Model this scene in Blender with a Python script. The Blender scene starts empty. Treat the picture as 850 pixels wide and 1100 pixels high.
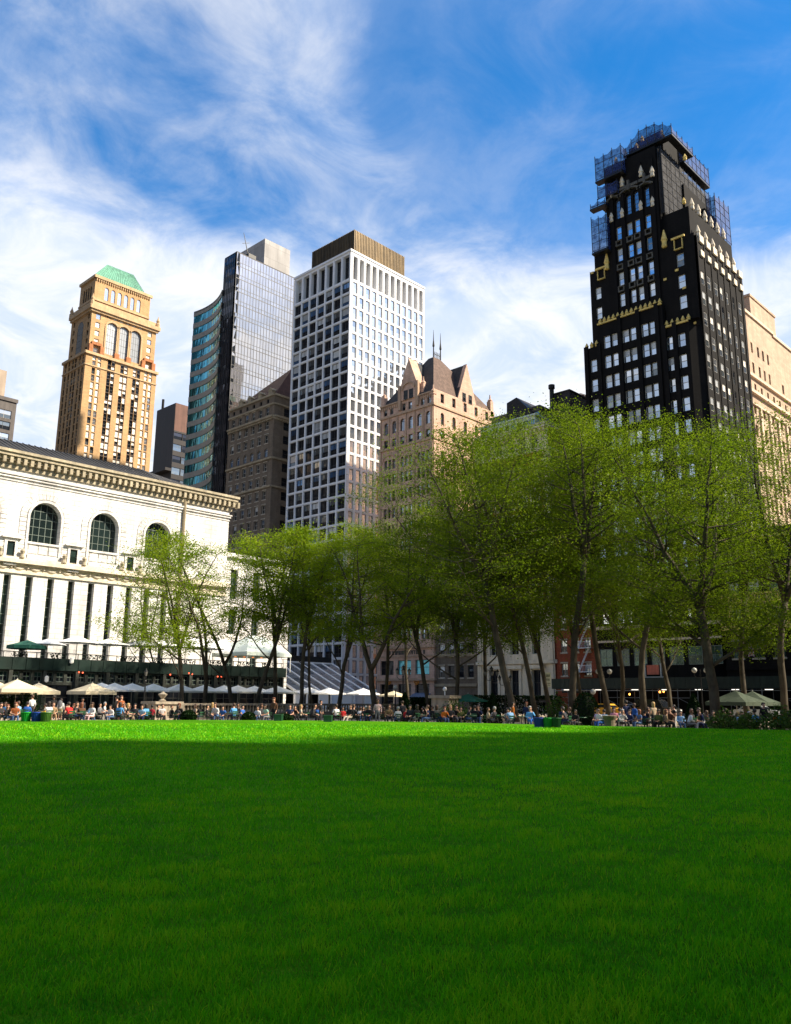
import bpy, bmesh, math, random
import numpy as np
from mathutils import Vector, Matrix

rnd = random.Random(11)
npr = np.random.default_rng(5)
scene = bpy.context.scene
COL = scene.collection
R = math.radians

# ------------------------------------------------------------------ camera
FOC, YAW, PIT, ROLL, CH = 905.0, 0.7643, 0.2188, 0.0086, 1.78
fw = np.array([math.cos(YAW)*math.cos(PIT), math.sin(YAW)*math.cos(PIT), math.sin(PIT)])
r0 = np.array([math.sin(YAW), -math.cos(YAW), 0.0])
u0 = np.cross(r0, fw)
rt = r0*math.cos(ROLL)+u0*math.sin(ROLL)
up = -r0*math.sin(ROLL)+u0*math.cos(ROLL)
EYE = np.array([0, 0, CH])
cd = bpy.data.cameras.new('camera'); cam = bpy.data.objects.new('camera', cd); COL.objects.link(cam)
M = Matrix(((rt[0], up[0], -fw[0], 0), (rt[1], up[1], -fw[1], 0), (rt[2], up[2], -fw[2], CH), (0, 0, 0, 1)))
cam.matrix_world = M
cd.sensor_fit = 'VERTICAL'; cd.sensor_height = 24.0; cd.lens = FOC/1100*24.0
cd.clip_start = 0.1; cd.clip_end = 6000
scene.camera = cam

def ray(x, y): return fw+rt*(x-425)/FOC-up*(y-550)/FOC
def onX(x, y, X): d = ray(x, y); return EYE+d*X/d[0]
def onY(x, y, Y): d = ray(x, y); return EYE+d*Y/d[1]
def zX(x, y, X): return float(onX(x, y, X)[2])
def zY(x, y, Y): return float(onY(x, y, Y)[2])
def azdir(x):
    d = ray(x, 752); h = math.hypot(d[0], d[1]); return d[0]/h, d[1]/h

# ------------------------------------------------------------------ helpers
def tag(o, label=None, cat=None, group=None, kind=None):
    if label: o['label'] = label
    if cat: o['category'] = cat
    if group: o['group'] = group
    if kind: o['kind'] = kind
    return o

def empty(name, loc, label=None, cat=None, group=None, rz=0):
    o = bpy.data.objects.new(name, None); COL.objects.link(o)
    o.location = loc; o.rotation_euler = (0, 0, rz); o.empty_display_size = .3
    return tag(o, label, cat, group)

class MB:
    def __init__(s): s.v = []; s.f = []; s.m = []
    def face(s, pts, mi=0):
        n = len(s.v); s.v.extend([tuple(map(float, p)) for p in pts]); s.f.append(tuple(range(n, n+len(pts)))); s.m.append(mi)
    def mesh(s, vs, fs, mi=0):
        n = len(s.v); s.v.extend([tuple(map(float, p)) for p in vs])
        for f in fs: s.f.append(tuple(i+n for i in f)); s.m.append(mi)
    def box(s, x0, y0, z0, x1, y1, z1, mi=0, bottom=True):
        vs = [(x0,y0,z0),(x1,y0,z0),(x1,y1,z0),(x0,y1,z0),(x0,y0,z1),(x1,y0,z1),(x1,y1,z1),(x0,y1,z1)]
        fs = [(4,5,6,7),(0,1,5,4),(1,2,6,5),(2,3,7,6),(3,0,4,7)]+([(3,2,1,0)] if bottom else [])
        s.mesh(vs, fs, mi)
    def prism(s, poly, z0, z1, mi=0, scale_top=1.0):
        n = len(poly); cx = sum(p[0] for p in poly)/n; cy = sum(p[1] for p in poly)/n
        vs = [(p[0], p[1], z0) for p in poly]+[(cx+(p[0]-cx)*scale_top, cy+(p[1]-cy)*scale_top, z1) for p in poly]
        fs = [(i, (i+1) % n, n+(i+1) % n, n+i) for i in range(n)]+[tuple(range(n, 2*n)), tuple(range(n-1, -1, -1))]
        s.mesh(vs, fs, mi)
    def tube(s, pts, rad, n=7, mi=0, cap=True):
        pts = [np.array(p, float) for p in pts]
        if not hasattr(rad, '__len__'): rad = [rad]*len(pts)
        base = len(s.v); prev = None
        for i, p in enumerate(pts):
            t = pts[min(i+1, len(pts)-1)]-pts[max(i-1, 0)]; t = t/(np.linalg.norm(t)+1e-9)
            if prev is None:
                a = np.array([1., 0, 0]) if abs(t[0]) < .8 else np.array([0, 1., 0])
            else: a = prev
            a = a-t*(a@t); a /= np.linalg.norm(a)+1e-9; prev = a; b = np.cross(t, a)
            for k in range(n):
                th = 2*math.pi*k/n; s.v.append(tuple(p+rad[i]*(a*math.cos(th)+b*math.sin(th))))
        for i in range(len(pts)-1):
            for k in range(n):
                k2 = (k+1) % n
                s.f.append((base+i*n+k, base+i*n+k2, base+(i+1)*n+k2, base+(i+1)*n+k)); s.m.append(mi)
        if cap:
            s.f.append(tuple(base+k for k in range(n-1, -1, -1))); s.m.append(mi)
            e = base+(len(pts)-1)*n; s.f.append(tuple(e+k for k in range(n))); s.m.append(mi)
    def lathe(s, prof, c=(0, 0, 0), n=10, mi=0, sx=1, sy=1, ph=0):
        base = len(s.v)
        for r, z in prof:
            for k in range(n):
                th = 2*math.pi*k/n+ph; s.v.append((c[0]+r*sx*math.cos(th), c[1]+r*sy*math.sin(th), c[2]+z))
        for i in range(len(prof)-1):
            for k in range(n):
                k2 = (k+1) % n
                s.f.append((base+i*n+k, base+i*n+k2, base+(i+1)*n+k2, base+(i+1)*n+k)); s.m.append(mi)
        s.f.append(tuple(base+k for k in range(n-1, -1, -1))); s.m.append(mi)
        e = base+(len(prof)-1)*n; s.f.append(tuple(e+k for k in range(n))); s.m.append(mi)
    def data(s, name, mats, origin=(0, 0, 0), smooth=False):
        me = bpy.data.meshes.new(name)
        o = np.array(origin, float)
        me.from_pydata([tuple(np.array(v)-o) for v in s.v] if any(origin) else s.v, [], s.f)
        for m in (mats if isinstance(mats, (list, tuple)) else [mats]): me.materials.append(m)
        me.polygons.foreach_set('material_index', s.m)
        if smooth: me.polygons.foreach_set('use_smooth', [True]*len(s.f))
        me.update(); return me
    def build(s, name, mats, parent=None, loc=(0, 0, 0), rz=0, origin=None, smooth=False):
        """origin: world point that becomes the object's own origin when geometry is in world coordinates"""
        if origin is None: origin = (0, 0, 0)
        me = s.data(name, mats, origin, smooth)
        return link(name, me, parent, loc, rz)

def link(name, me, parent=None, loc=(0, 0, 0), rz=0):
    o = bpy.data.objects.new(name, me); COL.objects.link(o)
    if parent: o.parent = parent
    o.location = loc; o.rotation_euler = (0, 0, rz); return o

def copy_tree(o, parent=None):
    c = o.copy(); COL.objects.link(c); c.parent = parent
    for ch in KIDS.get(o.name, []): copy_tree(ch, c)
    return c
KIDS = {}
def reg(root):
    for o in list(COL.objects):
        if o.parent: KIDS.setdefault(o.parent.name, [])
        if o.parent and o not in KIDS[o.parent.name]: KIDS[o.parent.name].append(o)

# ------------------------------------------------------------------ materials
def nt(name):
    m = bpy.data.materials.new(name); m.use_nodes = True
    t = m.node_tree; b = t.nodes['Principled BSDF']; return m, t, b
def setin(b, **k):
    for a, v in k.items():
        a = {'color': 'Base Color', 'rough': 'Roughness', 'metal': 'Metallic', 'spec': 'Specular IOR Level', 'ior': 'IOR', 'coat': 'Coat Weight', 'emit': 'Emission Color', 'estr': 'Emission Strength', 'alpha': 'Alpha'}[a]
        b.inputs[a].default_value = (*v, 1) if isinstance(v, tuple) else v
def plain(name, c, rough=.6, **k):
    m, t, b = nt(name); setin(b, color=c, rough=rough, **k); return m
def N(t, typ, **inp):
    n = t.nodes.new(typ)
    for k, v in inp.items():
        if k in n.inputs: n.inputs[k].default_value = v
    return n
def surf(name, c, amt=.25, scale=.6, streak=.2, rough=.8, bump=.0, fine=6.0, spec=.3, brick=None, metal=0, tintc=None, coat=0):
    """weathered surface: blotchy noise, vertical runs, fine grain, optional masonry joints"""
    m, t, b = nt(name); L = t.links
    tc = N(t, 'ShaderNodeTexCoord')
    n1 = N(t, 'ShaderNodeTexNoise', Scale=scale, Detail=5.0, Roughness=.6); L.new(tc.outputs['Object'], n1.inputs['Vector'])
    mp = N(t, 'ShaderNodeMapping'); mp.inputs['Scale'].default_value = (1.3, 1.3, .07); L.new(tc.outputs['Object'], mp.inputs['Vector'])
    n2 = N(t, 'ShaderNodeTexNoise', Scale=scale*3, Detail=4.0, Roughness=.6); L.new(mp.outputs[0], n2.inputs['Vector'])
    n3 = N(t, 'ShaderNodeTexNoise', Scale=fine, Detail=3.0); L.new(tc.outputs['Object'], n3.inputs['Vector'])
    def mr(src, lo, hi):
        q = N(t, 'ShaderNodeMapRange'); q.inputs[1].default_value = .3; q.inputs[2].default_value = .7
        q.inputs[3].default_value = lo; q.inputs[4].default_value = hi; L.new(src, q.inputs[0]); return q.outputs[0]
    def mul(a, bb):
        q = N(t, 'ShaderNodeMath'); q.operation = 'MULTIPLY'; L.new(a, q.inputs[0]); L.new(bb, q.inputs[1]); return q.outputs[0]
    f = mul(mul(mr(n1.outputs[0], 1-amt, 1+amt*.6), mr(n2.outputs[0], 1-streak, 1+streak*.5)), mr(n3.outputs[0], 1-amt*.5, 1+amt*.4))
    if brick:
        br = N(t, 'ShaderNodeTexBrick'); br.inputs['Color1'].default_value = (1, 1, 1, 1); br.inputs['Color2'].default_value = (.82, .82, .82, 1)
        br.inputs['Mortar'].default_value = (.6, .6, .6, 1); br.inputs['Scale'].default_value = 1.0
        br.inputs['Brick Width'].default_value = brick[0]; br.inputs['Row Height'].default_value = brick[1]; br.inputs['Mortar Size'].default_value = brick[2]
        sx = N(t, 'ShaderNodeSeparateXYZ'); L.new(tc.outputs['Object'], sx.inputs[0])
        ad = N(t, 'ShaderNodeMath'); ad.operation = 'ADD'; L.new(sx.outputs[0], ad.inputs[0]); L.new(sx.outputs[1], ad.inputs[1])
        cx = N(t, 'ShaderNodeCombineXYZ'); L.new(ad.outputs[0], cx.inputs[0]); L.new(sx.outputs[2], cx.inputs[1])
        L.new(cx.outputs[0], br.inputs['Vector'])
        bw = N(t, 'ShaderNodeRGBToBW'); L.new(br.outputs[0], bw.inputs[0]); f = mul(f, bw.outputs[0])
    mx = N(t, 'ShaderNodeVectorMath'); mx.operation = 'SCALE'; mx.inputs[0].default_value = c; L.new(f, mx.inputs['Scale'])
    out = mx.outputs[0]
    if tintc:
        n4 = N(t, 'ShaderNodeTexNoise', Scale=scale*.8, Detail=4.0); L.new(tc.outputs['Object'], n4.inputs['Vector'])
        mm = N(t, 'ShaderNodeMix'); mm.data_type = 'RGBA'; L.new(mr(n4.outputs[0], 0, .8), mm.inputs[0]); L.new(out, mm.inputs[6]); mm.inputs[7].default_value = (*tintc, 1); out = mm.outputs[2]
    L.new(out, b.inputs['Base Color']); setin(b, rough=rough, spec=spec, metal=metal, coat=coat)
    if bump:
        bp = N(t, 'ShaderNodeBump', Strength=bump, Distance=.05); L.new(n3.outputs[0], bp.inputs['Height']); L.new(bp.outputs[0], b.inputs['Normal'])
    return m
def glass(name, c, metal, rough=.04, spec=.5, wob=.004, wsc=.5, base_var=.25):
    """window pane: reflective, slightly wavy, each pane a little different"""
    m, t, b = nt(name); L = t.links
    oi = N(t, 'ShaderNodeObjectInfo'); g = N(t, 'ShaderNodeNewGeometry')
    ad = N(t, 'ShaderNodeMath'); ad.operation = 'ADD'; L.new(oi.outputs['Random'], ad.inputs[0]); L.new(g.outputs['Random Per Island'], ad.inputs[1])
    fr = N(t, 'ShaderNodeMath'); fr.operation = 'FRACT'; L.new(ad.outputs[0], fr.inputs[0])
    mr = N(t, 'ShaderNodeMapRange'); mr.inputs[3].default_value = 1-base_var; mr.inputs[4].default_value = 1+base_var*.5; L.new(fr.outputs[0], mr.inputs[0])
    mx = N(t, 'ShaderNodeVectorMath'); mx.operation = 'SCALE'; mx.inputs[0].default_value = c; L.new(mr.outputs[0], mx.inputs['Scale'])
    L.new(mx.outputs[0], b.inputs['Base Color']); setin(b, rough=rough, metal=metal, spec=spec)
    tc = N(t, 'ShaderNodeTexCoord'); ns = N(t, 'ShaderNodeTexNoise', Scale=wsc, Detail=1.0)
    L.new(g.outputs['Position'], ns.inputs['Vector'])
    bp = N(t, 'ShaderNodeBump', Strength=1.0, Distance=wob*10); L.new(ns.outputs[0], bp.inputs['Height']); L.new(bp.outputs[0], b.inputs['Normal'])
    return m

MT = dict(
 marble=surf('library marble', (.80, .775, .735), .18, .25, .30, .7, fine=3, brick=(1.8, .6, .035)),
 marble_trim=surf('carved limestone', (.70, .62, .48), .22, .5, .2, .8, fine=4),
 lime_gold=surf('weathered gold limestone', (.42, .36, .25), .3, .8, .25, .8, fine=4),
 lead=surf('dark lead roof', (.035, .033, .03), .3, .5, .3, .6),
 white=surf('white concrete', (.72, .72, .73), .06, .2, .08, .55),
 bronze=surf('bronze cladding', (.105, .072, .034), .3, .4, .5, .45, metal=.5),
 brownstone=surf('brown brick', (.20, .155, .11), .2, .4, .2, .85, brick=(.7, .3, .02)),
 brownlime=surf('brown limestone', (.34, .275, .18), .2, .4, .2, .85),
 redroof=surf('dark red roof', (.085, .04, .03), .3, .8, .3, .8),
 tan=surf('golden brick', (.55, .345, .165), .14, .3, .15, .85, brick=(.8, .35, .015)),
 tan2=surf('golden terracotta', (.55, .38, .21), .2, .5, .2, .85),
 rust=surf('rusty terracotta', (.42, .17, .07), .3, .9, .2, .85),
 copper=surf('green copper', (.13, .32, .22), .2, .5, .4, .6),
 grey=surf('grey brick', (.13, .115, .105), .2, .4, .2, .85),
 darkbrown=surf('dark brown cladding', (.02, .016, .016), .2, .3, .3, .55),
 rustpanel=surf('brown panel', (.15, .075, .055), .2, .3, .3, .7),
 spandrel=surf('grey beige spandrel', (.27, .255, .22), .1, .3, .12, .6),
 beige=surf('beige limestone', (.55, .40, .28), .14, .3, .18, .85, brick=(1.4, .5, .012)),
 beige2=surf('light beige stucco', (.66, .52, .38), .1, .3, .15, .85),
 slate=surf('brown slate roof', (.17, .11, .085), .3, 1.2, .3, .8, brick=(.5, .3, .03)),
 slate2=surf('grey slate roof', (.06, .06, .062), .3, 1.2, .3, .8, brick=(.5, .3, .03)),
 black=surf('black brick', (.011, .0095, .0085), .3, .5, .3, .8, brick=(.6, .3, .02), spec=.12),
 gold=surf('gilded stone', (.78, .56, .16), .3, 2.0, .2, .5),
 palegold=surf('pale gilded stone', (.72, .62, .46), .25, 2.0, .2, .6),
 darkstone=surf('dark bronze stone', (.10, .092, .075), .25, 1.5, .2, .6),
 red=surf('red brick', (.30, .075, .035), .2, .5, .2, .85, brick=(.6, .25, .03)),
 whitestone=surf('white stone', (.68, .59, .44), .15, .4, .2, .8),
 stone=surf('park stone', (.34, .29, .22), .2, .8, .3, .85, fine=5, bump=.2),
 peach=surf('pale peach limestone', (.66, .435, .32), .14, .3, .22, .85, brick=(1.2, .45, .012)),
 dkgreen=surf('dark green paint', (.005, .020, .015), .2, .6, .3, .5),
 green=plain('green paint', (.012, .075, .03), .45),
 iron=surf('black iron', (.012, .012, .012), .3, 2, .2, .45),
 steel=plain('grey steel pipe', (.22, .23, .24), .45, metal=.6),
 grillwall=surf('grill trellis', (.05, .055, .045), .4, .8, .4, .8),
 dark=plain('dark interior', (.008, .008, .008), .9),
 canvas_white=surf('white canvas', (.84, .84, .84), .07, .8, .06, .85),
 canvas_beige=surf('beige canvas', (.62, .54, .38), .1, .8, .06, .85),
 canvas_green=surf('green canvas', (.02, .11, .075), .15, .8, .1, .85),
 canvas_teal=surf('teal canvas', (.02, .18, .14), .15, .8, .1, .85),
 canvas_sage=surf('sage canvas', (.055, .075, .05), .15, .8, .1, .85),  # sage darkened, the shade over these umbrellas is put into the colour
 canvas_pale=surf('pale green canvas', (.62, .70, .64), .07, .8, .06, .85),
 whitepaint=plain('white painted metal', (.75, .75, .75), .4),
 frame_dk=plain('dark window frame', (.03, .03, .03), .5),
 frame_lt=plain('pale window frame', (.45, .43, .38), .6),
 trimst=surf('window stone', (.40, .35, .27), .2, .6),
 frame_gn=plain('green window frame', (.10, .13, .11), .5),
 g_sky=glass('bright reflecting glass', (.60, .69, .80), .92),
 g_white=glass('white reflecting glass', (.90, .92, .94), .92, base_var=.12),
 g_blind=glass('window with pale blind', (.52, .54, .55), .15, rough=.15, base_var=.35),
 g_lit=glass('sunlit pale blind', (.86, .80, .70), 0, rough=.25, base_var=.25),
 g_dark=glass('dark glass', (.009, .011, .015), 0, spec=.32),
 g_blue=glass('deep blue glass', (.10, .20, .38), .7, base_var=.6),
 g_grey=glass('grey reflecting glass', (.30, .34, .36), .85, base_var=.5),
 g_teal=glass('turquoise glass', (.07, .42, .60), .75, wob=.01, base_var=.45),
 g_bronze=glass('dark mirror curtain glass', (.74, .70, .67), .93, wob=.005, wsc=.2, base_var=.12),
 g_black=glass('black mirror glass', (.10, .10, .115), .85, base_var=.6),
 g_lib=glass('library window glass', (.015, .026, .026), 0, spec=.6, base_var=.5),
 g_green=glass('green shop glass', (.03, .07, .06), .3, base_var=.5),
 cyan=glass('blue lit shop window', (.16, .62, .68), .2, base_var=.1),
 bark=surf('plane bark', (.045, .034, .022), .4, 1.2, .3, .9, fine=5, tintc=(.10, .085, .06)),
 asphalt=surf('asphalt', (.05, .05, .05), .2, .6, .0, .9, fine=12),
 paving=surf('grey paving', (.22, .21, .19), .15, .5, .0, .9, fine=5),
 gravel=surf('tan gravel', (.36, .30, .22), .2, .7, .0, .95, fine=14, bump=.3),
)
# ------------------------------------------------------------------ facades
class FR:
    """a facade plane: origin at its lower left seen from outside, u to the right, n outwards"""
    def __init__(s, o, u, n):
        s.o = np.array(o, float); s.u = np.array(u, float); s.n = np.array(n, float)
        s.rz = math.atan2(s.u[1], s.u[0])
    def P(s, u, z, d=0.0):
        p = s.o+s.u*u-s.n*d; return (p[0], p[1], z)
def north(X, yl, yr): return FR((X, yl, 0), (0, -1, 0), (-1, 0, 0)), yl-yr
def west(Y, xl, xr): return FR((xl, Y, 0), (1, 0, 0), (0, -1, 0)), xr-xl

def wallgrid(mb, fr, W, z0, z1, cols, rows, depth=.25, mi=0, ri=None, arch=False, skip=()):
    """wall sheet with real openings and reveals; returns the openings"""
    ri = mi if ri is None else ri
    cols = sorted(cols); rows = sorted(rows); P = fr.P; outp = []
    zz = z0
    for a, b in rows+[(z1, z1)]:
        if a > zz+1e-4: mb.face([P(0, zz), P(W, zz), P(W, a), P(0, a)], mi)
        if b <= a: break
        uu = 0
        for j, (c, d) in enumerate(cols+[(W, W)]):
            if c > uu+1e-4: mb.face([P(uu, a), P(c, a), P(c, b), P(uu, b)], mi)
            if d <= c: break
            if (j, a) in skip: mb.face([P(c, a), P(d, a), P(d, b), P(c, b)], mi)
            else:
                D = depth
                mb.face([P(c, a), P(c, a, D), P(c, b, D), P(c, b)], ri)
                mb.face([P(d, a, D), P(d, a), P(d, b), P(d, b, D)], ri)
                mb.face([P(c, a), P(d, a), P(d, a, D), P(c, a, D)], ri)
                if arch:
                    rr = (d-c)/2; cx = (c+d)/2; zc = b-rr; K = 10
                    pts = [(cx+rr*math.cos(math.pi*k/K), zc+rr*math.sin(math.pi*k/K)) for k in range(K+1)]
                    for k in range(K):
                        (xa, za), (xb, zb) = pts[k], pts[k+1]
                        mb.face([P(xa, za), P(xb, zb), P(xb, zb, D), P(xa, za, D)], ri)
                        mb.face([P(xa, za), P(xa, b), P(xb, b), P(xb, zb)], mi)
                else: mb.face([P(c, b, D), P(d, b, D), P(d, b), P(c, b)], ri)
                outp.append((c, d, a, b))
            uu = d
        zz = b
    return outp
def trim(mb, fr, u0, u1, z0, z1, out, mi=0, inn=.03):
    P = fr.P
    vs = [P(u0,z0,-out),P(u1,z0,-out),P(u1,z0,inn),P(u0,z0,inn),P(u0,z1,-out),P(u1,z1,-out),P(u1,z1,inn),P(u0,z1,inn)]
    mb.mesh(vs, [(4,5,6,7),(0,1,5,4),(1,2,6,5),(2,3,7,6),(3,0,4,7),(3,2,1,0)], mi)
def slabpoly(mb, fr, pts, out, inn, mi=0):
    n = len(pts); P = fr.P
    vs = [P(u, z, -out) for u, z in pts]+[P(u, z, inn) for u, z in pts]
    mb.mesh(vs, [tuple(range(n)), tuple(range(2*n-1, n-1, -1))]+[(i, i+n, (i+1) % n+n, (i+1) % n) for i in range(n)], mi)
def even(n, W, w, m0=0, m1=0):
    p = (W-m0-m1)/n
    return [(m0+p*(i+.5)-w/2, m0+p*(i+.5)+w/2) for i in range(n)]
def floors(za, n, h, w, dz=0): return [(za+i*h+dz, za+i*h+dz+w) for i in range(n)]

WCACHE = {}
def winmesh(w, h, style):
    """style: kind, frame, upper pane, lower pane"""
    key = (round(w, 2), round(h, 2))+style
    if key in WCACHE: return WCACHE[key]
    kind, frm, pa, pb = style; mb = MB(); t = min(.09, w*.09); W = w/2
    sill = kind.endswith('+'); kind = kind.rstrip('+'); arch = kind.startswith('arch')
    if sill: mb.box(-W-.14, -.42, -.25, W+.14, .0, -.02, 3); mb.box(-W-.12, -.38, h+.02, W+.12, .0, h+.26, 3)
    if arch:
        K = 12; zc = h-W
        o = [(-W, 0), (W, 0)]+[(W*math.cos(math.pi*k/K), zc+W*math.sin(math.pi*k/K)) for k in range(K+1)]
        mb.face([(x, .0, z) for x, z in o], 1)
        prev = None
        for k in range(K+1):
            c, s_ = math.cos(math.pi*k/K), math.sin(math.pi*k/K); cur = ((W*c, zc+W*s_), ((W-t)*c, zc+(W-t)*s_))
            if prev: mb.face([(prev[0][0], -.05, prev[0][1]), (cur[0][0], -.05, cur[0][1]), (cur[1][0], -.05, cur[1][1]), (prev[1][0], -.05, prev[1][1])], 0)
            prev = cur
        mb.box(-W, -.05, 0, -W+t, .0, zc); mb.box(W-t, -.05, 0, W, .0, zc); mb.box(-W+t, -.05, 0, W-t, .0, t)
        if kind == 'archgrid':
            for k in range(1, 5): x = -W+w*k/5; zt = zc+math.sqrt(max(W*W-x*x, 0)); mb.box(x-.035, -.04, t, x+.035, -.005, zt-.02)
            nz = 5
            for k in range(1, nz):
                z = h*k/nz; xx = W if z < zc else math.sqrt(max(W*W-(z-zc)**2, 0)); mb.box(-xx+t, -.035, z-.03, xx-t, -.004, z+.03)
        else:
            mb.box(-W+t, -.045, zc-.05, W-t, -.004, zc+.05); mb.box(-.03, -.04, t, .03, -.004, h-.05)
    else:
        hm = h*.5
        lo, hi = (hm, h) if kind != 'low' else (h*.36, h)
        mb.face([(-W, 0, 0), (W, 0, 0), (W, 0, lo), (-W, 0, lo)], 2); mb.face([(-W, .0, lo), (W, .0, lo), (W, .0, h), (-W, .0, h)], 1)
        mb.box(-W, -.05, 0, -W+t, .0, h); mb.box(W-t, -.05, 0, W, .0, h); mb.box(-W+t, -.05, 0, W-t, .0, t); mb.box(-W+t, -.05, h-t, W-t, .0, h)
        if kind in ('hung', 'cross', 'low'): mb.box(-W+t, -.055, lo-t*.4, W-t, -.002, lo+t*.4)
        if kind == 'cross': mb.box(-t*.35, -.04, t, t*.35, -.003, h-t)
        if kind == 'multi':
            n = max(2, round(h/1.1))
            for k in range(1, n): mb.box(-W+t, -.035, h*k/n-.035, W-t, -.004, h*k/n+.035)
            if w > .9: mb.box(-.03, -.03, t, .03, -.005, h-t)
        if kind == 'balcony':
            mb.box(-t*.4, -.04, t, t*.4, -.003, h-t); mb.box(-W+t, -.06, lo*.55, W-t, -.03, lo*.6)
            for k in range(8): x = -W+t+(w-2*t)*(k+.5)/8; mb.box(x-.02, -.055, t, x+.02, -.035, lo*.55)
    me = mb.data('window_sash', [MT[frm], MT[pa], MT[pb], MT['trimst']])
    WCACHE[key] = (me, mb, style); return WCACHE[key]

def place_windows(bld, base, items, name='window', limit=100, zhide=-1e9):
    """items: (frame, u centre, z sill, depth, w, h, style). 100 windows are parts, the rest one part"""
    def rank(it):
        p = it[0].P(it[1], it[2]); d = math.dist(p, EYE)
        return (0 if it[2] > zhide else 1, d/(it[4]*it[5])**.5)
    items = sorted(items, key=rank)
    for fr, u, z, d, w, h, st in items[:limit]:
        me, mb, _ = winmesh(w, h, st); p = fr.P(u, z, d)
        link(name, me, bld, (p[0]-base[0], p[1]-base[1], p[2]-base[2]), fr.rz)
    rest = items[limit:]
    if rest:
        vs = []; fs = []; ms = []; mats = []; mid = {}; nv = 0
        for fr, u, z, d, w, h, st in rest:
            me, mb, _ = winmesh(w, h, st); p = fr.P(u, z, d); a = np.array(mb.v); c, s_ = math.cos(fr.rz), math.sin(fr.rz)
            q = np.stack([a[:, 0]*c-a[:, 1]*s_+p[0]-base[0], a[:, 0]*s_+a[:, 1]*c+p[1]-base[1], a[:, 2]+p[2]-base[2]], 1)
            vs.extend(map(tuple, q)); fs.extend(tuple(i+nv for i in f) for f in mb.f); nv += len(a)
            for k in mb.m:
                mm = st[1+k] if k < 3 else 'trimst'
                if mm not in mid: mid[mm] = len(mats); mats.append(MT[mm])
                ms.append(mid[mm])
        me = bpy.data.meshes.new(name+'s'); me.from_pydata(vs, [], fs)
        for m in mats: me.materials.append(m)
        me.polygons.foreach_set('material_index', ms); me.update()
        link(name+'s', me, bld)['kind'] = 'stuff'
def pick(*w):
    tot = sum(x[1] for x in w); r = rnd.random()*tot
    for s, x in w:
        r -= x
        if r <= 0: return s
    return w[-1][0]
def wins(fr, ops, depth, styles):
    return [(fr, (c+d)/2, a, depth-.01, d-c, b-a, pick(*styles)) for c, d, a, b in ops]
def backs(mb, X0, X1, Y0, Y1, z0, z1, mi=0, sides='ES'):
    if 'S' in sides: mb.face([(X1, Y0, z0), (X1, Y1, z0), (X1, Y1, z1), (X1, Y0, z1)], mi)
    if 'E' in sides: mb.face([(X1, Y1, z0), (X0, Y1, z0), (X0, Y1, z1), (X1, Y1, z1)], mi)
def B(name, X, Y, label, cat='building', z=0): return empty(name, (X, Y, z), label, cat, 'buildings around the park'), (X, Y, z)
def box_part(name, mat, root, base, *b):
    m = MB(); m.box(*b); return m.build(name, mat, root, origin=base)
H = lambda k, f, a, b=None: (k, f, a, b or a)

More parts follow.
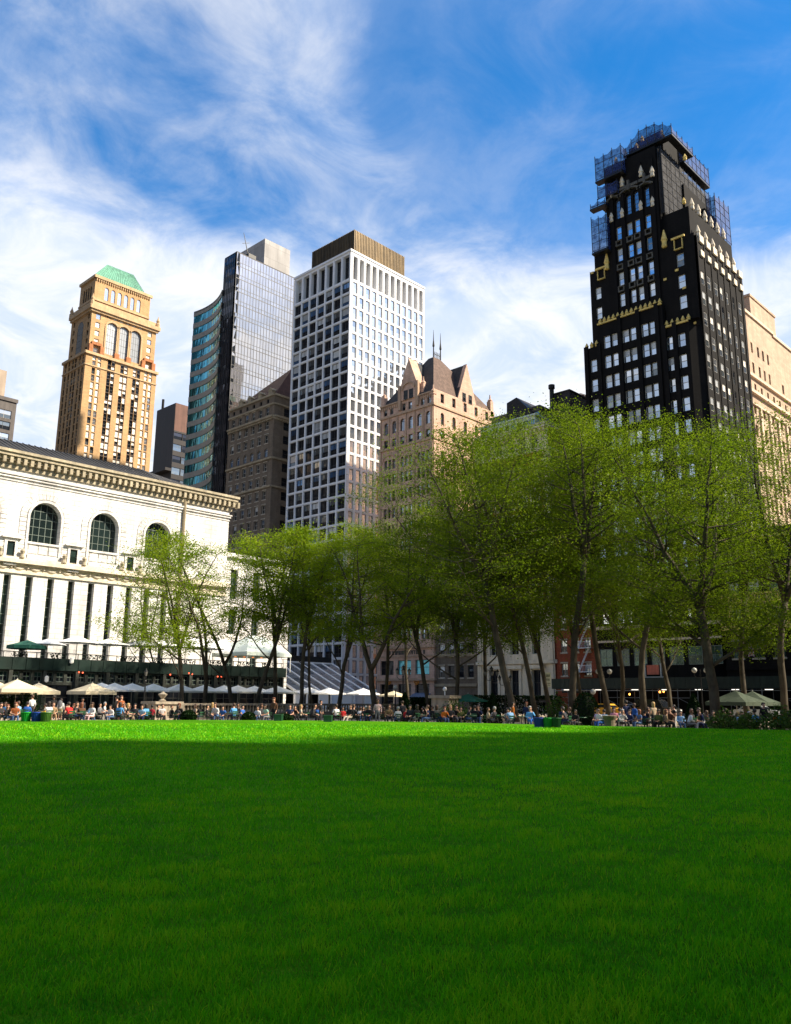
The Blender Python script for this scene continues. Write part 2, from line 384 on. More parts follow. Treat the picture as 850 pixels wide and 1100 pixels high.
# ================================================================== white residential tower
XS = 118.0
def white_tower():
    X0, X1, Y0, Y1 = XS, 142.8, 127.7, 147.6; zt = 101.4
    r, b = B('residential_tower', X0, Y0, 'tall white gridded residential tower with bronze box on its roof')
    mb = MB(); W = []
    fh = 3.115; zr = 93.75
    nrow = 29; rows = [(zr-(i+1)*fh+.42, zr-(i+1)*fh+.42+2.58) for i in range(nrow)]
    rows = [x for x in rows if x[0] > 3.2]
    fr, w = north(X0, Y1, Y0)
    cols = even(7, w, 2.38, .2, .2)
    ops = wallgrid(mb, fr, w, 0, 94.0, cols, rows, .30)
    W += wins(fr, ops, .30, [(H('balcony', 'frame_dk', 'g_dark'), 5), (H('balcony', 'frame_dk', 'g_blue', 'g_dark'), 2.5), (H('balcony', 'frame_dk', 'g_blind', 'g_dark'), .9), (H('balcony', 'frame_dk', 'g_blind', 'g_blind'), .2), (H('low', 'frame_dk', 'g_blind', 'g_blue'), .5), (H('low', 'frame_dk', 'g_grey', 'g_dark'), .8), (H('balcony', 'frame_dk', 'g_grey', 'g_dark'), 2)])
    # projecting piers and floor bands of the grid
    pm = MB()
    for c in [0]+[(cols[i][1]+cols[i+1][0])/2 for i in range(6)]+[w]: trim(pm, fr, max(c-.18, 0), min(c+.18, w), 0, 100.6, .13, 0)
    for z in [x[0]-.2 for x in rows]+[94.0]: trim(pm, fr, .31, w-.31, z-.22, z+.16, .10, 0)
    ops = wallgrid(mb, fr, w, 94.0, 100.9, even(7, w, 2.1, .25, .25), [(94.4, 100.3)], .9)
    W += wins(fr, ops, .9, [(H('multi', 'frame_dk', 'g_dark'), 3), (H('multi', 'frame_lt', 'g_blind', 'g_dark'), 1)])
    fr, w = west(Y0, X0, X1)
    cols = even(12, w, 1.30, .4, .2)
    ops = wallgrid(mb, fr, w, 0, 94.0, cols, rows, .22)
    W += wins(fr, ops, .22, [(H('fixed', 'frame_dk', 'g_white'), 5), (H('fixed', 'frame_dk', 'g_sky', 'g_white'), 3)])
    for z in [x[0]-.2 for x in rows]+[94.0]: trim(pm, fr, 0, w, z-.12, z+.08, .05, 0)
    for c in [(cols[i][1]+cols[i+1][0])/2 for i in range(11)]: trim(pm, fr, c-.2, c+.2, 0, 100.6, .09, 0)
    ops = wallgrid(mb, fr, w, 94.0, 100.9, cols, [(94.3, 100.0)], 1.2)
    W += wins(fr, ops, 1.2, [(H('multi', 'frame_dk', 'g_dark'), 3), (H('multi', 'frame_dk', 'g_grey', 'g_dark'), 1)])
    backs(mb, X0, X1, Y0, Y1, 0, 100.9)
    mb.build('wall', MT['white'], r, origin=b); pm.build('pier_grid', MT['white'], r, origin=b)
    m = MB(); m.box(X0-.28, Y0-.16, 100.9, X1+.1, Y1+.1, zt); m.build('parapet', MT['white'], r, origin=b)
    place_windows(r, b, W, zhide=42)
    m = MB(); m.box(X0+4, Y0+3.4, zt, X0+21.0, Y1-1.6, zt+8.0)
    for k in range(34): x = X0+4+17*k/33; m.box(x-.09, Y0+3.28, zt, x+.09, Y0+3.39, zt+8.0)
    for k in range(28): y = Y0+3.4+14.9*k/27; m.box(X0+3.88, y-.09, zt, X0+3.99, y+.09, zt+8.0)
    m.build('penthouse', MT['bronze'], r, origin=b)
white_tower()

# ================================================================== mirror glass tower and curved blue tower
def glass_tower():
    X0, Y0 = 124.0, 175.0
    c = onY(255, 271, Y0); X0 = float(c[0]); zt = float(c[2])
    X1 = float(onY(322, 300, Y0)[0]); Y1 = float(onX(242, 275, X0)[1])
    r, b = B('glass_tower', X0, Y0, 'dark mirror glass office tower with pale box and mast on its roof')
    fr, w = west(Y0, X0, X1); fh = 3.72; nf = int(zt/fh); nc = 22; p = w/nc
    gm = MB(); mm = MB(); P = fr.P
    for i in range(nf+1):
        za = zt-(i+1)*fh; 
        if za < 0: za = 0
        zb = zt-i*fh; zs = za+(zb-za)*.30
        if zb <= .1: break
        for j in range(nc):
            for (q0, q1) in ((za, zs), (zs, zb)):
                j4 = [rnd.uniform(-.003, .003) for _ in range(3)]
                gm.face([P(j*p, q0, j4[0]), P((j+1)*p, q0, j4[1]), P((j+1)*p, q1, j4[2]), P(j*p, q1, j4[0]+j4[2]-j4[1])], 0)
        trim(mm, fr, 0, w, za-.09, za+.09, .04, 0, .05); trim(mm, fr, 0, w, zs-.06, zs+.06, .03, 0, .05)
    for j in range(nc+1): trim(mm, fr, j*p-.05, j*p+.05, 0, zt, .06, 0, .05)
    gm.build('curtain_glass', MT['g_bronze'], r, origin=b)
    # recessed dark slot and the narrow dark return
    fr2, w2 = north(X0, Y1, Y0); P = fr2.P; g2 = MB(); n2 = 7
    for i in range(nf+1):
        za = max(zt-(i+1)*fh, 0); zb = zt-i*fh
        if zb <= .1: break
        zs = za+(zb-za)*.45
        for j in range(n2):
            u0, u1 = w2*j/n2, w2*(j+1)/n2
            dd = 1.2 if j == n2-1 else 0
            for q0, q1, mi in ((za, zs, 0), (zs, zb, 1)): g2.face([P(u0, q0, dd), P(u1, q0, dd), P(u1, q1, dd+rnd.uniform(-.01, .01)), P(u0, q1, dd+rnd.uniform(-.01, .01))], mi if j < n2-1 else 0)
            if j < n2-1: trim(mm, fr2, u0-.04, u0+.04, za, zb, .07, 0)
    g2.face([P(w2*(n2-1)/n2, 0), P(w2*(n2-1)/n2, 0, 1.2), P(w2*(n2-1)/n2, zt, 1.2), P(w2*(n2-1)/n2, zt)], 0)
    g2.face([P(w2, 0, 1.2), P(w2, 0), P(w2, zt), P(w2, zt, 1.2)], 0)
    backs(g2, X0, X1+14, Y0, Y1, 0, zt); g2.build('side_glass', [MT['g_dark'], MT['g_black']], r, origin=b)
    mm.build('mullion_grid', MT['frame_dk'], r, origin=b)
    box_part('roof', MT['darkbrown'], r, b, X0, Y0+.1, zt, X1+14, Y1, zt+.4)
    Yp = Y0+2.5; pl = onY(285, 256, Yp); pr = onY(312, 268, Yp); zc = zt+.4
    m = MB(); m.box(float(pl[0]), Yp, zc, float(pr[0]), Yp+14, float(pl[2])); m.build('rooftop_box', surf('pale roof box', (.40, .38, .36), .15, .2, .2, .7, brick=(6, 4, .06)), r, origin=b)
    m = MB(); a = onY(268, 272, Y0+1.5); t = onY(262, 250, Y0+1.5)
    a[2] = zc; m.tube([a, a*.5+t*.5, t], [.16, .12, .07], 6); q = a*.4+t*.6; m.tube([q+np.array([-1.1, 0, -.4]), q+np.array([1.2, 0, .7])], .07, 5)
    m.box(a[0]-.6, a[1]-.6, zc, a[0]+1.9, a[1]+.8, zc+1.6); m.build('mast', MT['iron'], r, origin=b)
    # curved tower
    xa = float(onY(206, 335, 186)[0]); ya = 193.5
    pA = np.array(onX(208.5, 335, 120)[:2]); pB = np.array([X0-.4, Y1])
    zc2 = float(onX(208.5, 335, 120)[2])
    zc2 = zX(241, 311, X0); d_ = ray(208.5, 335); pA = (EYE+d_*(zc2-CH)/d_[2])[:2]
    r2, b2 = B('curved_tower', pB[0], pB[1], 'curved office block striped with turquoise window bands and grey spandrels')
    nrm = np.array([-(pB-pA)[1], (pB-pA)[0]]); nrm /= np.linalg.norm(nrm)
    if nrm[0] < 0: nrm = -nrm
    K = 16; pts = [pA+(pB-pA)*k/K+nrm*(1.5*4*(k/K)*(1-k/K)) for k in range(K+1)]
    fh = 3.72; nf = int(zc2/fh)+1; sea = glass('sea green glass', (.08, .30, .30), .7, wob=.01, base_var=.7)
    for i in range(nf):
        sp = MB(); gl = MB()
        zb = zc2-i*fh; z2 = zb-1.5; za = max(zb-fh, 0)
        if zb < 1: break
        for k in range(K):
            a, c = pts[k], pts[k+1]; off = nrm*.18
            sp.mesh([(*a, z2), (*c, z2), (*c, zb), (*a, zb), (*(a+off), z2), (*(c+off), z2), (*(a+off), zb), (*(c+off), zb)], [(0, 1, 2, 3), (0, 1, 5, 4), (3, 2, 7, 6)])
            jj = [rnd.uniform(-.03, .03) for _ in range(2)]
            m1 = (a+c)/2
            for s0, s1 in ((a, m1), (m1, c)):
                o1 = nrm*(.18+rnd.uniform(-.03, .03)); o2 = nrm*(.18+rnd.uniform(-.03, .03))
                gl.face([(*(s0+o1), za), (*(s1+o2), za), (*(s1+o1), z2), (*(s0+o2), z2)], 0 if i < 6 or rnd.random() < .2 else 1)
        sp.build('spandrel_band', MT['spandrel'], r2, origin=b2); gl.build('window_band', [MT['g_teal'], sea], r2, origin=b2)
    m = MB(); m.prism([tuple(p) for p in pts]+[(pB[0]+30, pB[1]), (pB[0]+30, pA[1]), (pA[0]+.01, pA[1]+.02)], zc2-.6, zc2-.05); m.build('roof', MT['spandrel'], r2, origin=b2)
    m = MB(); m.face([(pA[0]+.1, pA[1], 0), (pA[0]+30, pA[1]+.0, 0), (pA[0]+30, pA[1], zc2), (pA[0]+.1, pA[1], zc2)]); m.build('side_wall', MT['spandrel'], r2, origin=b2)
glass_tower()

# ================================================================== old brown corner building
def brown_building():
    X0 = XS; Y0, Y1 = 153.6, 172.0; X1 = 150.0
    z = lambda y: zX(293.5, y, X0)
    zt = z(424)
    r, b = B('limestone_corner_building', X0, Y0, 'old brown stone corner building with dark red hipped roof, beside the white gridded tower')
    mb = MB(); W = []; fh = (z(440)-z(545))/7.0; fr, w = north(X0, Y1, Y0)
    top = z(433.5)
    rows = [(top-(i+1)*fh+.9, top-(i+1)*fh+.9+2.1) for i in range(int(top/fh))]; rows = [q for q in rows if q[0] > 1]
    arow = rows[3]; norm = [q for q in rows if q is not arow]
    cols = even(6, w, 1.35, .6, 1.2)
    st = [(H('cross+', 'frame_lt', 'g_dark'), 3), (H('cross+', 'frame_lt', 'g_blue', 'g_dark'), 2), (H('cross+', 'frame_lt', 'g_grey', 'g_dark'), 1), (H('cross+', 'frame_lt', 'g_blind', 'g_dark'), .8)]
    sa = [(('arch', 'frame_lt', 'g_blue', 'g_dark'), 1)]
    zz = 0
    for seg in ((0, arow[0]-.2, False), (arow[0]-.2, arow[1]+.2, True), (arow[1]+.2, zt-2.2, False)):
        rr = [q for q in rows if q[0] >= seg[0] and q[1] <= seg[1]]
        ops = wallgrid(mb, fr, w, seg[0], seg[1], cols, rr, .35, arch=seg[2]); W += wins(fr, ops, .35, sa if seg[2] else st)
    attic = wallgrid(mb, fr, w, zt-2.2, zt, even(6, w, .9, .6, 1.2), [(zt-1.7, zt-.7)], .3); W += wins(fr, attic, .3, [(H('fixed', 'frame_dk', 'g_dark'), 1)])
    fr2, w2 = west(Y0, X0, X1)
    ops = wallgrid(mb, fr2, w2, 0, zt, [(3.0, 4.8), (9, 10.8), (15, 16.8)], rows, .35); W += wins(fr2, ops, .35, [(H('hung', 'frame_dk', 'g_dark'), 1)])
    backs(mb, X0, X1, Y0, Y1, 0, zt); mb.build('wall', MT['brownstone'], r, origin=b)
    t = MB()
    for f_, ww in ((fr, w), (fr2, w2)):
        e = .3 if f_ is fr2 else 0
        for a, h, o in ((zt-.25, .5, .35), (zt-2.5, .4, .3), (rows[1][1]+.5, .5, .6), (rows[1][1]+.1, .35, .3), (rows[4][1]+.55, .45, .4), (rows[5][0]-.75, .4, .35), (rows[9][0]-.7, .35, .3)):
            trim(t, f_, 0, ww, a, a+h, o)
        for k in range(int(ww/.75)): trim(t, f_, k*.75+.15, k*.75+.5, rows[1][1]-.1, rows[1][1]+.3, .42)
    t.build('cornice', MT['brownlime'], r, origin=b)
    # broad piers of lighter stone round the fifth row
    place_windows(r, b, W, zhide=20)
    pk = onX(303, 400, X0+9); m = MB()
    zr = float(pk[2]); yy0, yy1 = Y0, Y1
    m.mesh([(X0+.2, yy0+.2, zt), (X1, yy0+.2, zt), (X1, yy1-1, zt), (X0+.2, yy1-1, zt), (X0+9, yy0+5, zr), (X1-9, yy0+5, zr), (X0+9, yy1-6, zr-2.6), (X1-9, yy1-6, zr-2.6)], [(0, 1, 5, 4), (1, 2, 7, 5), (2, 3, 6, 7), (3, 0, 4, 6), (4, 5, 7, 6)])
    m.build('roof', MT['redroof'], r, origin=b)
    for k, yy in enumerate((Y0+2.2, Y0+6.4, Y0+10.6, Y0+14.2)):
        m = MB(); s_ = 1.3; m.box(X0+.3, yy-.7, zt+.02, X0+2.4, yy+.7, zt+1.5); m.mesh([(X0+.2, yy-.9, zt+1.5), (X0+.2, yy+.9, zt+1.5), (X0+.2, yy, zt+2.3), (X0+3, yy-.9, zt+1.5), (X0+3, yy+.9, zt+1.5), (X0+3, yy, zt+2.3)], [(0, 1, 2), (0, 2, 5, 3), (1, 4, 5, 2), (3, 5, 4)])
        m.build('dormer', MT['brownlime'], r, origin=b)
    m = MB(); m.lathe([(.9, 0), (.95, 1.0), (.7, 1.7), (.25, 2.2)], (X0+13, Y0+6, zr-.2), 8); m.build('roof_vent', MT['copper'], r, origin=b)
brown_building()

# ================================================================== left golden tower
def golden_tower():
    Y0 = 235.0
    c = onY(86, 450, Y0); X0 = float(c[0]); X1 = float(onY(164, 460, Y0)[0]); X0f = X0
    zz = lambda x, y: zY(x, y, Y0)
    Y1 = float(onX(63.5, 440, X0)[1])
    r, b = B('golden_tower', X0, Y0, 'golden brick tower with green copper hipped roof and three tall arches')
    z_mid = zz(91, 377); z_cor = zz(95, 327); z_top = zz(103, 297)
    mb = MB(); W = []; fr, w = west(Y0, X0, X1)
    fh = (zz(86, 384)-zz(82, 487))/13.2
    n = int((z_mid-1)/fh); rows = [(z_mid-(i+1)*fh+.35, z_mid-(i+1)*fh+.35+2.0) for i in range(n)]
    s = w/100.
    pair = lambda a, g: [(a-g-1.35*.5-.25, a-g+.42), (a+g-.42, a+g+1.35*.5+.25)]
    cols = []
    for ctr, gap, ww in ((15, 3.6, 1.35), (35, 2.7, 1.5), (53, 2.7, 1.5), (71, 2.7, 1.5), (88, 3.4, 1.35)):
        for sgn in (-1, 1): x = (ctr+sgn*gap)*s; cols.append((x-ww/2*.8, x+ww/2*.8))
    cols.sort()
    W_st = [(H('hung', 'frame_lt', 'g_lit'), 6), (H('hung', 'frame_lt', 'g_white'), 2), (H('hung', 'frame_dk', 'g_dark', 'g_grey'), .6)]
    W_md = [(H('hung', 'frame_lt', 'g_lit', 'g_lit'), 3), (H('hung', 'frame_lt', 'g_lit', 'g_dark'), 3), (H('hung', 'frame_dk', 'g_dark'), 2.2)]
    ops = wallgrid(mb, fr, w, 0, z_mid, cols, rows, .3)
    for o in ops:
        mid = 28*s < (o[0]+o[1])/2 < 78*s
        W += wins(fr, [o], .3, W_md if mid else W_st)
    # dark spandrels between the windows of the three middle strips
    sp = MB()
    for i in range(len(rows)-1):
        for cc in cols:
            if 28*s < (cc[0]+cc[1])/2 < 78*s: trim(sp, fr, cc[0], cc[1], rows[i+1][1]+.02, rows[i][0]-.02, .03)
    sp.build('spandrels', surf('dark spandrel', (.07, .055, .05), .3, .6), r, origin=b)['kind'] = 'stuff'
    frn, wn = north(X0, Y1, Y0)
    colsn = [(wn*.12-.6, wn*.12+.6), (wn*.28-.6, wn*.28+.6), (wn*.44-.7, wn*.44+.7), (wn*.56-.7, wn*.56+.7), (wn*.74-.6, wn*.74+.6), (wn*.88-.6, wn*.88+.6)]
    ops = wallgrid(mb, frn, wn, 0, z_mid, colsn, rows, .3); W += wins(frn, ops, .3, [(H('hung', 'frame_dk', 'g_dark'), 3), (H('hung', 'frame_lt', 'g_grey', 'g_dark'), 2)])
    backs(mb, X0, X1, Y0, Y1, 0, z_mid)
    # upper stage
    u0, u1 = X0+.9, X1-.9; v0, v1 = Y0+.6, Y1-1.0
    fr2, w2 = west(v0, u0, u1); zc = z_cor
    hb = zc-z_mid
    rr = [(z_mid+hb*f, z_mid+hb*f+1.7) for f in (.05, .24, .42, .60, .78)]
    sidec = [(w2*.10-.75, w2*.10+.75), (w2*.90-.75, w2*.90+.75)]
    archc = [(w2*f-1.95, w2*f+1.95) for f in (.32, .50, .68)]
    ops = wallgrid(mb, fr2, w2*.20, z_mid, zc, [sidec[0]], rr, .3); W += wins(fr2, ops, .3, W_st)
    fr3 = FR(fr2.P(w2*.20, 0), fr2.u, fr2.n); za = z_mid+hb*.10; ztop = z_mid+hb*.80
    acol = [(c-w2*.20, d-w2*.20) for c, d in archc]
    ops = wallgrid(mb, fr3, w2*.60, z_mid, z_mid+hb*.84, acol, [(za, ztop)], .5, arch=True)
    AW = [(fr3, (c+d)/2, a, .49, d-c, e-a, ('archgrid', 'frame_dk', 'g_blind', 'g_blind')) for c, d, a, e in ops]
    ops = wallgrid(mb, fr3, w2*.60, z_mid+hb*.84, zc, even(6, w2*.6, 1.3), [(z_mid+hb*.87, z_mid+hb*.96)], .3); W += wins(fr3, ops, .3, W_st)
    fr4 = FR(fr2.P(w2*.80, 0), fr2.u, fr2.n)
    ops = wallgrid(mb, fr4, w2*.20, z_mid, zc, [(sidec[1][0]-w2*.8, sidec[1][1]-w2*.8)], rr, .3); W += wins(fr4, ops, .3, W_st)
    fr5, w5 = north(u0, v1, v0)
    ops = wallgrid(mb, fr5, w5, z_mid, zc, [(w5*.15-.6, w5*.15+.6), (w5*.86-.6, w5*.86+.6)], rr, .3); W += wins(fr5, ops, .3, [(H('hung', 'frame_dk', 'g_dark', 'g_grey'), 1)])
    AW.append((fr5, w5*.5, za, -.02, 3.6, ztop-za, ('archgrid', 'frame_dk', 'g_dark', 'g_dark')))
    backs(mb, u0, u1, v0, v1, z_mid, zc)
    # top stage
    t0 = float(onY(103, 300, v0+1.6)[0]); t1 = float(onY(162, 318, v0+1.6)[0]); y0, y1 = v0+1.6, v1-2
    zt = zY(103, 297.5, y0); zt2 = zt
    fr6, w6 = west(y0, t0, t1)
    ops = wallgrid(mb, fr6, w6, zc, zt, even(6, w6*.70, 1.35, w6*.15, -w6*.15), [(zc+(zt-zc)*.40, zc+(zt-zc)*.80)], .3, arch=True)
    W += [(f, u, z, d, ww, h, ('arch', 'frame_lt', 'g_white', 'g_white')) for f, u, z, d, ww, h, _ in wins(fr6, ops, .3, W_st)]
    fr7, w7 = north(t0, y1, y0); ops = wallgrid(mb, fr7, w7, zc, zt, even(4, w7, 1.2, 2, 2), [(zc+(zt-zc)*.4, zc+(zt-zc)*.8)], .3, arch=True)
    W += [(f, u, z, d, ww, h, ('arch', 'frame_dk', 'g_dark', 'g_grey')) for f, u, z, d, ww, h, _ in wins(fr7, ops, .3, W_st)]
    backs(mb, t0, t1, y0, y1, zc, zt)
    mb.face([(u0, v0, zc), (u1, v0, zc), (u1, v1, zc), (u0, v1, zc)]); mb.face([(X0, Y0, z_mid), (X1, Y0, z_mid), (X1, Y1, z_mid), (X0, Y1, z_mid)])
    mb.build('wall', MT['tan'], r, origin=b)
    t = MB()
    for f_, ww in ((fr, w), (frn, wn)):
        trim(t, f_, -.4*(f_ is fr), ww+.4, z_mid-.5, z_mid+.35, .6); trim(t, f_, -.1*(f_ is fr), ww+.1, z_mid-4.1, z_mid-3.7, .25)
    for f_, ww in ((fr2, w2), (fr5, w5)):
        q = .9*(f_ is fr2); trim(t, f_, -q, ww+.9, zc-.7, zc+.5, 1.1); trim(t, f_, -q*.5, ww+.5, zc-1.4, zc-.72, .6); trim(t, f_, -q*.3, ww+.3, zc+.52, zc+2.0, .3)
    for f_, ww in ((fr6, w6), (fr7, w7)): trim(t, f_, -.5*(f_ is fr6), ww+.5, zt-.2, zt+.7, .6); trim(t, f_, 0, ww, zc+(zt-zc)*.30, zc+(zt-zc)*.36, .3)
    for k in range(26): trim(t, fr6, w6*(k+.3)/26, w6*(k+.7)/26, zt-1.0, zt-.22, .4)
    for c, d in archc:
        cx = (c+d)/2; rr_ = (d-c)/2; zc_ = ztop-rr_
        for k in range(14):
            a0, a1 = math.pi*k/14, math.pi*(k+.9)/14
            slabpoly(t, fr2, [(cx+q*math.cos(a), zc_+q*math.sin(a)) for q, a in ((rr_, a0), (rr_+.55, a0), (rr_+.55, a1), (rr_, a1))], .2, .02)
        trim(t, fr2, c-.5, c, za-.3, zc_, .25); trim(t, fr2, d, d+.5, za-.3, zc_, .25)
    t.build('cornice', MT['tan2'], r, origin=b)
    m = MB()
    for cx in (w2*.10, w2*.90):
        trim(m, fr2, cx-2.4, cx-1.2, z_mid+.6, z_mid+3.0, .8); trim(m, fr2, cx+1.2, cx+2.4, z_mid+.6, z_mid+3.0, .8); trim(m, fr2, cx-1.6, cx+1.6, z_mid+3.1, z_mid+4.0, .7)
    for cx in (w2*.41, w2*.59): trim(m, fr2, cx-.8, cx+.8, z_mid+.5, z_mid+2.4, .6)
    m.build('terracotta_ornament', MT['rust'], r, origin=b)
    for x, y in ((u0-.3, v0-.4), (u1+.2, v0-.4), (u0-.3, v1)):
        m = MB(); m.lathe([(.7, 0), (.7, 1.2), (.45, 1.5), (.6, 2.2), (.2, 3.2), (.05, 3.9)], (x, y, zc+.5), 7); m.build('finial', MT['tan2'], r, origin=b)
    place_windows(r, b, W, zhide=zY(86, 480, Y0)); place_windows(r, b, AW, 'arched_window')
    m = MB(); zr = zt2+.7; p1 = onY(116, 284.5, y0+4); p2 = onY(143, 299, y0+4); zk = float(p1[2]); e = .4
    hx0, hx1 = t0+(float(p1[0])-t0)*1., float(p2[0])
    m.mesh([(t0-e, y0-e, zr), (t1+e-3, y0-e, zr), (t1+e-3, y1, zr), (t0-e, y1, zr), (hx0, y0+4, zk), (hx1, y0+4, zk), (hx1, y1-4, zk), (hx0, y1-4, zk)], [(0, 1, 5, 4), (1, 2, 6, 5), (2, 3, 7, 6), (3, 0, 4, 7), (4, 5, 6, 7)])
    n = 22
    for k in range(n+1):
        f = k/n; xa = t0-e+(t1-3+2*e-t0)*f; xb = hx0+(hx1-hx0)*f
        m.tube([(xa, y0-e, zr+.03), (xb, y0+4, zk+.03)], .09, 4)
    m.build('roof', MT['copper'], r, origin=b)
golden_tower()

# ================================================================== far left blocks
def far_left():
    Y0 = 205.0; X1 = float(onY(17.5, 440, Y0)[0]); zt = zY(2, 428, Y0)
    r, b = B('brick_office_block', X1, Y0, 'grey brick office block at the left edge with a beige upper stage')
    mb = MB(); fr, w = west(Y0, X1-22, X1); fh = (zY(5, 439, Y0)-zY(5, 464, Y0))/2
    rows = [(zt-2.6-i*fh-2.1, zt-2.6-i*fh) for i in range(18)]; rows = [q for q in rows if q[0] > 1]
    ops = wallgrid(mb, fr, w, 0, zt, [(w-4.4-5*k, w-1.0-5*k) for k in range(4)], rows, .3); backs(mb, X1-22, X1, Y0, Y0+25, 0, zt)
    mb.face([(X1-22, Y0, zt), (X1, Y0, zt), (X1, Y0+25, zt), (X1-22, Y0+25, zt)]); mb.build('wall', MT['grey'], r, origin=b)
    t = MB(); trim(t, fr, 0, w+.2, zt-.3, zt+.6, .3); t.build('cornice', MT['grey'], r, origin=b)
    place_windows(r, b, wins(fr, ops, .3, [(H('cross', 'frame_lt', 'g_white', 'g_grey'), 1), (H('cross', 'frame_dk', 'g_grey', 'g_dark'), 1)]))
    xr = float(onY(6.5, 410, Y0+3)[0]); z2 = zY(5, 398, Y0+3)
    box_part('upper_stage', surf('beige stage', (.42, .33, .25), .15, .3), r, b, X1-22, Y0+3, zt, xr, Y0+20, z2)
    # dark block behind the library
    Y0 = 262.0; X0 = float(onY(186.6, 470, Y0)[0]); X1 = float(onY(206, 470, Y0)[0]); zt = zY(187, 432, Y0); Y1 = float(onX(166, 480, X0)[1])
    r, b = B('dark_office_block', X0, Y0, 'dark brown windowless block between the golden tower and the curved tower')
    mb = MB(); fr, w = west(Y0, X0, X1); fr2, w2 = north(X0, Y1, Y0)
    zm = zY(187, 462, Y0)
    ops = wallgrid(mb, fr, w, 0, zm, even(2, w, 3.6), [(zm-3.2-4.4*i, zm-.6-4.4*i) for i in range(12)], .3)
    mb.face([fr.P(0, zm), fr.P(w, zm), fr.P(w, zt), fr.P(0, zt)], 1)
    mb.face([fr2.P(0, 0), fr2.P(w2, 0), fr2.P(w2, zt), fr2.P(0, zt)]); backs(mb, X0, X1, Y0, Y1, 0, zt); mb.face([(X0, Y0, zt), (X1, Y0, zt), (X1, Y1, zt), (X0, Y1, zt)])
    mb.build('wall', [MT['darkbrown'], MT['rustpanel']], r, origin=b)
    place_windows(r, b, wins(fr, ops, .3, [(H('fixed', 'frame_dk', 'g_black', 'g_dark'), 1), (H('fixed', 'frame_dk', 'g_grey'), 1)]))
    p = onX(173, 430, X0); m = MB(); m.tube([(p[0]+1, p[1], zt), (p[0]+1, p[1], zt+4.2)], .5, 7); m.build('chimney', MT['iron'], r, origin=b)
    t = MB(); trim(t, fr2, -3, w2, zt-26, zt-25, 2.5); trim(t, fr2, -3, 1, zt-30, zt-26, 1.5); t.build('ledge', MT['darkbrown'], r, origin=b)
far_left()
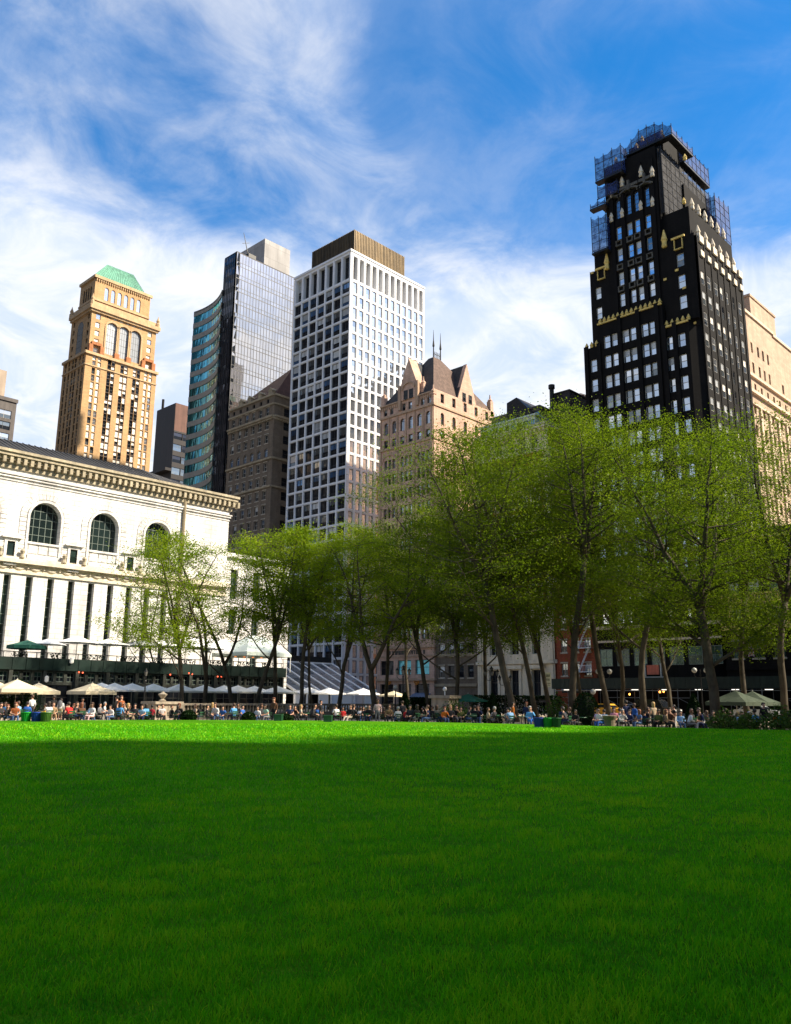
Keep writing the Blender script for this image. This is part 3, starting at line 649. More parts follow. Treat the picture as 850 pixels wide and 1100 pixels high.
# ================================================================== gabled peach building
def gabled_building():
    X0, Y0, Y1 = XS, 103.0, 117.7; X1 = float(onY(531, 433, Y0)[0])
    z = lambda y: zX(463, y, X0)
    r, b = B('gabled_building', X0, Y0, 'peach stone building with steep gables and a slate pyramid roof, orange roundels above its shop')
    mb = MB(); W = []; fr, w = north(X0, Y1, Y0); fr2, w2 = west(Y0, X0, X1)
    ze = z(421); zA = z(434.5); fh = z(483)-z(501.5)
    six = even(6, w, 1.15, .5, .4); nine = []
    for k in range(3):
        c0 = .5+(w-.9)/3*(k+.5)
        nine += [(c0+d-.42, c0+d+.42) for d in (-1.15, 0, 1.15)]
    st = [(H('hung', 'frame_dk', 'g_sky', 'g_grey'), 4), (H('hung', 'frame_dk', 'g_grey', 'g_dark'), 3), (H('hung', 'frame_dk', 'g_blind', 'g_dark'), 1)]
    zt3 = z(494)
    rows = [(zt3-.1-k*fh-2.1*(k > 0)-(.0), 0) for k in range(1)]
    low = [(z(510.8)-k*fh, z(510.8)-k*fh+2.15) for k in range(12)]; low = [q for q in low if q[0] > 12.5]
    ops = wallgrid(mb, fr, w, 11.5, z(496), nine, low, .35); W += wins(fr, ops, .35, st)
    ops = wallgrid(mb, fr, w, z(496), z(471.5), nine, [(z(493.5), z(482.2))], .35, arch=True); W += [(f, u, q, d, a, h, ('arch', 'frame_dk', 'g_sky', 'g_grey')) for f, u, q, d, a, h, _ in wins(fr, ops, .35, st)]
    ops = wallgrid(mb, fr, w, z(471.5), z(456.5), six, [(z(470), z(460))], .35); W += wins(fr, ops, .35, st)
    ops = wallgrid(mb, fr, w, z(456.5), zA, six, [(z(454), z(440.3))], .35, arch=True); W += [(f, u, q, d, a, h, ('arch', 'frame_dk', 'g_sky', 'g_blue')) for f, u, q, d, a, h, _ in wins(fr, ops, .35, st)]
    sixa = [(w*f-.5, w*f+.5) for f in (.10, .22, .45, .57, .80, .92)]
    ops = wallgrid(mb, fr, w, zA, ze, sixa, [(zA+.45, zA+2.0)], .35); W += wins(fr, ops, .35, st)
    # ground storeys
    c3 = [(.9+4.55*k, .9+4.55*k+3.5) for k in range(3)]
    ops = wallgrid(mb, fr, w, 5.6, 11.5, c3, [(6.3, 9.0)], .4)
    W1 = [(fr, (c+d)/2, a, .39, d-c, e-a, ('cross', 'frame_dk', 'cyan', 'cyan') if k > 0 else ('cross', 'frame_dk', 'g_dark', 'g_dark')) for k, (c, d, a, e) in enumerate(ops)]
    ops = wallgrid(mb, fr, w, 0, 5.6, c3, [(.6, 4.6)], .5); W1 += [(fr, (c+d)/2, a, .49, d-c, e-a, ('multi', 'frame_dk', 'g_dark', 'g_dark')) for c, d, a, e in ops]
    # west face
    five = even(5, w2, 1.05, .8, .9)
    ops = wallgrid(mb, fr2, w2, 0, z(496), five, low, .35); W += wins(fr2, ops, .35, st)
    ops = wallgrid(mb, fr2, w2, z(496), z(456.5), five, [(z(493.5), z(483)), (z(470), z(460))], .35); W += wins(fr2, ops, .35, st)
    ops = wallgrid(mb, fr2, w2, z(456.5), zA, five, [(z(454), z(441))], .35, arch=True); W += [(f, u, q, d, a, h, ('arch', 'frame_dk', 'g_grey', 'g_dark')) for f, u, q, d, a, h, _ in wins(fr2, ops, .35, st)]
    zk = ze+.6
    ops = wallgrid(mb, fr2, w2, zA, zk, five, [(zA+.8, zA+2.7)], .35); W += wins(fr2, ops, .35, st)
    backs(mb, X0, X1, Y0, Y1, 0, ze)
    # north gable
    ga = onX(440, 385, X0); gc = w-(float(ga[1])-Y0); gw = 2.4; gz = float(ga[2])
    slabpoly(mb, fr, [(gc-gw, ze-.05), (gc+gw, ze-.05), (gc+gw, ze+2.6), (gc, gz), (gc-gw, ze+2.6)], .25, 2.2)
    W2 = [(fr, gc+d, ze-.1, -.26, 1.1, 2.0, ('hung', 'frame_dk', 'g_dark', 'g_dark')) for d in (-.75, .75)]
    # west gable
    wa = onY(501.5, 391, Y0); wu = float(wa[0])-X0; wz = float(wa[2]); ww_ = 3.0
    slabpoly(mb, fr2, [(wu-ww_, zk-.05), (wu+ww_, zk-.05), (wu, wz)], .02, .9)
    W2 += [(fr2, wu+d, zk-.3, -.03, 1.1, 1.9, ('hung', 'frame_dk', 'g_grey', 'g_dark')) for d in (-1.0, 1.0)]
    mb.build('wall', MT['peach'], r, origin=b)
    t = MB()
    for q, h, o in ((z(471.8), .5, .3), (zA-.25, .45, .3), (11.2, .5, .4), (5.2, .45, .45), (9.6, .25, .2)):
        trim(t, fr, 0, w+o, q, q+h, o); trim(t, fr2, 0, w2, q, q+h*.8, o*.7)
    for k in range(4): u = .25+(w-.75)/3*k; trim(t, fr, max(u-.3, 0), u+.3, 11.7, z(472), .22)
    for k in range(7): u = .3+(w-.6)/6*k; trim(t, fr, max(u-.16, 0), u+.16, z(471), zA-.3, .18)
    for k in range(3):
        cx = .5+(w-.9)/3*(k+.5); zc = z(486)
        for q in range(12):
            a0, a1 = math.pi*q/12, math.pi*(q+1)/12
            slabpoly(t, fr, [(cx+1.95*math.cos(a0), zc+1.6*math.sin(a0)), (cx+2.2*math.cos(a0), zc+1.85*math.sin(a0)), (cx+2.2*math.cos(a1), zc+1.85*math.sin(a1)), (cx+1.95*math.cos(a1), zc+1.6*math.sin(a1))], .16, .02)
    for k in range(26):
        if abs(w*(k+.5)/26-gc) > gw+.3: trim(t, fr, w*(k+.2)/26, w*(k+.7)/26, ze-1.0, ze-.25, .15)
    trim(t, fr, 0, gc-gw-.3, ze-.15, ze+.15, .3); trim(t, fr, gc+gw+.3, w+.2, ze-.15, ze+.15, .3)
    for dx in (-gw, gw): trim(t, fr, gc+dx-.35, gc+dx+.35, ze-2, ze+3.2, .5)
    for k in range(9):
        a0, a1 = math.pi*k/9, math.pi*(k+1)/9
        slabpoly(t, fr, [(gc+q*math.cos(a), ze+2.1+q*.8*math.sin(a)) for q, a in ((1.5, a0), (1.85, a0), (1.85, a1), (1.5, a1))], .5, -.2)
    # dark letters-like relief course over the shop
    t.build('cornice', surf('peach trim', (.50, .34, .23), .2, .5, .2, .85), r, origin=b)
    place_windows(r, b, W, zhide=30); place_windows(r, b, W1, 'shop_window'); place_windows(r, b, W2, 'gable_window')
    # roof: steep hip with a short ridge
    p1, p2 = onX(466.5, 381, X0+4.2), onX(478, 381, X0+4.2)
    za = float(p1[2]); m = MB(); ya = float(p1[1])
    a = [(X0+.1, Y0+.15, ze), (X1-.3, Y0+.15, zk), (X1-.3, Y1, ze), (X0+.1, Y1, ze)]
    rx0, rx1 = X0+5.0, X0+7.2; ry0, ry1 = Y0+4.4, Y0+5.8
    m.mesh(a+[(rx0, ry0, za), (rx1, ry0, za), (rx1, ry1, za), (rx0, ry1, za)], [(0, 1, 5, 4)], 0)
    m.mesh(a+[(rx0, ry0, za), (rx1, ry0, za), (rx1, ry1, za), (rx0, ry1, za)], [(3, 0, 4, 7), (1, 2, 6, 5), (2, 3, 7, 6), (4, 5, 6, 7)], 1)
    m.build('roof', [MT['slate'], MT['slate2']], r, origin=b)
    m = MB(); m.mesh([(X0+wu-ww_, Y0+.2, zk), (X0+wu+ww_, Y0+.2, zk), (X0+wu, Y0+.2, wz-.1), (X0+wu, Y0+5.2, wz-.1), (X0+wu-ww_, Y0+1.4, zk), (X0+wu+ww_, Y0+1.4, zk)], [(0, 2, 3, 4), (2, 1, 5, 3)])
    m.mesh([(X0+.3, Y0+w-gc-gw, ze+2.5), (X0+.3, Y0+w-gc, gz-.2), (X0+4.5, Y0+w-gc, gz-.2), (X0+2.6, Y0+w-gc-gw, ze+2.5), (X0+.3, Y0+w-gc+gw, ze+2.5), (X0+2.6, Y0+w-gc+gw, ze+2.5)], [(0, 1, 2, 3), (1, 4, 5, 2)])
    m.build('gable_roof', MT['slate2'], r, origin=b)
    for px in (rx0, rx1):
        m = MB(); m.tube([(px, ry0, za), (px, ry0, za+2.2), (px, ry0, za+2.4), (px, ry0, za+3.8), (px, ry0, za+6.0)], [.14, .12, .26, .10, .03], 6); m.build('finial', MT['iron'], r, origin=b)
    m = MB()
    for k in range(6): x = rx0+(rx1-rx0)*k/5; m.tube([(x, ry0, za), (x, ry0, za+1.3)], .07, 5)
    m.box(rx0, ry0-.05, za+.7, rx1, ry0+.05, za+.8); m.build('roof_railing', MT['iron'], r, origin=b)
    for (x, y, h) in ((X0+.5, Y1-.6, 3.6), (X1-.8, Y0+.5, 4.2), (X0+.3, Y0+.4, 1.2), (X0+1.0, Y0+w-gc-gw-.5, 4.0)):
        m = MB(); m.box(x-.5, y-.5, ze-.5, x+.5, y+.5, ze+h-1.3); m.lathe([(.5, 0), (.55, .3), (.2, .7), (.1, 1.6)], (x, y, ze+h-1.3), 6); m.build('pinnacle', MT['peach'], r, origin=b)
    # orange roundels in the shop front
    for px in (417.5, 447.3):
        p = onX(px, 732, X0-.35); m = MB(); u = Vector((0, -1, 0)); c = Vector(p)
        def disk(rad, x, mi, n=20): m.mesh([(x, c.y+rad*math.cos(2*math.pi*k/n), c.z+rad*math.sin(2*math.pi*k/n)) for k in range(n)]+[(x+.12, c.y+rad*math.cos(2*math.pi*k/n), c.z+rad*math.sin(2*math.pi*k/n)) for k in range(n)], [tuple(range(n))]+[(k, (k+1) % n, n+(k+1) % n, n+k) for k in range(n)], mi)
        disk(.62, c.x, 0); disk(.50, c.x-.02, 1); disk(.40, c.x-.04, 0)
        for an in (70, 200, 330):
            a_ = R(an); m.mesh([(c.x-.06, c.y+.05*math.sin(a_), c.z-.05*math.cos(a_)), (c.x-.06, c.y-.05*math.sin(a_), c.z+.05*math.cos(a_)), (c.x-.06, c.y+.34*math.cos(a_)-.09*math.sin(a_), c.z+.34*math.sin(a_)+.09*math.cos(a_)), (c.x-.06, c.y+.34*math.cos(a_)+.09*math.sin(a_), c.z+.34*math.sin(a_)-.09*math.cos(a_))], [(0, 1, 2, 3)], 1)
        m.build('round_sign', [surf('orange sign', (.75, .27, .04), .05, 1), MT['iron']], r, origin=b)
    m = MB(); rr = random.Random(4); u = 3.4
    while u < w-2.2:
        ww = rr.uniform(.16, .42); trim(m, fr, u, u+ww*.3, 10.05, 10.8, .12); trim(m, fr, u+ww*.3, u+ww, rr.choice((10.05, 10.4, 10.65)), 10.8, .1)
        u += ww+rr.choice((.12, .12, .15, .5))
    m.build('relief_lettering', MT['darkstone'], r, origin=b)
    m = MB(); P = fr.P
    m.mesh([P(9.6, 3.0, .2), P(14.0, 3.0, .2), P(14.0, 2.0, -1.6), P(9.6, 2.0, -1.6)], [(0, 1, 2, 3)]); m.mesh([P(9.6, 2.0, -1.6), P(14, 2.0, -1.6), P(14, 1.7, -1.6), P(9.6, 1.7, -1.6)], [(0, 1, 2, 3)])
    m.build('awning', surf('grey blue awning', (.16, .19, .25), .1, 1), r, origin=b)
gabled_building()

# ================================================================== row along the street
def simple_block(name, label, X0, X1, Y0, Y1, zt, wallm, trimm, cols, fh, ww, wh, st, z0=4.5, ztrim=(), base=None, westwin=True, depth=.3, arch_rows=()):
    r, b = B(name, X0, Y0, label); mb = MB(); W = []
    fr, w = north(X0, Y1, Y0); rows = []
    q = z0+fh*.3
    while q+wh < zt-1.2: rows.append((q, q+wh)); q += fh
    ops = wallgrid(mb, fr, w, 0, zt, even(cols, w, ww, .4, .4), rows, depth); W += [(f, u, q_, d, a, h, (s_[0]+'+',)+s_[1:]) for f, u, q_, d, a, h, s_ in wins(fr, ops, depth, st)]
    fr2, w2 = west(Y0, X0, X1)
    if westwin: ops = wallgrid(mb, fr2, w2, 0, zt, even(max(2, int(w2/3.4)), w2, ww*.9, .8, .8), rows, depth); W += wins(fr2, ops, depth, st)
    else: mb.face([fr2.P(0, 0), fr2.P(w2, 0), fr2.P(w2, zt), fr2.P(0, zt)])
    backs(mb, X0, X1, Y0, Y1, 0, zt); mb.face([(X0, Y0, zt-.3), (X1, Y0, zt-.3), (X1, Y1, zt-.3), (X0, Y1, zt-.3)])
    mb.build('wall', MT[wallm], r, origin=b)
    t = MB()
    for f_, l in ((fr, w), (fr2, w2)):
        trim(t, f_, 0, l, zt-.6, zt+.25, .45); trim(t, f_, 0, l, z0-.4, z0+.1, .3)
        for a in ztrim: trim(t, f_, 0, l, a, a+.4, .3)
    t.build('cornice', MT[trimm], r, origin=b)
    place_windows(r, b, W)
    return r, b, fr, w, fr2, w2
STD = [(H('hung', 'frame_dk', 'g_dark'), 3), (H('hung', 'frame_dk', 'g_grey', 'g_dark'), 2), (H('hung', 'frame_lt', 'g_blind', 'g_dark'), 1)]
simple_block('brown_brick_building', 'dark brown brick building squeezed between the gabled building and the red and white one', XS+.3, 140, 93.2, 102.9, zX(490, 553, XS), 'brownstone', 'brownlime', 4, 3.9, 1.3, 2.1, STD, ztrim=(9.5,))

def club_building():
    X0 = XS-.2; Y0, Y1 = 76.9, 92.8; zt = zX(550, 463, X0); X1 = 145
    r, b = B('brick_and_stone_building', X0, Y0, 'red brick building with white stone quoins and base, glazed terraces on its roof')
    mb = MB(); W = []; fr, w = north(X0, Y1, Y0); fr2, w2 = west(Y0, X0, X1)
    zb = zX(550, 655, X0); c3 = even(3, w, 1.7, 1.4, 1.4)
    st = [(H('cross', 'frame_lt', 'g_dark'), 2), (H('cross', 'frame_lt', 'g_grey', 'g_dark'), 2), (H('cross', 'frame_lt', 'g_blind', 'g_dark'), 1)]
    c5 = even(5, w, 1.45, 1.6, 1.6); rows = []
    q = zb+1.2
    while q+2.3 < zt-4.6: rows.append((q, q+2.3)); q += 4.1
    ops = wallgrid(mb, fr, w, zb, zt-4.4, c5, rows, .4); W += wins(fr, ops, .4, st)
    ops2 = wallgrid(mb, fr, w, zt-4.4, zt-.9, c5, [(zt-4.1, zt-1.5)], .4, mi=1, arch=True); W += [(f, u, q_, d, a, h, ('arch', 'frame_lt', 'g_dark', 'g_dark')) for f, u, q_, d, a, h, _ in wins(fr, ops2, .4, st)]
    ops = wallgrid(mb, fr, w, 8.2, zb, c3, [(9.3, zb-1.3)], .5, mi=1, arch=True); W += [(f, u, q_, d, a, h, ('arch', 'frame_lt', 'g_dark', 'g_dark')) for f, u, q_, d, a, h, _ in wins(fr, ops, .5, st)]
    ops = wallgrid(mb, fr, w, 0, 8.2, c3, [(2.6, 6.7)], .5, mi=1); W += [(f, u, q_, d, a, h, ('cross', 'frame_dk', 'g_dark', 'g_dark')) for f, u, q_, d, a, h, _ in wins(fr, ops, .5, st)]
    ops = wallgrid(mb, fr2, w2, 0, zt-.9, even(5, w2, 1.3, 1, 1), rows, .4); W += wins(fr2, ops, .4, st)
    mb.face([fr.P(0, zt-.9), fr.P(w, zt-.9), fr.P(w, zt), fr.P(0, zt)], 1); mb.face([fr2.P(0, zt-.9), fr2.P(w2, zt-.9), fr2.P(w2, zt), fr2.P(0, zt)], 1)
    backs(mb, X0, X1, Y0, Y1, 0, zt); mb.face([(X0, Y0, zt-.4), (X1, Y0, zt-.4), (X1, Y1, zt-.4), (X0, Y1, zt-.4)])
    mb.build('wall', [MT['red'], MT['whitestone']], r, origin=b)
    t = MB(); k = 0; q = zb+.6
    while q < zt-5:
        L = 1.25 if k % 2 else .85
        trim(t, fr, 0, L, q, q+.62, .14); trim(t, fr, w-L, w, q, q+.62, .14); trim(t, fr2, 0, L, q, q+.62, .14); q += .66; k += 1
    for c, d in c5:
        for a, e in rows:
            trim(t, fr, c-.32, c-.02, a-.1, e+.1, .13); trim(t, fr, d+.02, d+.32, a-.1, e+.1, .13); trim(t, fr, c-.4, d+.4, e+.12, e+.55, .2); trim(t, fr, c-.3, d+.3, a-.4, a-.12, .2)
    for c, d in c3: trim(t, fr, c-.55, c-.05, 2.2, 6.8, .25); trim(t, fr, d+.05, d+.55, 2.2, 6.8, .25); trim(t, fr, c-.8, d+.8, 6.9, 7.5, .5); trim(t, fr, c-.6, d+.6, 1.9, 2.4, .4)
    for k in range(4): u = .2+(w-1.2)/3*k; trim(t, fr, u, u+.8, 8.4, zb-.6, .28); trim(t, fr, u, u+.8, .2, 7.6, .2)
    for q, h, o in ((zb-.5, .9, .7), (7.7, .6, .5), (zt-4.9, .5, .5), (zt-.9, .35, .9), (zt-.1, .3, .3)): trim(t, fr, -o*.0, w, q, q+h, o); trim(t, fr2, 0, w2, q, q+h, o*.6)
    for k in range(18): trim(t, fr, w*(k+.25)/18, w*(k+.75)/18, zt-1.45, zt-.92, .7)
    t.build('stone_trim', MT['whitestone'], r, origin=b)
    place_windows(r, b, W)
    # roof terraces
    for (pa, pb, yt, yb, dx, n, nm) in ((516, 575, 0, 3.0, 2.0, 9, 'glazed_terrace'), (528, 580, 3.0, 5.6, 5.0, 6, 'upper_terrace')):
        x = X0+dx; ya = float(onX(pa, 450, x)[1]); yb_ = float(onX(pb, 450, x)[1]); m = MB()
        f3, w3 = north(x, ya, yb_); ops = wallgrid(m, f3, w3, zt-.4+yt, zt-.4+yb, even(n, w3, w3/n-.25), [(zt+yt+.5, zt+yb-1.0)], .2, mi=0)
        m.box(x-.35, yb_-.3, zt-.4+yb, x+9, ya+.3, zt-.1+yb, 0); m.face([(x, ya, zt-.4), (x+9, ya, zt-.4), (x+9, ya, zt-.4+yb), (x, ya, zt-.4+yb)]); m.face([(x, yb_, zt-.4), (x+9, yb_, zt-.4), (x+9, yb_, zt-.4+yb), (x, yb_, zt-.4+yb)])
        o = m.build(nm, MT['canvas_pale' if dx < 3 else 'grey'], r, origin=b)
        for it in wins(f3, ops, .2, [(('fixed', 'frame_dk', 'g_blue', 'g_blue'), 1), (('fixed', 'frame_dk', 'g_dark', 'g_dark'), 1)]):
            me, _, _ = winmesh(it[4], it[5], it[6]); p = it[0].P(it[1], it[2], it[3]); link('terrace_window', me, r, (p[0]-b[0], p[1]-b[1], p[2]-b[2]), f3.rz)
    x = X0+7; p = onX(592, 425, x); q = onX(612, 424, x)
    m = MB(); zp = float(p[2]); m.box(x, float(q[1]), zt-.4, x+8, float(p[1]), zp); m.box(x-.1, float(q[1])-.1, zp, x+8.1, float(p[1])+.1, zp+.25); m.build('bulkhead', MT['darkbrown'], r, origin=b)
    c = onX(593.5, 440, x-1); zc = zX(593.5, 413.5, x-1); m = MB(); m.tube([(c[0], c[1], zt), (c[0], c[1], zc-.8), (c[0], c[1], zc-.7), (c[0], c[1], zc)], [.42, .42, .6, .6], 9); m.build('chimney_pipe', MT['iron'], r, origin=b)
    x = X0+4.5; p = onX(551, 428, x); m = MB(); zp = float(p[2]); m.mesh([(x, p[1]+1.6, zt), (x, p[1]-4.6, zt), (x, p[1]-4.4, zt+4.2), (x, p[1]-.8, zp), (x, p[1]+1.4, zp-.6), (x+6, p[1]+1.6, zt), (x+6, p[1]-4.6, zt), (x+6, p[1]-4.4, zt+4.2), (x+6, p[1]-.8, zp), (x+6, p[1]+1.4, zp-.6)], [(0, 1, 2, 3, 4), (2, 3, 8, 7), (3, 4, 9, 8), (4, 0, 5, 9), (1, 2, 7, 6)]); m.build('stair_roof', MT['darkbrown'], r, origin=b)
club_building()

def red_building():
    X0 = XS+.1; Y0, Y1 = 69.5, 76.8; zt = zX(610, 622, X0)
    r, b, fr, w, fr2, w2 = simple_block('red_brick_building', 'low red brick building with zigzag fire escape beside the black tower', X0, 135, Y0, Y1, zt, 'red', 'whitestone', 3, 3.7, 1.15, 1.9, [(H('cross', 'frame_lt', 'g_grey', 'g_dark'), 1), (H('cross', 'frame_lt', 'g_blind', 'g_grey'), 1)], z0=4.6, westwin=False)
    m = MB()
    for k in range(4):
        z = 6.2+3.7*k
        if z > zt-2: break
        m.mesh([fr.P(w-3.2, z, -1.1), fr.P(w-.3, z, -1.1), fr.P(w-.3, z, .0), fr.P(w-3.2, z, 0)], [(0, 1, 2, 3)])
        for u in np.linspace(w-3.2, w-.3, 12): m.tube([fr.P(u, z, -1.1), fr.P(u, z+1.0, -1.1)], .025, 4)
        m.tube([fr.P(w-3.2, z+1, -1.1), fr.P(w-.3, z+1, -1.1)], .04, 4); m.tube([fr.P(w-3.2, z, -1.1), fr.P(w-.3, z, -1.1)], .06, 4)
        if k < 3: m.tube([fr.P(w-2.8, z, -.9), fr.P(w-.8, z+3.7, -.9)], .07, 4); m.tube([fr.P(w-2.8, z, -.6), fr.P(w-.8, z+3.7, -.6)], .07, 4)
    m.build('fire_escape', MT['whitepaint'], r, origin=b)
    m = MB(); u0, u1 = 1.0, w-.6
    za, zb = 3.5, 4.35; c = u0+(u1-u0)*.48
    trim(m, fr, u0, c, za, zb, .35, 0); trim(m, fr, c, u1, za, zb, .35, 1); trim(m, fr, u0, u1, za-.5, za-.02, .3, 2)
    rr = random.Random(3)
    for (a, e, mi, rows_) in ((u0+.2, c-.3, 1, 2), (c+.25, u1-.25, 0, 3)):
        for k in range(rows_):
            z = za+.12+(zb-za-.2)/rows_*k; u = a
            while u < e-.3:
                l = rr.uniform(.12, .4); trim(m, fr, u, min(u+l, e), z, z+.14, .37, mi, -.34); u += l+.09
    m.build('shop_sign', [plain('white sign face', (.75, .78, .82), .4), plain('blue sign face', (.06, .17, .52), .4), MT['iron']], r, origin=b)
    # taller plain block behind with a water tank
    X1 = 152.0; Ya = float(onX(600, 440, X1)[1]); Yb = float(onX(640, 440, X1)[1]); z2 = zX(612, 433, X1)
    r2, b2, *_ = simple_block('orange_brick_building', 'orange brick building seen above the trees beside the black tower', X1, 170, Yb, Ya, z2, 'rust', 'rust', 4, 4, 1.3, 2, STD)
    p = onX(624.5, 441, X1+6); d = abs(float(onX(615.5, 430, X1+6)[1]-onX(633.5, 430, X1+6)[1]))/2*.72; ztop = zX(624.5, 421, X1+6)
    t = empty('water_tank', (float(p[0]), float(p[1]), z2-.3), 'grey wooden rooftop water tank with conical cap beside the black tower', 'water tank')
    h = ztop-z2; m = MB(); m.lathe([(d, h*.25), (d, h*.8)], n=18)
    for k in range(18): a = 2*math.pi*k/18; m.box(d*math.cos(a)-.12, d*math.sin(a)-.12, h*.25, d*math.cos(a)+.12, d*math.sin(a)+.12, h*.8)
    for q in (.3, .45, .6, .75): m.lathe([(d+.08, h*q), (d+.1, h*q+.25)], n=18)
    m.build('tank', surf('weathered tank wood', (.13, .13, .14), .3, 1), t)
    m = MB(); m.lathe([(d*1.12, 0), (.1, h*.22)], (0, 0, h*.8), 18); m.build('cap', surf('tank cap', (.16, .15, .15), .3, 1), t)
    for sx in (-1, 1):
        for sy in (-1, 1): m = MB(); m.tube([(sx*d*.6, sy*d*.6, 0), (sx*d*.6, sy*d*.6, h*.25)], .2, 5); m.build('leg', MT['iron'], t)
red_building()
# ================================================================== black and gold tower
def black_tower():
    X0 = XS; Yf = lambda px, y=430, X=XS: float(onX(px, y, X)[1])
    Y1 = 69.3; Y0 = 49.3; X1 = 137.6
    r, b = B('black_gold_tower', X0, Y0, 'tall black brick tower with gilded crown wrapped in blue scaffold netting')
    mb = MB(); W = []; z = lambda y, px=736: zX(px, y, X0)
    fh = (z(357.5)-z(475.5))/5
    st = [(H('hung', 'frame_lt', 'g_sky'), 5), (H('hung', 'frame_lt', 'g_white', 'g_sky'), 2), (H('hung', 'frame_lt', 'g_blind', 'g_sky'), 2.5), (H('hung', 'frame_lt', 'g_grey'), .8)]
    top = z(356.5)+.15
    ztA = zX(634, 374, X0); ztB = zX(700, 330, X0); ztC = zX(735, 345, X0)
    ya, yb = Yf(646), Yf(718)
    rowsall = [(top-2.35-k*fh, top-.1-k*fh) for k in range(-1, 30)]; rowsall = [q for q in rowsall if q[0] > 12.5]
    ww = 1.25
    def seg(yl, yr, pxs, zt, X=X0, zb=0, rows=None, d=.35):
        fr, w = north(X, yl, yr); cols = [(yl-Yf(p, 430, X)-ww/2, yl-Yf(p, 430, X)+ww/2) for p in pxs]
        rr = [q for q in (rows or rowsall) if q[1] < zt-.6 and q[0] > zb+.3]
        ops = wallgrid(mb, fr, w, zb, zt, cols, rr, d); W.extend(wins(fr, ops, d, st)); return fr, w
    seg(Y1, ya, (639.5,), ztA); fB, wB = seg(ya, yb, (655, 663.8, 675.8, 684.4, 697, 705.8), ztB)
    fC, wC = seg(yb, Y0+1.6, (723.8, 736.8), ztC)
    # chamfered corner
    P0, P1 = (X0, Y0+1.6), (X0+1.6, Y0)
    mb.face([(*P0, 0), (*P1, 0), (*P1, ztC), (*P0, ztC)])
    fr2, w2 = west(Y0, X0+1.6, X1)
    cw = [(w2*f-.62, w2*f+.62) for f in (.07, .20, .35, .46, .58, .72, .88)]
    zw = zY(779, 300, Y0)
    z1 = zX(741, 251, X0+.7)
    rw = [q for q in rowsall+[(rowsall[0][0]+fh*k, rowsall[0][1]+fh*k) for k in range(1, 8)] if q[1] < z1-4]
    ops = wallgrid(mb, fr2, w2, 0, z1, cw, rw, .12); W += wins(fr2, ops, .12, [(H('hung', 'frame_lt', 'g_lit', 'g_sky'), 2), (H('hung', 'frame_lt', 'g_white', 'g_sky'), 3), (H('hung', 'frame_lt', 'g_blind', 'g_grey'), 1.5), (H('hung', 'frame_dk', 'g_dark', 'g_grey'), .8)])
    low = onY(797, 386, Y0)
    for a, e in ((ya, Y1),): mb.face([(X0, a, ztA), (X0, e, ztA), (X0+4, e, ztA), (X0+4, a, ztA)])
    mb.face([(X0, ya, ztB), (X0, yb, ztB), (X0+4, yb, ztB), (X0+4, ya, ztB)]); mb.face([(X0, yb, ztC), (X0, Y0, ztC), (X0+4, Y0, ztC), (X0+4, yb, ztC)])
    for yy in (ya, yb): mb.face([(X0, yy, min(ztA, ztC)-3), (X0+4, yy, min(ztA, ztC)-3), (X0+4, yy, ztB), (X0, yy, ztB)])
    # shaft
    Xs = X0+.7; rs = [(q[0], q[1]) for q in [(rowsall[0][0]+fh*k*1.02, rowsall[0][1]+fh*k*1.02) for k in range(0, 8)]]
    yl = Yf(634, 300, Xs); yr = Y0
    y1_, y2_ = Yf(655, 300, Xs), Yf(713, 300, Xs)
    fr, w = north(Xs, yl, y1_); c = yl-Yf(643, 320, Xs); ops = wallgrid(mb, fr, w, ztA-1, zX(640, 291, Xs), [(c-.55, c+.55)], [(q-1.1, q+1.1) for q in (zX(646, 335.4, Xs), zX(646, 313.7, Xs))], .3); W += wins(fr, ops, .3, st)
    fr, w = north(Xs, y2_, yr); c = y2_-Yf(731.5, 290, Xs); ops = wallgrid(mb, fr, w, ztC-1, z1, [(c-.62, c+.62)], [(q-1.15, q+1.15) for q in (zX(731, 325, Xs), zX(731, 302.4, Xs), zX(731, 279, Xs))], .3); W += wins(fr, ops, .3, st)
    z3 = zX(712, 152, Xs); fM, wM = north(Xs, y1_, y2_); cs = [(y1_-Yf(p, 280, Xs)-.48, y1_-Yf(p, 280, Xs)+.48) for p in (666.5, 678.5, 687, 699)]
    zar = zX(690, 226, Xs)
    ops = wallgrid(mb, fM, wM, ztB-1, zar, cs, [(q-1.2, q+1.2) for q in (66.8, 70.6, 75.0, 79.0)], .3); W += wins(fM, ops, .3, st)
    zat = zX(690, 208, Xs)
    ops = wallgrid(mb, fM, wM, zar, z3, cs, [(zar+.3, zat+1.2)], .45, arch=True); W += [(f, u, q_, d, a, h, ('archgrid', 'frame_dk', 'g_sky', 'g_grey')) for f, u, q_, d, a, h, _ in wins(fM, ops, .45, st)]
    zA = zY(745, 226, Y0+.9)
    def block(xa, xb, yc, yd, za, zb): mb.box(xa, yc, za, xb, yd, zb)
    block(Xs+.9, X1-1.2, Y0+.9, y2_-.01, z1-1, zA); block(Xs+.9, X1-1.2, y1_+.01, yl-.5, z1-3, zA-1.5)
    block(Xs+.5, X1+.3, y2_, y1_, z1-1, z3-.02)
    xq = float(onY(752, 200, y2_)[0])
    mb.face([(X0+1.6, Y0, z1), (X1, Y0, z1), (X1, yl, z1), (X0+1.6, yl, z1)])
    backs(mb, X0, X1, Y0, Y1, 0, ztA); backs(mb, X0+.7, X1, Y0, yl, ztA, z1)
    mb.build('wall', MT['black'], r, origin=b)
    # brick pilasters
    t = MB()
    for p in (632.5, 646.5, 669.8, 690.6, 711.5, 718.5, 730.2):
        u = Y1-Yf(p); f_, _ = north(X0, Y1, Y0); zt = ztA if p < 650 else (ztB if p < 717 else ztC); trim(t, f_, max(u-.35, 0), u+.35, 12, zt+.3, .28)
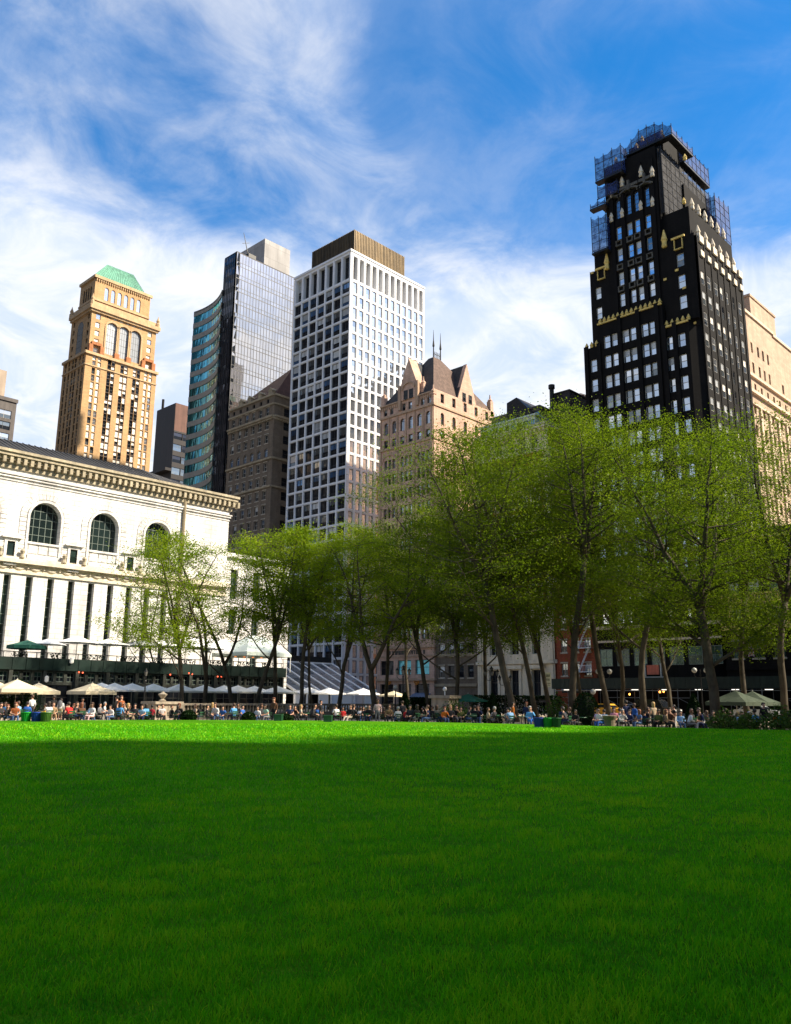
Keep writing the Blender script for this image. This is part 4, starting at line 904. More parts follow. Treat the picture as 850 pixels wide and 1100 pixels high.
    for k in range(8): u = w2*(k+.02)/7.4; trim(t, fr2, u-.2, u+.2, 12, z1-.5, .12)
    for p in (660.5, 672.5, 693, 706): u = y1_-Yf(p, 280, Xs); trim(t, fM, u-.35, u+.35, ztB, z3-2, .3)
    for z_ in (11.6, 15.4): f_, ww_ = north(X0, Y1, Y0); trim(t, f_, 0, ww_, z_, z_+.3, .35)
    t.build('pilasters', MT['black'], r, origin=b)
    # gilded crests: one cap mesh copied
    def capmesh(s, mat, tall=1.0):
        m = MB(); m.lathe([(.30*s, 0), (.42*s, .15*s), (.34*s, .5*s*tall), (.46*s, .65*s*tall), (.26*s, 1.1*s*tall), (.08*s, 1.5*s*tall)], n=6); return m.data('pinnacle', [MT[mat]])
    gsm, gbg, psm = capmesh(.75, 'gold'), capmesh(1.1, 'gold', 1.9), capmesh(.95, 'palegold', 1.5)
    def put(me, p, name='pinnacle'): return link(name, me, r, (p[0]-b[0], p[1]-b[1], p[2]-b[2]))
    n = 14
    for k in range(n): put(gsm, (X0+.15, ya+(yb-ya)*(k+.5)/n, ztB+.0))
    for k in range(5): put(gsm, (X0+.3, yb+(Y0+1.2-yb)*(k+.5)/5, ztC))
    for k in range(3): put(gsm, (X0+.2, ya+(Y1-ya)*(k+.5)/3, ztA))
    for k in range(6): put(psm, (X0+1.8+(X1-X0-3)*(k+.3)/6, Y0+.15, z1)); put(psm, (X0+2.4+(X1-X0-5)*(k+.3)/6, Y0+1.0, zA))
    for px, py in ((714.2, 266), (652.5, 290)): put(gbg, onX(px, py, Xs-.1))
    for px, py in ((701.6, 222), (689, 226), (657.5, 239), (669, 234)): put(psm, onX(px, py, Xs-.15))
    for px, py in ((658, 213), (668.6, 201), (689, 190), (701, 190)): put(psm, onX(px, py, Xs-.2))
    for px, py in ((684, 160), (690, 152), (711, 146), (662, 175), (736, 172), (735, 219)): put(gsm, onX(px, py, Xs+1))
    for px, zt_, Xo in ((646, zX(640, 291, Xs), Xs), (731, z1, Xs)):
        yo = Yf(px, 290, Xs)
        for d_ in (-.75, .55): m = MB(); m.box(Xo-.3, yo+d_, zt_-1.9, Xo-.02, yo+d_+.12, zt_-.3); m.build('gilded_panel', MT['gold'], r, origin=b)
        m = MB(); m.box(Xo-.35, yo-.75, zt_-2.05, Xo-.02, yo+.7, zt_-1.91); m.build('gilded_panel', MT['gold'], r, origin=b); m = MB(); m.box(Xo-.3, yo-1.1, zt_-.1, Xo-.02, yo+1.1, zt_+.2); m.build('gilded_panel', MT['gold'], r, origin=b)
    for px, py in ((735, 309), (704, 331), (737, 346), (746, 347), (636, 293), (727, 290), (714.5, 300)):
        q_ = onX(px, py, Xs-.12); m = MB(); m.box(q_[0], q_[1]-.28, q_[2]-.18, q_[0]+.2, q_[1]+.28, q_[2]+.18); m.build('gilded_boss', MT['gold'], r, origin=b)
    gm = MB(); trim(gm, fB, 0, wB, ztB-.12, ztB+.12, .25); trim(gm, fC, 0, wC, ztC-.25, ztC+.05, .25)
    gm.build('gilded_crest', MT['gold'], r, origin=b)
    for k in range(7): gm = MB(); u = w2*(k+.5)/7; trim(gm, fr2, u-.75, u+.75, z1-1.0, z1+.2, .3); gm.build('pale_crest', MT['palegold'], r, origin=b); gm = MB(); trim(gm, fr2, u-.6, u+.6, z1-3.4, z1-2.4, .3); gm.build('pale_spandrel', MT['palegold'], r, origin=b)
    for a, e in cs:
        for zz_ in (76.5, 72.1, 68.15): gm = MB(); trim(gm, fM, a-.1, e+.1, zz_, zz_+.22, .3); trim(gm, fM, a-.1, a+.12, zz_+.22, zz_+.9, .25); trim(gm, fM, e-.12, e+.1, zz_+.22, zz_+.9, .25); trim(gm, fM, a-.1, e+.1, zz_+.9, zz_+1.05, .3); gm.build('balconet', MT['darkstone'], r, origin=b)
    cx = wM*.5
    for q0, rad in ((cx-.2, 1.7), (cx-3.1, 1.0), (cx+2.7, 1.0)):
        gm = MB()
        for k in range(8):
            a0, a1 = math.pi*k/8, math.pi*(k+1)/8
            slabpoly(gm, fM, [(q0+q*math.cos(a), zat+.9+q*.5*math.sin(a)) for q, a in ((rad, a0), (rad+.45, a0), (rad+.45, a1), (rad, a1))], .5, .0)
        trim(gm, fM, q0-rad, q0+rad, zat+2.0, zat+2.5, .5); trim(gm, fM, q0-.2, q0+.2, zat+1.5, zat+3.3, .6); gm.build('arched_hood', MT['darkstone'], r, origin=b)
    place_windows(r, b, W, zhide=zX(700, 470, X0)-3)
    # gilded shop storeys
    gm = MB(); f_, ww_ = north(X0, Y1, Y0)
    for za, h, o in ((12.6, .5, .5), (10.6, .3, .4)): trim(gm, f_, 0, ww_, za, za+h, o)
    gm.build('stone_band', MT['beige2'], r, origin=b)
    m = MB()
    for k in range(7):
        u = 1.2+ww_*k/7; me, _, _ = winmesh(2.1, 2.6, ('cross', 'frame_gn', 'g_green', 'g_green')); p = f_.P(u+.5, 7.0, -.05); link('shop_window', me, r, (p[0]-b[0], p[1]-b[1], p[2]-b[2]), f_.rz)
    m = MB(); p = onX(701.5, 719.5, X0-.4); m.box(p[0], p[1]-.95, p[2]-.7, p[0]+.2, p[1]+.95, p[2]+.7, 0); 
    for a in (-1.35, 1.15): m.box(p[0]-.05, p[1]+a, p[2]-.95, p[0]+.15, p[1]+a+.2, p[2]+.9, 1)
    m.box(p[0]-.05, p[1]-1.6, p[2]-1.15, p[0]+.15, p[1]+1.6, p[2]-.98, 1)
    m.build('salmon_sign', [surf('salmon sign', (.62, .17, .10), .1, 1), MT['frame_lt']], r, origin=b)
    # crown body and scaffold
    cm = MB(); c0 = Yf(676, 170, Xs+2); c1 = Yf(712, 150, Xs+2); zc = zX(706, 143, Xs+2)
    cm.box(Xs+2, c1, z3-.05, Xs+10, c0, zc-.5); cm.box(Xs+3, c1+.8, zc-.5, Xs+8, c0-1.0, zc+1.0)
    cm.build('crown', MT['black'], r, origin=b)
    net = bpy.data.materials.new('blue scaffold net'); net.use_nodes = True; tt = net.node_tree; bs = tt.nodes['Principled BSDF']; setin(bs, color=(.012, .035, .15), rough=.8)
    tr = N(tt, 'ShaderNodeBsdfTransparent'); mx = N(tt, 'ShaderNodeMixShader'); tcn = N(tt, 'ShaderNodeTexCoord'); wv = N(tt, 'ShaderNodeTexNoise', Scale=1.6, Detail=3.0); tt.links.new(tcn.outputs['Object'], wv.inputs['Vector'])
    q = N(tt, 'ShaderNodeMapRange'); q.inputs[1].default_value = .3; q.inputs[2].default_value = .7; q.inputs[3].default_value = .5; q.inputs[4].default_value = .9; tt.links.new(wv.outputs[0], q.inputs[0]); tt.links.new(q.outputs[0], mx.inputs[0]); tt.links.new(tr.outputs[0], mx.inputs[1]); tt.links.new(bs.outputs[0], mx.inputs[2]); tt.links.new(mx.outputs[0], tt.nodes['Material Output'].inputs[0])
    netd = net.copy(); netd.node_tree.nodes['Principled BSDF'].inputs['Base Color'].default_value = (.006, .007, .012, 1); NETM = [net]
    def scaffold(x0, x1, y0, y1, za, zb, deck=True, arc=0):
        nm = MB(); pm = MB(); pts = []
        nx = max(2, int((x1-x0)/1.6)); ny = max(2, int((y1-y0)/1.4))
        for k in range(ny): pts.append((x0, y1-(y1-y0)*k/ny))
        for k in range(nx+1): pts.append((x0+(x1-x0)*k/nx, y0))
        tops = []
        for i, (x, y) in enumerate(pts):
            h = zb+rnd.uniform(-.25, .35)+(arc*math.sin(math.pi*min(i/ny, 1)) if arc else 0); tops.append(h)
            pm.tube([(x, y, za), (x, y, h+.3)], .07, 4)
        for i in range(len(pts)-1):
            a, c = pts[i], pts[i+1]; mid = ((a[0]+c[0])/2, (a[1]+c[1])/2); hm = (tops[i]+tops[i+1])/2-.35
            nm.face([(*a, za), (*mid, za), (*mid, hm), (*a, tops[i])]); nm.face([(*mid, za), (*c, za), (*c, tops[i+1]), (*mid, hm)])
            for zz_ in np.arange(za+.2, min(tops[i], tops[i+1]), 1.5): pm.tube([(*a, zz_), (*c, zz_)], .05, 4, cap=False)
            if i % 2: pm.tube([(*a, za), (*c, min(tops[i], tops[i+1]))], .035, 4, cap=False)
        nm.build('scaffold_net', NETM[0], r, origin=b); pm.build('scaffold_frame', MT['iron'], r, origin=b)
        if deck: m_ = MB(); m_.box(x0-.1, y0-.1, za-.4, x0+1.1, y1+.1, za-.1); m_.box(x0+1.101, y0-.1, za-.4, x1, y0+1.1, za-.1); m_.build('scaffold_deck', MT['iron'], r, origin=b)
    D = lambda px, y, X: (Yf(px, y, X), zX(px, y, X))
    X = Xs-1.4
    (yA, zA_), (yB, zB_) = D(634.5, 225, X), D(650, 222, X); scaffold(X, Xs+5, yB, yA, zX(636, 272, X), zX(636, 236, X)); scaffold(X, Xs+5, yB, yA, zX(636, 224, X), zX(636, 220, X))
    (yA, _), (yB, _) = D(640, 190, X), D(668, 185, X); scaffold(X, Xs+6, yB, yA, zX(640, 195, X), zX(648, 166, X))
    scaffold(X+.4, Xs+6, yB+1.2, yA, zX(641, 214, X), zX(641, 200, X), deck=False)
    X = Xs+.6; (yA, _), (yB, _) = D(670, 160, X), D(722, 150, X); scaffold(X, Xs+8.5, yB, yA, zX(675, 165, X), zX(671, 160, X), arc=2.4)
    Yw = y2_-1.3; xw0 = float(onY(735, 180, Yw)[0]); xw1 = X1; scaffold(max(xw0, Xs+2), xw1-.5, Yw, Yw+1.6, zY(752, 190, Yw), zY(745, 166, Yw)); 
    NETM[0] = netd; scaffold(Xs+.6, X1+.3, y2_-.7, y2_-.1, zA+.3, z3-.4, deck=False); NETM[0] = net
    pb_ = MB(); fq, wq = west(y2_, Xs+.5, X1+.3)
    for k in range(6): trim(pb_, fq, wq*(k+.3)/6, wq*(k+.3)/6+.5, zA, z3-.2, .25)
    pb_.build('buttresses', MT['black'], r, origin=b)
    scaffold(X1-6.5, X1-.6, Y0+1.1, Y0+2.6, zA+.4, zY(764, 205, Y0+1.1), deck=False); block(X1-7, X1-.8, Y0+2.7, y2_, zA-.1, zA+5); cm2 = MB(); cm2.box(X1-7, Y0+2.7, zA-.1, X1-.8, y2_-.01, zA+5.5); cm2.box(X1-11, Y0+4.4, zA-.1, X1-.9, y2_-.02, zA+9); cm2.build('upper_stage', MT['black'], r, origin=b)
black_tower()

# ================================================================== beige and gold-trimmed buildings on the right
def right_buildings():
    Y0 = 56.0; c = onY(795, 420, Y0); X0 = float(c[0]); X1 = float(onY(905, 440, Y0)[0]); zt = zY(795.5, 331, Y0); xs = float(onY(833, 400, Y0)[0])
    zs = zY(838, 368, Y0)
    r, b = B('beige_stone_building', X0, Y0, 'sunlit beige stone building right of the black tower with stepped top')
    mb = MB(); W = []; fr, w = west(Y0, X0, X1); us = xs-X0
    zc = zY(802, 400, Y0); fh = (zY(812, 352, Y0)-zY(816, 373, Y0))
    fa = FR(fr.P(0, 0), fr.u, fr.n); st = [(H('hung', 'frame_dk', 'g_dark', 'g_dark'), 3), (H('hung', 'frame_lt', 'g_blind', 'g_grey'), 1)]
    k = us/10
    cols = [(k*f-.5, k*f+.5) for f in (1.3, 4.0, 5.6, 6.9, 8.2)]
    ops = wallgrid(mb, fa, us, zc, zt, cols, [(zc+1.0+i*fh*1.1, zc+3.2+i*fh*1.1) for i in range(max(1, int((zt-zc-4)/(fh*1.1))))], .5, skip=()); W += wins(fa, ops, .5, st)
    fb = FR(fr.P(us, 0), fr.u, fr.n); ops = wallgrid(mb, fb, w-us, zc, zs, even(6, w-us, 1.1), [(zc+1, zc+3.0)], .5); W += wins(fb, ops, .5, st)
    ops = wallgrid(mb, fr, w, zc-3.4, zc, even(20, w, .95), [(zc-2.6, zc-1.2)], .4); W += wins(fr, ops, .4, st)
    rows = [(zc-3.4-(i+1)*fh*1.2+.4, zc-3.4-(i+1)*fh*1.2+2.8) for i in range(20)]; rows = [q for q in rows if q[0] > 1]
    ops = wallgrid(mb, fr, w, 0, zc-3.4, even(14, w, 1.2), rows, .6); W += wins(fr, ops, .6, st)
    fn, wn = north(X0, Y0+9, Y0); mb.face([fn.P(0, 0), fn.P(wn, 0), fn.P(wn, zt), fn.P(0, zt)]); backs(mb, X0, X1, Y0, Y0+9, 0, zs)
    mb.face([(xs, Y0, zs), (xs, Y0+9, zs), (xs, Y0+9, zt), (xs, Y0, zt)]); mb.face([(X0, Y0, zt), (xs, Y0, zt), (xs, Y0+9, zt), (X0, Y0+9, zt)]); mb.face([(xs, Y0, zs), (X1, Y0, zs), (X1, Y0+9, zs), (xs, Y0+9, zs)])
    mb.build('wall', MT['beige'], r, origin=b)
    t = MB()
    for a, h, o in ((zc-.3, .5, .5), (zc-3.7, .6, .6), (zc-5.9, .35, .3)): trim(t, fr, -.2, w, a, a+h, o)
    trim(t, fa, -.1, us+.1, zt-.2, zt+.4, .3); trim(t, fb, 0, w-us, zs-.2, zs+.35, .3)
    for q in range(15): u = w*q/14; trim(t, fr, max(u-.35, 0), u+.35, 20, zc-6, .35)
    t.build('cornice', MT['beige2'], r, origin=b)
    place_windows(r, b, W, zhide=40)
    p = onY(805, 318, Y0+2); q = onY(832, 341, Y0+2); m = MB(); m.box(float(p[0]), Y0+2.0, zt-.1, float(q[0]), Y0+9, float(p[2])); m.box(float(p[0])-.2, Y0+1.8, float(p[2]), float(q[0])+.2, Y0+9.1, float(p[2])+.5); m.build('roof_block', MT['beige'], r, origin=b)
    # gold-trimmed low building
    X0 = XS+.2; Y1, Y0 = 49.1, 26.0; zt = zX(815, 570, X0)
    r, b, fr, w, fr2, w2 = simple_block('gold_trimmed_building', 'dark building with gilded cornices and a hanging flag behind the trees at the right', X0, 138, Y0, Y1, zt, 'black', 'black', 8, 4.1, 1.5, 2.3, [(H('hung', 'frame_gn', 'g_grey', 'g_green'), 2), (H('hung', 'frame_gn', 'g_blind', 'g_green'), 1), (H('hung', 'frame_gn', 'g_green'), 2)], z0=6.5)
    m = MB(); za = zX(815, 645, X0); 
    trim(m, fr, 0, w, zt-1.2, zt-.62, .6); trim(m, fr, 0, w, zX(815, 676, X0), zX(815, 676, X0)+.6, .7); trim(m, fr, 0, w, za+.9, za+1.15, .35)
    for k in range(60): trim(m, fr, w*(k+.25)/60, w*(k+.6)/60, za, za+.88, .3)
    trim(m, fr, 0, w, za-.2, za-.02, .35); m.build('gilded_cornice', MT['gold'], r, origin=b)
    for k in range(9):
        m = MB(); u = w*(k+.5)/9; p = fr.P(u, za-3.3, -.35); m.lathe([(.10, 0), (.24, .4), (.16, .9), (.27, 1.3), (.2, 2.6), (.3, 3.0), (.1, 4.2)], p, 6); m.build('gilded_urn', MT['gold'], r, origin=b)
right_buildings()

def flag():
    p = onX(817, 693, XS-2.6); q = np.array([XS, p[1]-.9, p[2]+.2]); root = empty('hanging_flag', (float(q[0]), float(q[1]), float(q[2])), 'striped flag hanging limp from an angled pole on the gold trimmed building', 'flag')
    m = MB(); e = (p[0]-q[0], p[1]-q[1]+1.4, p[2]-q[2]+1.2); m.tube([(0, 0, 0), e], .05, 6); m.build('pole', MT['steel'], root)
    n, kz = 14, 12; H_, Wd = 2.6, 1.0; vs, fs, ms = [], [], []
    for j in range(kz+1):
        for i in range(n+1):
            f = i/n; zz = -H_*j/kz; wd = Wd*(.55+.45*j/kz)
            vs.append((e[0]+.12*math.sin(f*14), e[1]-.1-(f-.5)*wd*.8, e[2]-.1+zz+.12*math.sin(f*3)))
    for j in range(kz):
        for i in range(n):
            fs.append((j*(n+1)+i, j*(n+1)+i+1, (j+1)*(n+1)+i+1, (j+1)*(n+1)+i)); ms.append(2 if j < 4 and i > 6 else (0 if i % 2 else 1))
    mb = MB(); mb.v, mb.f, mb.m = vs, fs, ms
    mb.build('cloth', [plain('flag red', (.45, .03, .05), .8), plain('flag white', (.65, .65, .66), .8), plain('flag blue', (.03, .04, .2), .8)], root)
flag()

# ================================================================== sidewalk shed
def shed():
    x0, x1 = XS-5.0, XS-.6; ya, yb = 28.0, 74.5
    r = empty('sidewalk_shed', (x0, (ya+yb)/2, .15), 'long dark green sidewalk shed on steel legs in front of the black tower', 'shed'); b = (x0, (ya+yb)/2, .15)
    m = MB(); m.box(x0, ya, 3.55, x1, yb, 5.1)
    for k in range(60): y = ya+(yb-ya)*k/60; m.box(x0-.03, y, 3.58, x0-.001, y+.04, 5.08)
    m.build('green_parapet', MT['dkgreen'], r, origin=b)
    n = 17
    lm = MB(); lm.tube([(0, 0, 0), (0, 0, 3.4)], .06, 6); me = lm.data('leg', [MT['steel']])
    for k in range(n):
        for x in (x0+.2, x1-.3): link('leg', me, r, (x-b[0], ya+.3+(yb-ya-.6)*k/(n-1)-b[1], 0))
    m = MB()
    for k in range(n-1):
        y, y2 = ya+.3+(yb-ya-.6)*k/(n-1), ya+.3+(yb-ya-.6)*(k+1)/(n-1)
        if k % 3 != 1: m.tube([(x0+.2, y, 2.3), (x0+.2, y2, 2.3)], .035, 5); m.tube([(x0+.2, y, .9), (x0+.2, y2, 2.3)], .03, 5)
        m.tube([(x0+.2, y, 3.3), (x0+.2, y2, 3.3)], .06, 5)
    m.build('cross_bracing', MT['steel'], r, origin=b)
    lamp = plain('shed lamp tube', (.9, .85, .75), .5, emit=(1, .92, .8), estr=1.1)
    lm = MB(); lm.box(-.08, -.5, -.04, .08, .5, .04); me = lm.data('lamp', [lamp])
    for px in (609, 643, 682, 714.5, 750.5, 826, 790):
        p = onX(px, 738, x0+.6); link('lamp', me, r, (.6, float(p[1])-b[1], 3.42-b[2]+.15*0))
    glow = plain('orange lamp', (.9, .4, .1), .5, emit=(1, .35, .06), estr=3.0)
    lm = MB(); lm.lathe([(.05, 0), (.14, .1), (.14, .25), (.04, .32)], n=8); me = lm.data('orange_lamp', [glow])
    for px, py in ((676.5, 747), (709, 744.5), (713, 744)): p = onX(px, py, x1-.5); link('orange_lamp', me, r, (x1-.5-x0, float(p[1])-b[1], float(p[2])-b[2]))
shed()
# ================================================================== white library
def library():
    Y0 = 98.0; Xr = float(onY(246, 560, Y0)[0]); Xl = 12.0
    r, b = B('library', 40.0, Y0, 'white marble library with round arched windows above tall narrow slit windows')
    z = lambda y, x=46: zY(x, y, Y0)
    zt = z(495); fr, w = west(Y0, Xl, Xr); ux = lambda X: X-Xl
    mb = MB(); c0 = 42.05; step = 7.5; rad = 1.85
    arches = [c0+step*k for k in range(-3, 3)]
    zs, za = z(583.6), z(540); zl = z(604)
    acols = [(ux(c)-rad, ux(c)+rad) for c in arches]
    ops = wallgrid(mb, fr, w, zl, zt, acols, [(zs, za)], .75, arch=True)
    slits = [38.35+2.53*k for k in range(-10, 9)]
    ops2 = wallgrid(mb, fr, w, 0, zl, [(ux(c)-.40, ux(c)+.40) for c in slits], [(4.2, z(621))], .6)
    mb.face([(Xr, Y0, 0), (Xr, Y0+40, 0), (Xr, Y0+40, zt), (Xr, Y0, zt)]); mb.face([(Xl, Y0, 0), (Xl, Y0+40, 0), (Xl, Y0+40, zt), (Xl, Y0, zt)])
    mb.build('wall', MT['marble'], r, origin=b)
    place_windows(r, b, [(fr, (c+d)/2, a, .72, d-c, e-a, ('archgrid', 'frame_gn', 'g_lib', 'g_lib')) for c, d, a, e in ops], 'arched_window')
    place_windows(r, b, [(fr, (c+d)/2, a, .58, d-c, e-a, ('multi', 'frame_gn', 'g_lib', 'g_lib')) for c, d, a, e in ops2], 'slit_window')
    # arch surrounds: voussoirs and rusticated jambs
    for c in arches:
        t = MB(); cx = ux(c); zc = za-rad; n = 19
        for k in range(n):
            a0, a1 = math.pi*(k+.04)/n, math.pi*(k+.96)/n
            slabpoly(t, fr, [(cx+q*math.cos(a), zc+q*math.sin(a)) for q, a in ((rad+.42, a0), (rad+1.15, a0), (rad+1.15, a1), (rad+.42, a1))], .10, .02)
        q = zl+.2
        while q < zc-.1:
            q2 = min(q+.50, zc); trim(t, fr, cx-rad-1.15, cx-rad-.42, q, q2-.04, .10); trim(t, fr, cx+rad+.42, cx+rad+1.15, q, q2-.04, .10); q += .54
        for k in range(24):
            a0, a1 = math.pi*k/24, math.pi*(k+1)/24
            slabpoly(t, fr, [(cx+q_*math.cos(a), zc+q_*math.sin(a)) for q_, a in ((rad+.02, a0), (rad+.32, a0), (rad+.32, a1), (rad+.02, a1))], .16, .02)
        trim(t, fr, cx-rad-.32, cx-rad-.02, zl+.2, zc, .16); trim(t, fr, cx+rad+.02, cx+rad+.32, zl+.2, zc, .16)
        trim(t, fr, cx-rad-.02, cx+rad+.02, zs-.28, zs-.02, .2)
        for k in range(3): u = cx-rad+.15+1.2*k; trim(t, fr, u, u+1.05, zs-1.35, zs-.45, .08)
        trim(t, fr, cx-rad, cx+rad, zl+.25, zs-1.55, .25)
        t.build('arch_surround', MT['marble'], r, origin=b)
    # little pedimented niches between the arches
    for c in [a+step/2 for a in arches[:-1]]:
        t = MB(); u = ux(c); q = z(592, 46)
        trim(t, fr, u-.75, u-.45, q-1.2, q+1.0, .22); trim(t, fr, u+.45, u+.75, q-1.2, q+1.0, .22); trim(t, fr, u-.45, u+.45, q+.65, q+1.0, .22)
        slabpoly(t, fr, [(u-1.15, q+1.03), (u+1.15, q+1.03), (u+1.15, q+1.2), (u+.7, q+1.5), (u, q+1.62), (u-.7, q+1.5), (u-1.15, q+1.2)], .5, .02)
        trim(t, fr, u-.9, u+.9, q-1.5, q-1.22, .55); trim(t, fr, u-.7, u+.7, q-2.1, q-1.9, .5)
        for k in range(7): trim(t, fr, u-.62+.19*k, u-.52+.19*k, q-1.9, q-1.5, .45)
        o = t.build('niche_window', MT['marble'], r, origin=b)
        me, _, _ = winmesh(.88, 1.6, ('fixed', 'frame_dk', 'g_lib', 'g_lib')); p = fr.P(u, q-1.0, .0-.03); link('pane', me, r, (p[0]-b[0], p[1]-b[1], p[2]-b[2]), 0)
        for s_ in (-1.25, 1.25):
            m = MB(); pp = fr.P(u+s_, zl+.05, -.55); m.lathe([(.22, 0), (.3, .1), (.18, .5), (.3, .9), (.12, 1.1)], pp, 7); m.build('urn', MT['lime_gold'], r, origin=b)
    # ledge, garland frieze, string courses
    t = MB(); trim(t, fr, 0, w+.35, zl-.5, zl-.05, .75); trim(t, fr, 0, w+.2, zl-.05, zl+.2, .5); trim(t, fr, 0, w+.2, z(618)-.12, z(618)+.18, .22)
    zf0, zf1 = z(618)+.2, zl-.5
    trim(t, fr, 0, w+.05, zf0, zf1, .1)
    nsw = int(w/1.9)
    for k in range(nsw):
        u0 = 1.9*k+.1; pts = []
        for i in range(9): f = i/8; pts.append(fr.P(u0+1.7*f, zf1-.18-(zf1-zf0-.42)*math.sin(math.pi*f), -.16))
        t.tube(pts, [.07, .09, .12, .14, .15, .14, .12, .09, .07], 6)
        t.lathe([(.04, 0), (.16, .08), (.12, .3), (.05, .5)], fr.P(u0-.1, zf1-.6, -.18), 6)
    t.build('garland_frieze', MT['marble_trim'], r, origin=b)
    t = MB(); 
    for q, h, o in ((z(519), .16, .2), (z(522.5), .1, .1), (z(516.5), .16, .32)): trim(t, fr, 0, w+o, q, q+h, o)
    t.build('string_course', MT['marble'], r, origin=b)
    t = MB(); zc = zY(46, 503, Y0-.8)+.42; zk = zY(46, 489.0, Y0-1.1)
    trim(t, fr, -.5, w+.9, zc-.05, zc+.35, .55); trim(t, fr, -.5, w+.8, zc+.35, zc+.75, .9); trim(t, fr, -.5, w+.95, zc+.75, zk, 1.1)
    k = .15
    while k < w+.9: trim(t, fr, k, k+.36, zc-.45, zc+.33, .78); k += .80
    trim(t, fr, -.5, w+.3, zc-1.0, zc-.62, .22)
    trim(t, fr, w+.02, w+.75, zc+.36, zk-.02, -.3, 0, 40)
    t.build('cornice', MT['lime_gold'], r, origin=b)
    m = MB(); zr = zY(46, 481.0, Y0+6.5); xe = float(onY(208, 527, Y0+1)[0])
    m.mesh([(Xl, Y0-.6, zk+.01), (xe, Y0-.6, zk+.01), (xe-5, Y0+6.5, zr), (Xl, Y0+6.5, zr), (Xl, Y0+30, zr), (xe-5, Y0+30, zr)], [(0, 1, 2, 3), (3, 2, 5, 4)])
    for k in range(60): x = Xl+(xe-Xl-5)*k/60; m.tube([(x, Y0-.5, zk+.04), (x, Y0+6.4, zr+.03)], .05, 4)
    m.mesh([(Xl, Y0-.5, zk+.008), (Xr+1, Y0-.5, zk+.008), (Xr+1, Y0+40, zk+.008), (Xl, Y0+40, zk+.008)], [(0, 1, 2, 3)])
    m.build('roof', MT['lead'], r, origin=b)
    m = MB(); p = onY(198, 560, Y0-.25); m.tube([(p[0], Y0-.2, 8), (p[0], Y0-.2, zc-.6)], .22, 7); m.build('downspout', MT['brownlime'], r, origin=b)
    # lower wing
    X2 = float(onY(308, 700, Y0+2)[0]); zw = zY(280, 600, Y0+2); m = MB(); fr2, w2 = west(Y0+2, Xr+.01, X2)
    rows = [(5.5, 8.6), (10.6, 13.7), (15.6, zw-2.2)] ; ops = wallgrid(m, fr2, w2, 0, zw, [(2.2, 3.4), (6.2, 7.4)], [q for q in rows if q[1] > q[0]+.8], .4)
    m.face([(X2, Y0+2, 0), (X2, Y0+30, 0), (X2, Y0+30, zw), (X2, Y0+2, zw)]); m.face([(Xr, Y0+2, zw), (X2, Y0+2, zw), (X2, Y0+30, zw), (Xr, Y0+30, zw)])
    q = .2; k = 0
    while q < zw-.8: L = .9 if k % 2 else .6; trim(m, fr2, w2-L, w2+.08, q, q+.5, .09); q += .56; k += 1
    trim(m, fr2, 0, w2+.3, zw-.5, zw+.1, .4)
    m.build('side_wing', MT['marble'], r, origin=b)
    place_windows(r, b, [(fr2, (c+d)/2, a, .38, d-c, e-a, ('multi', 'frame_gn', 'g_lib', 'g_lib')) for c, d, a, e in ops], 'wing_window')
library()

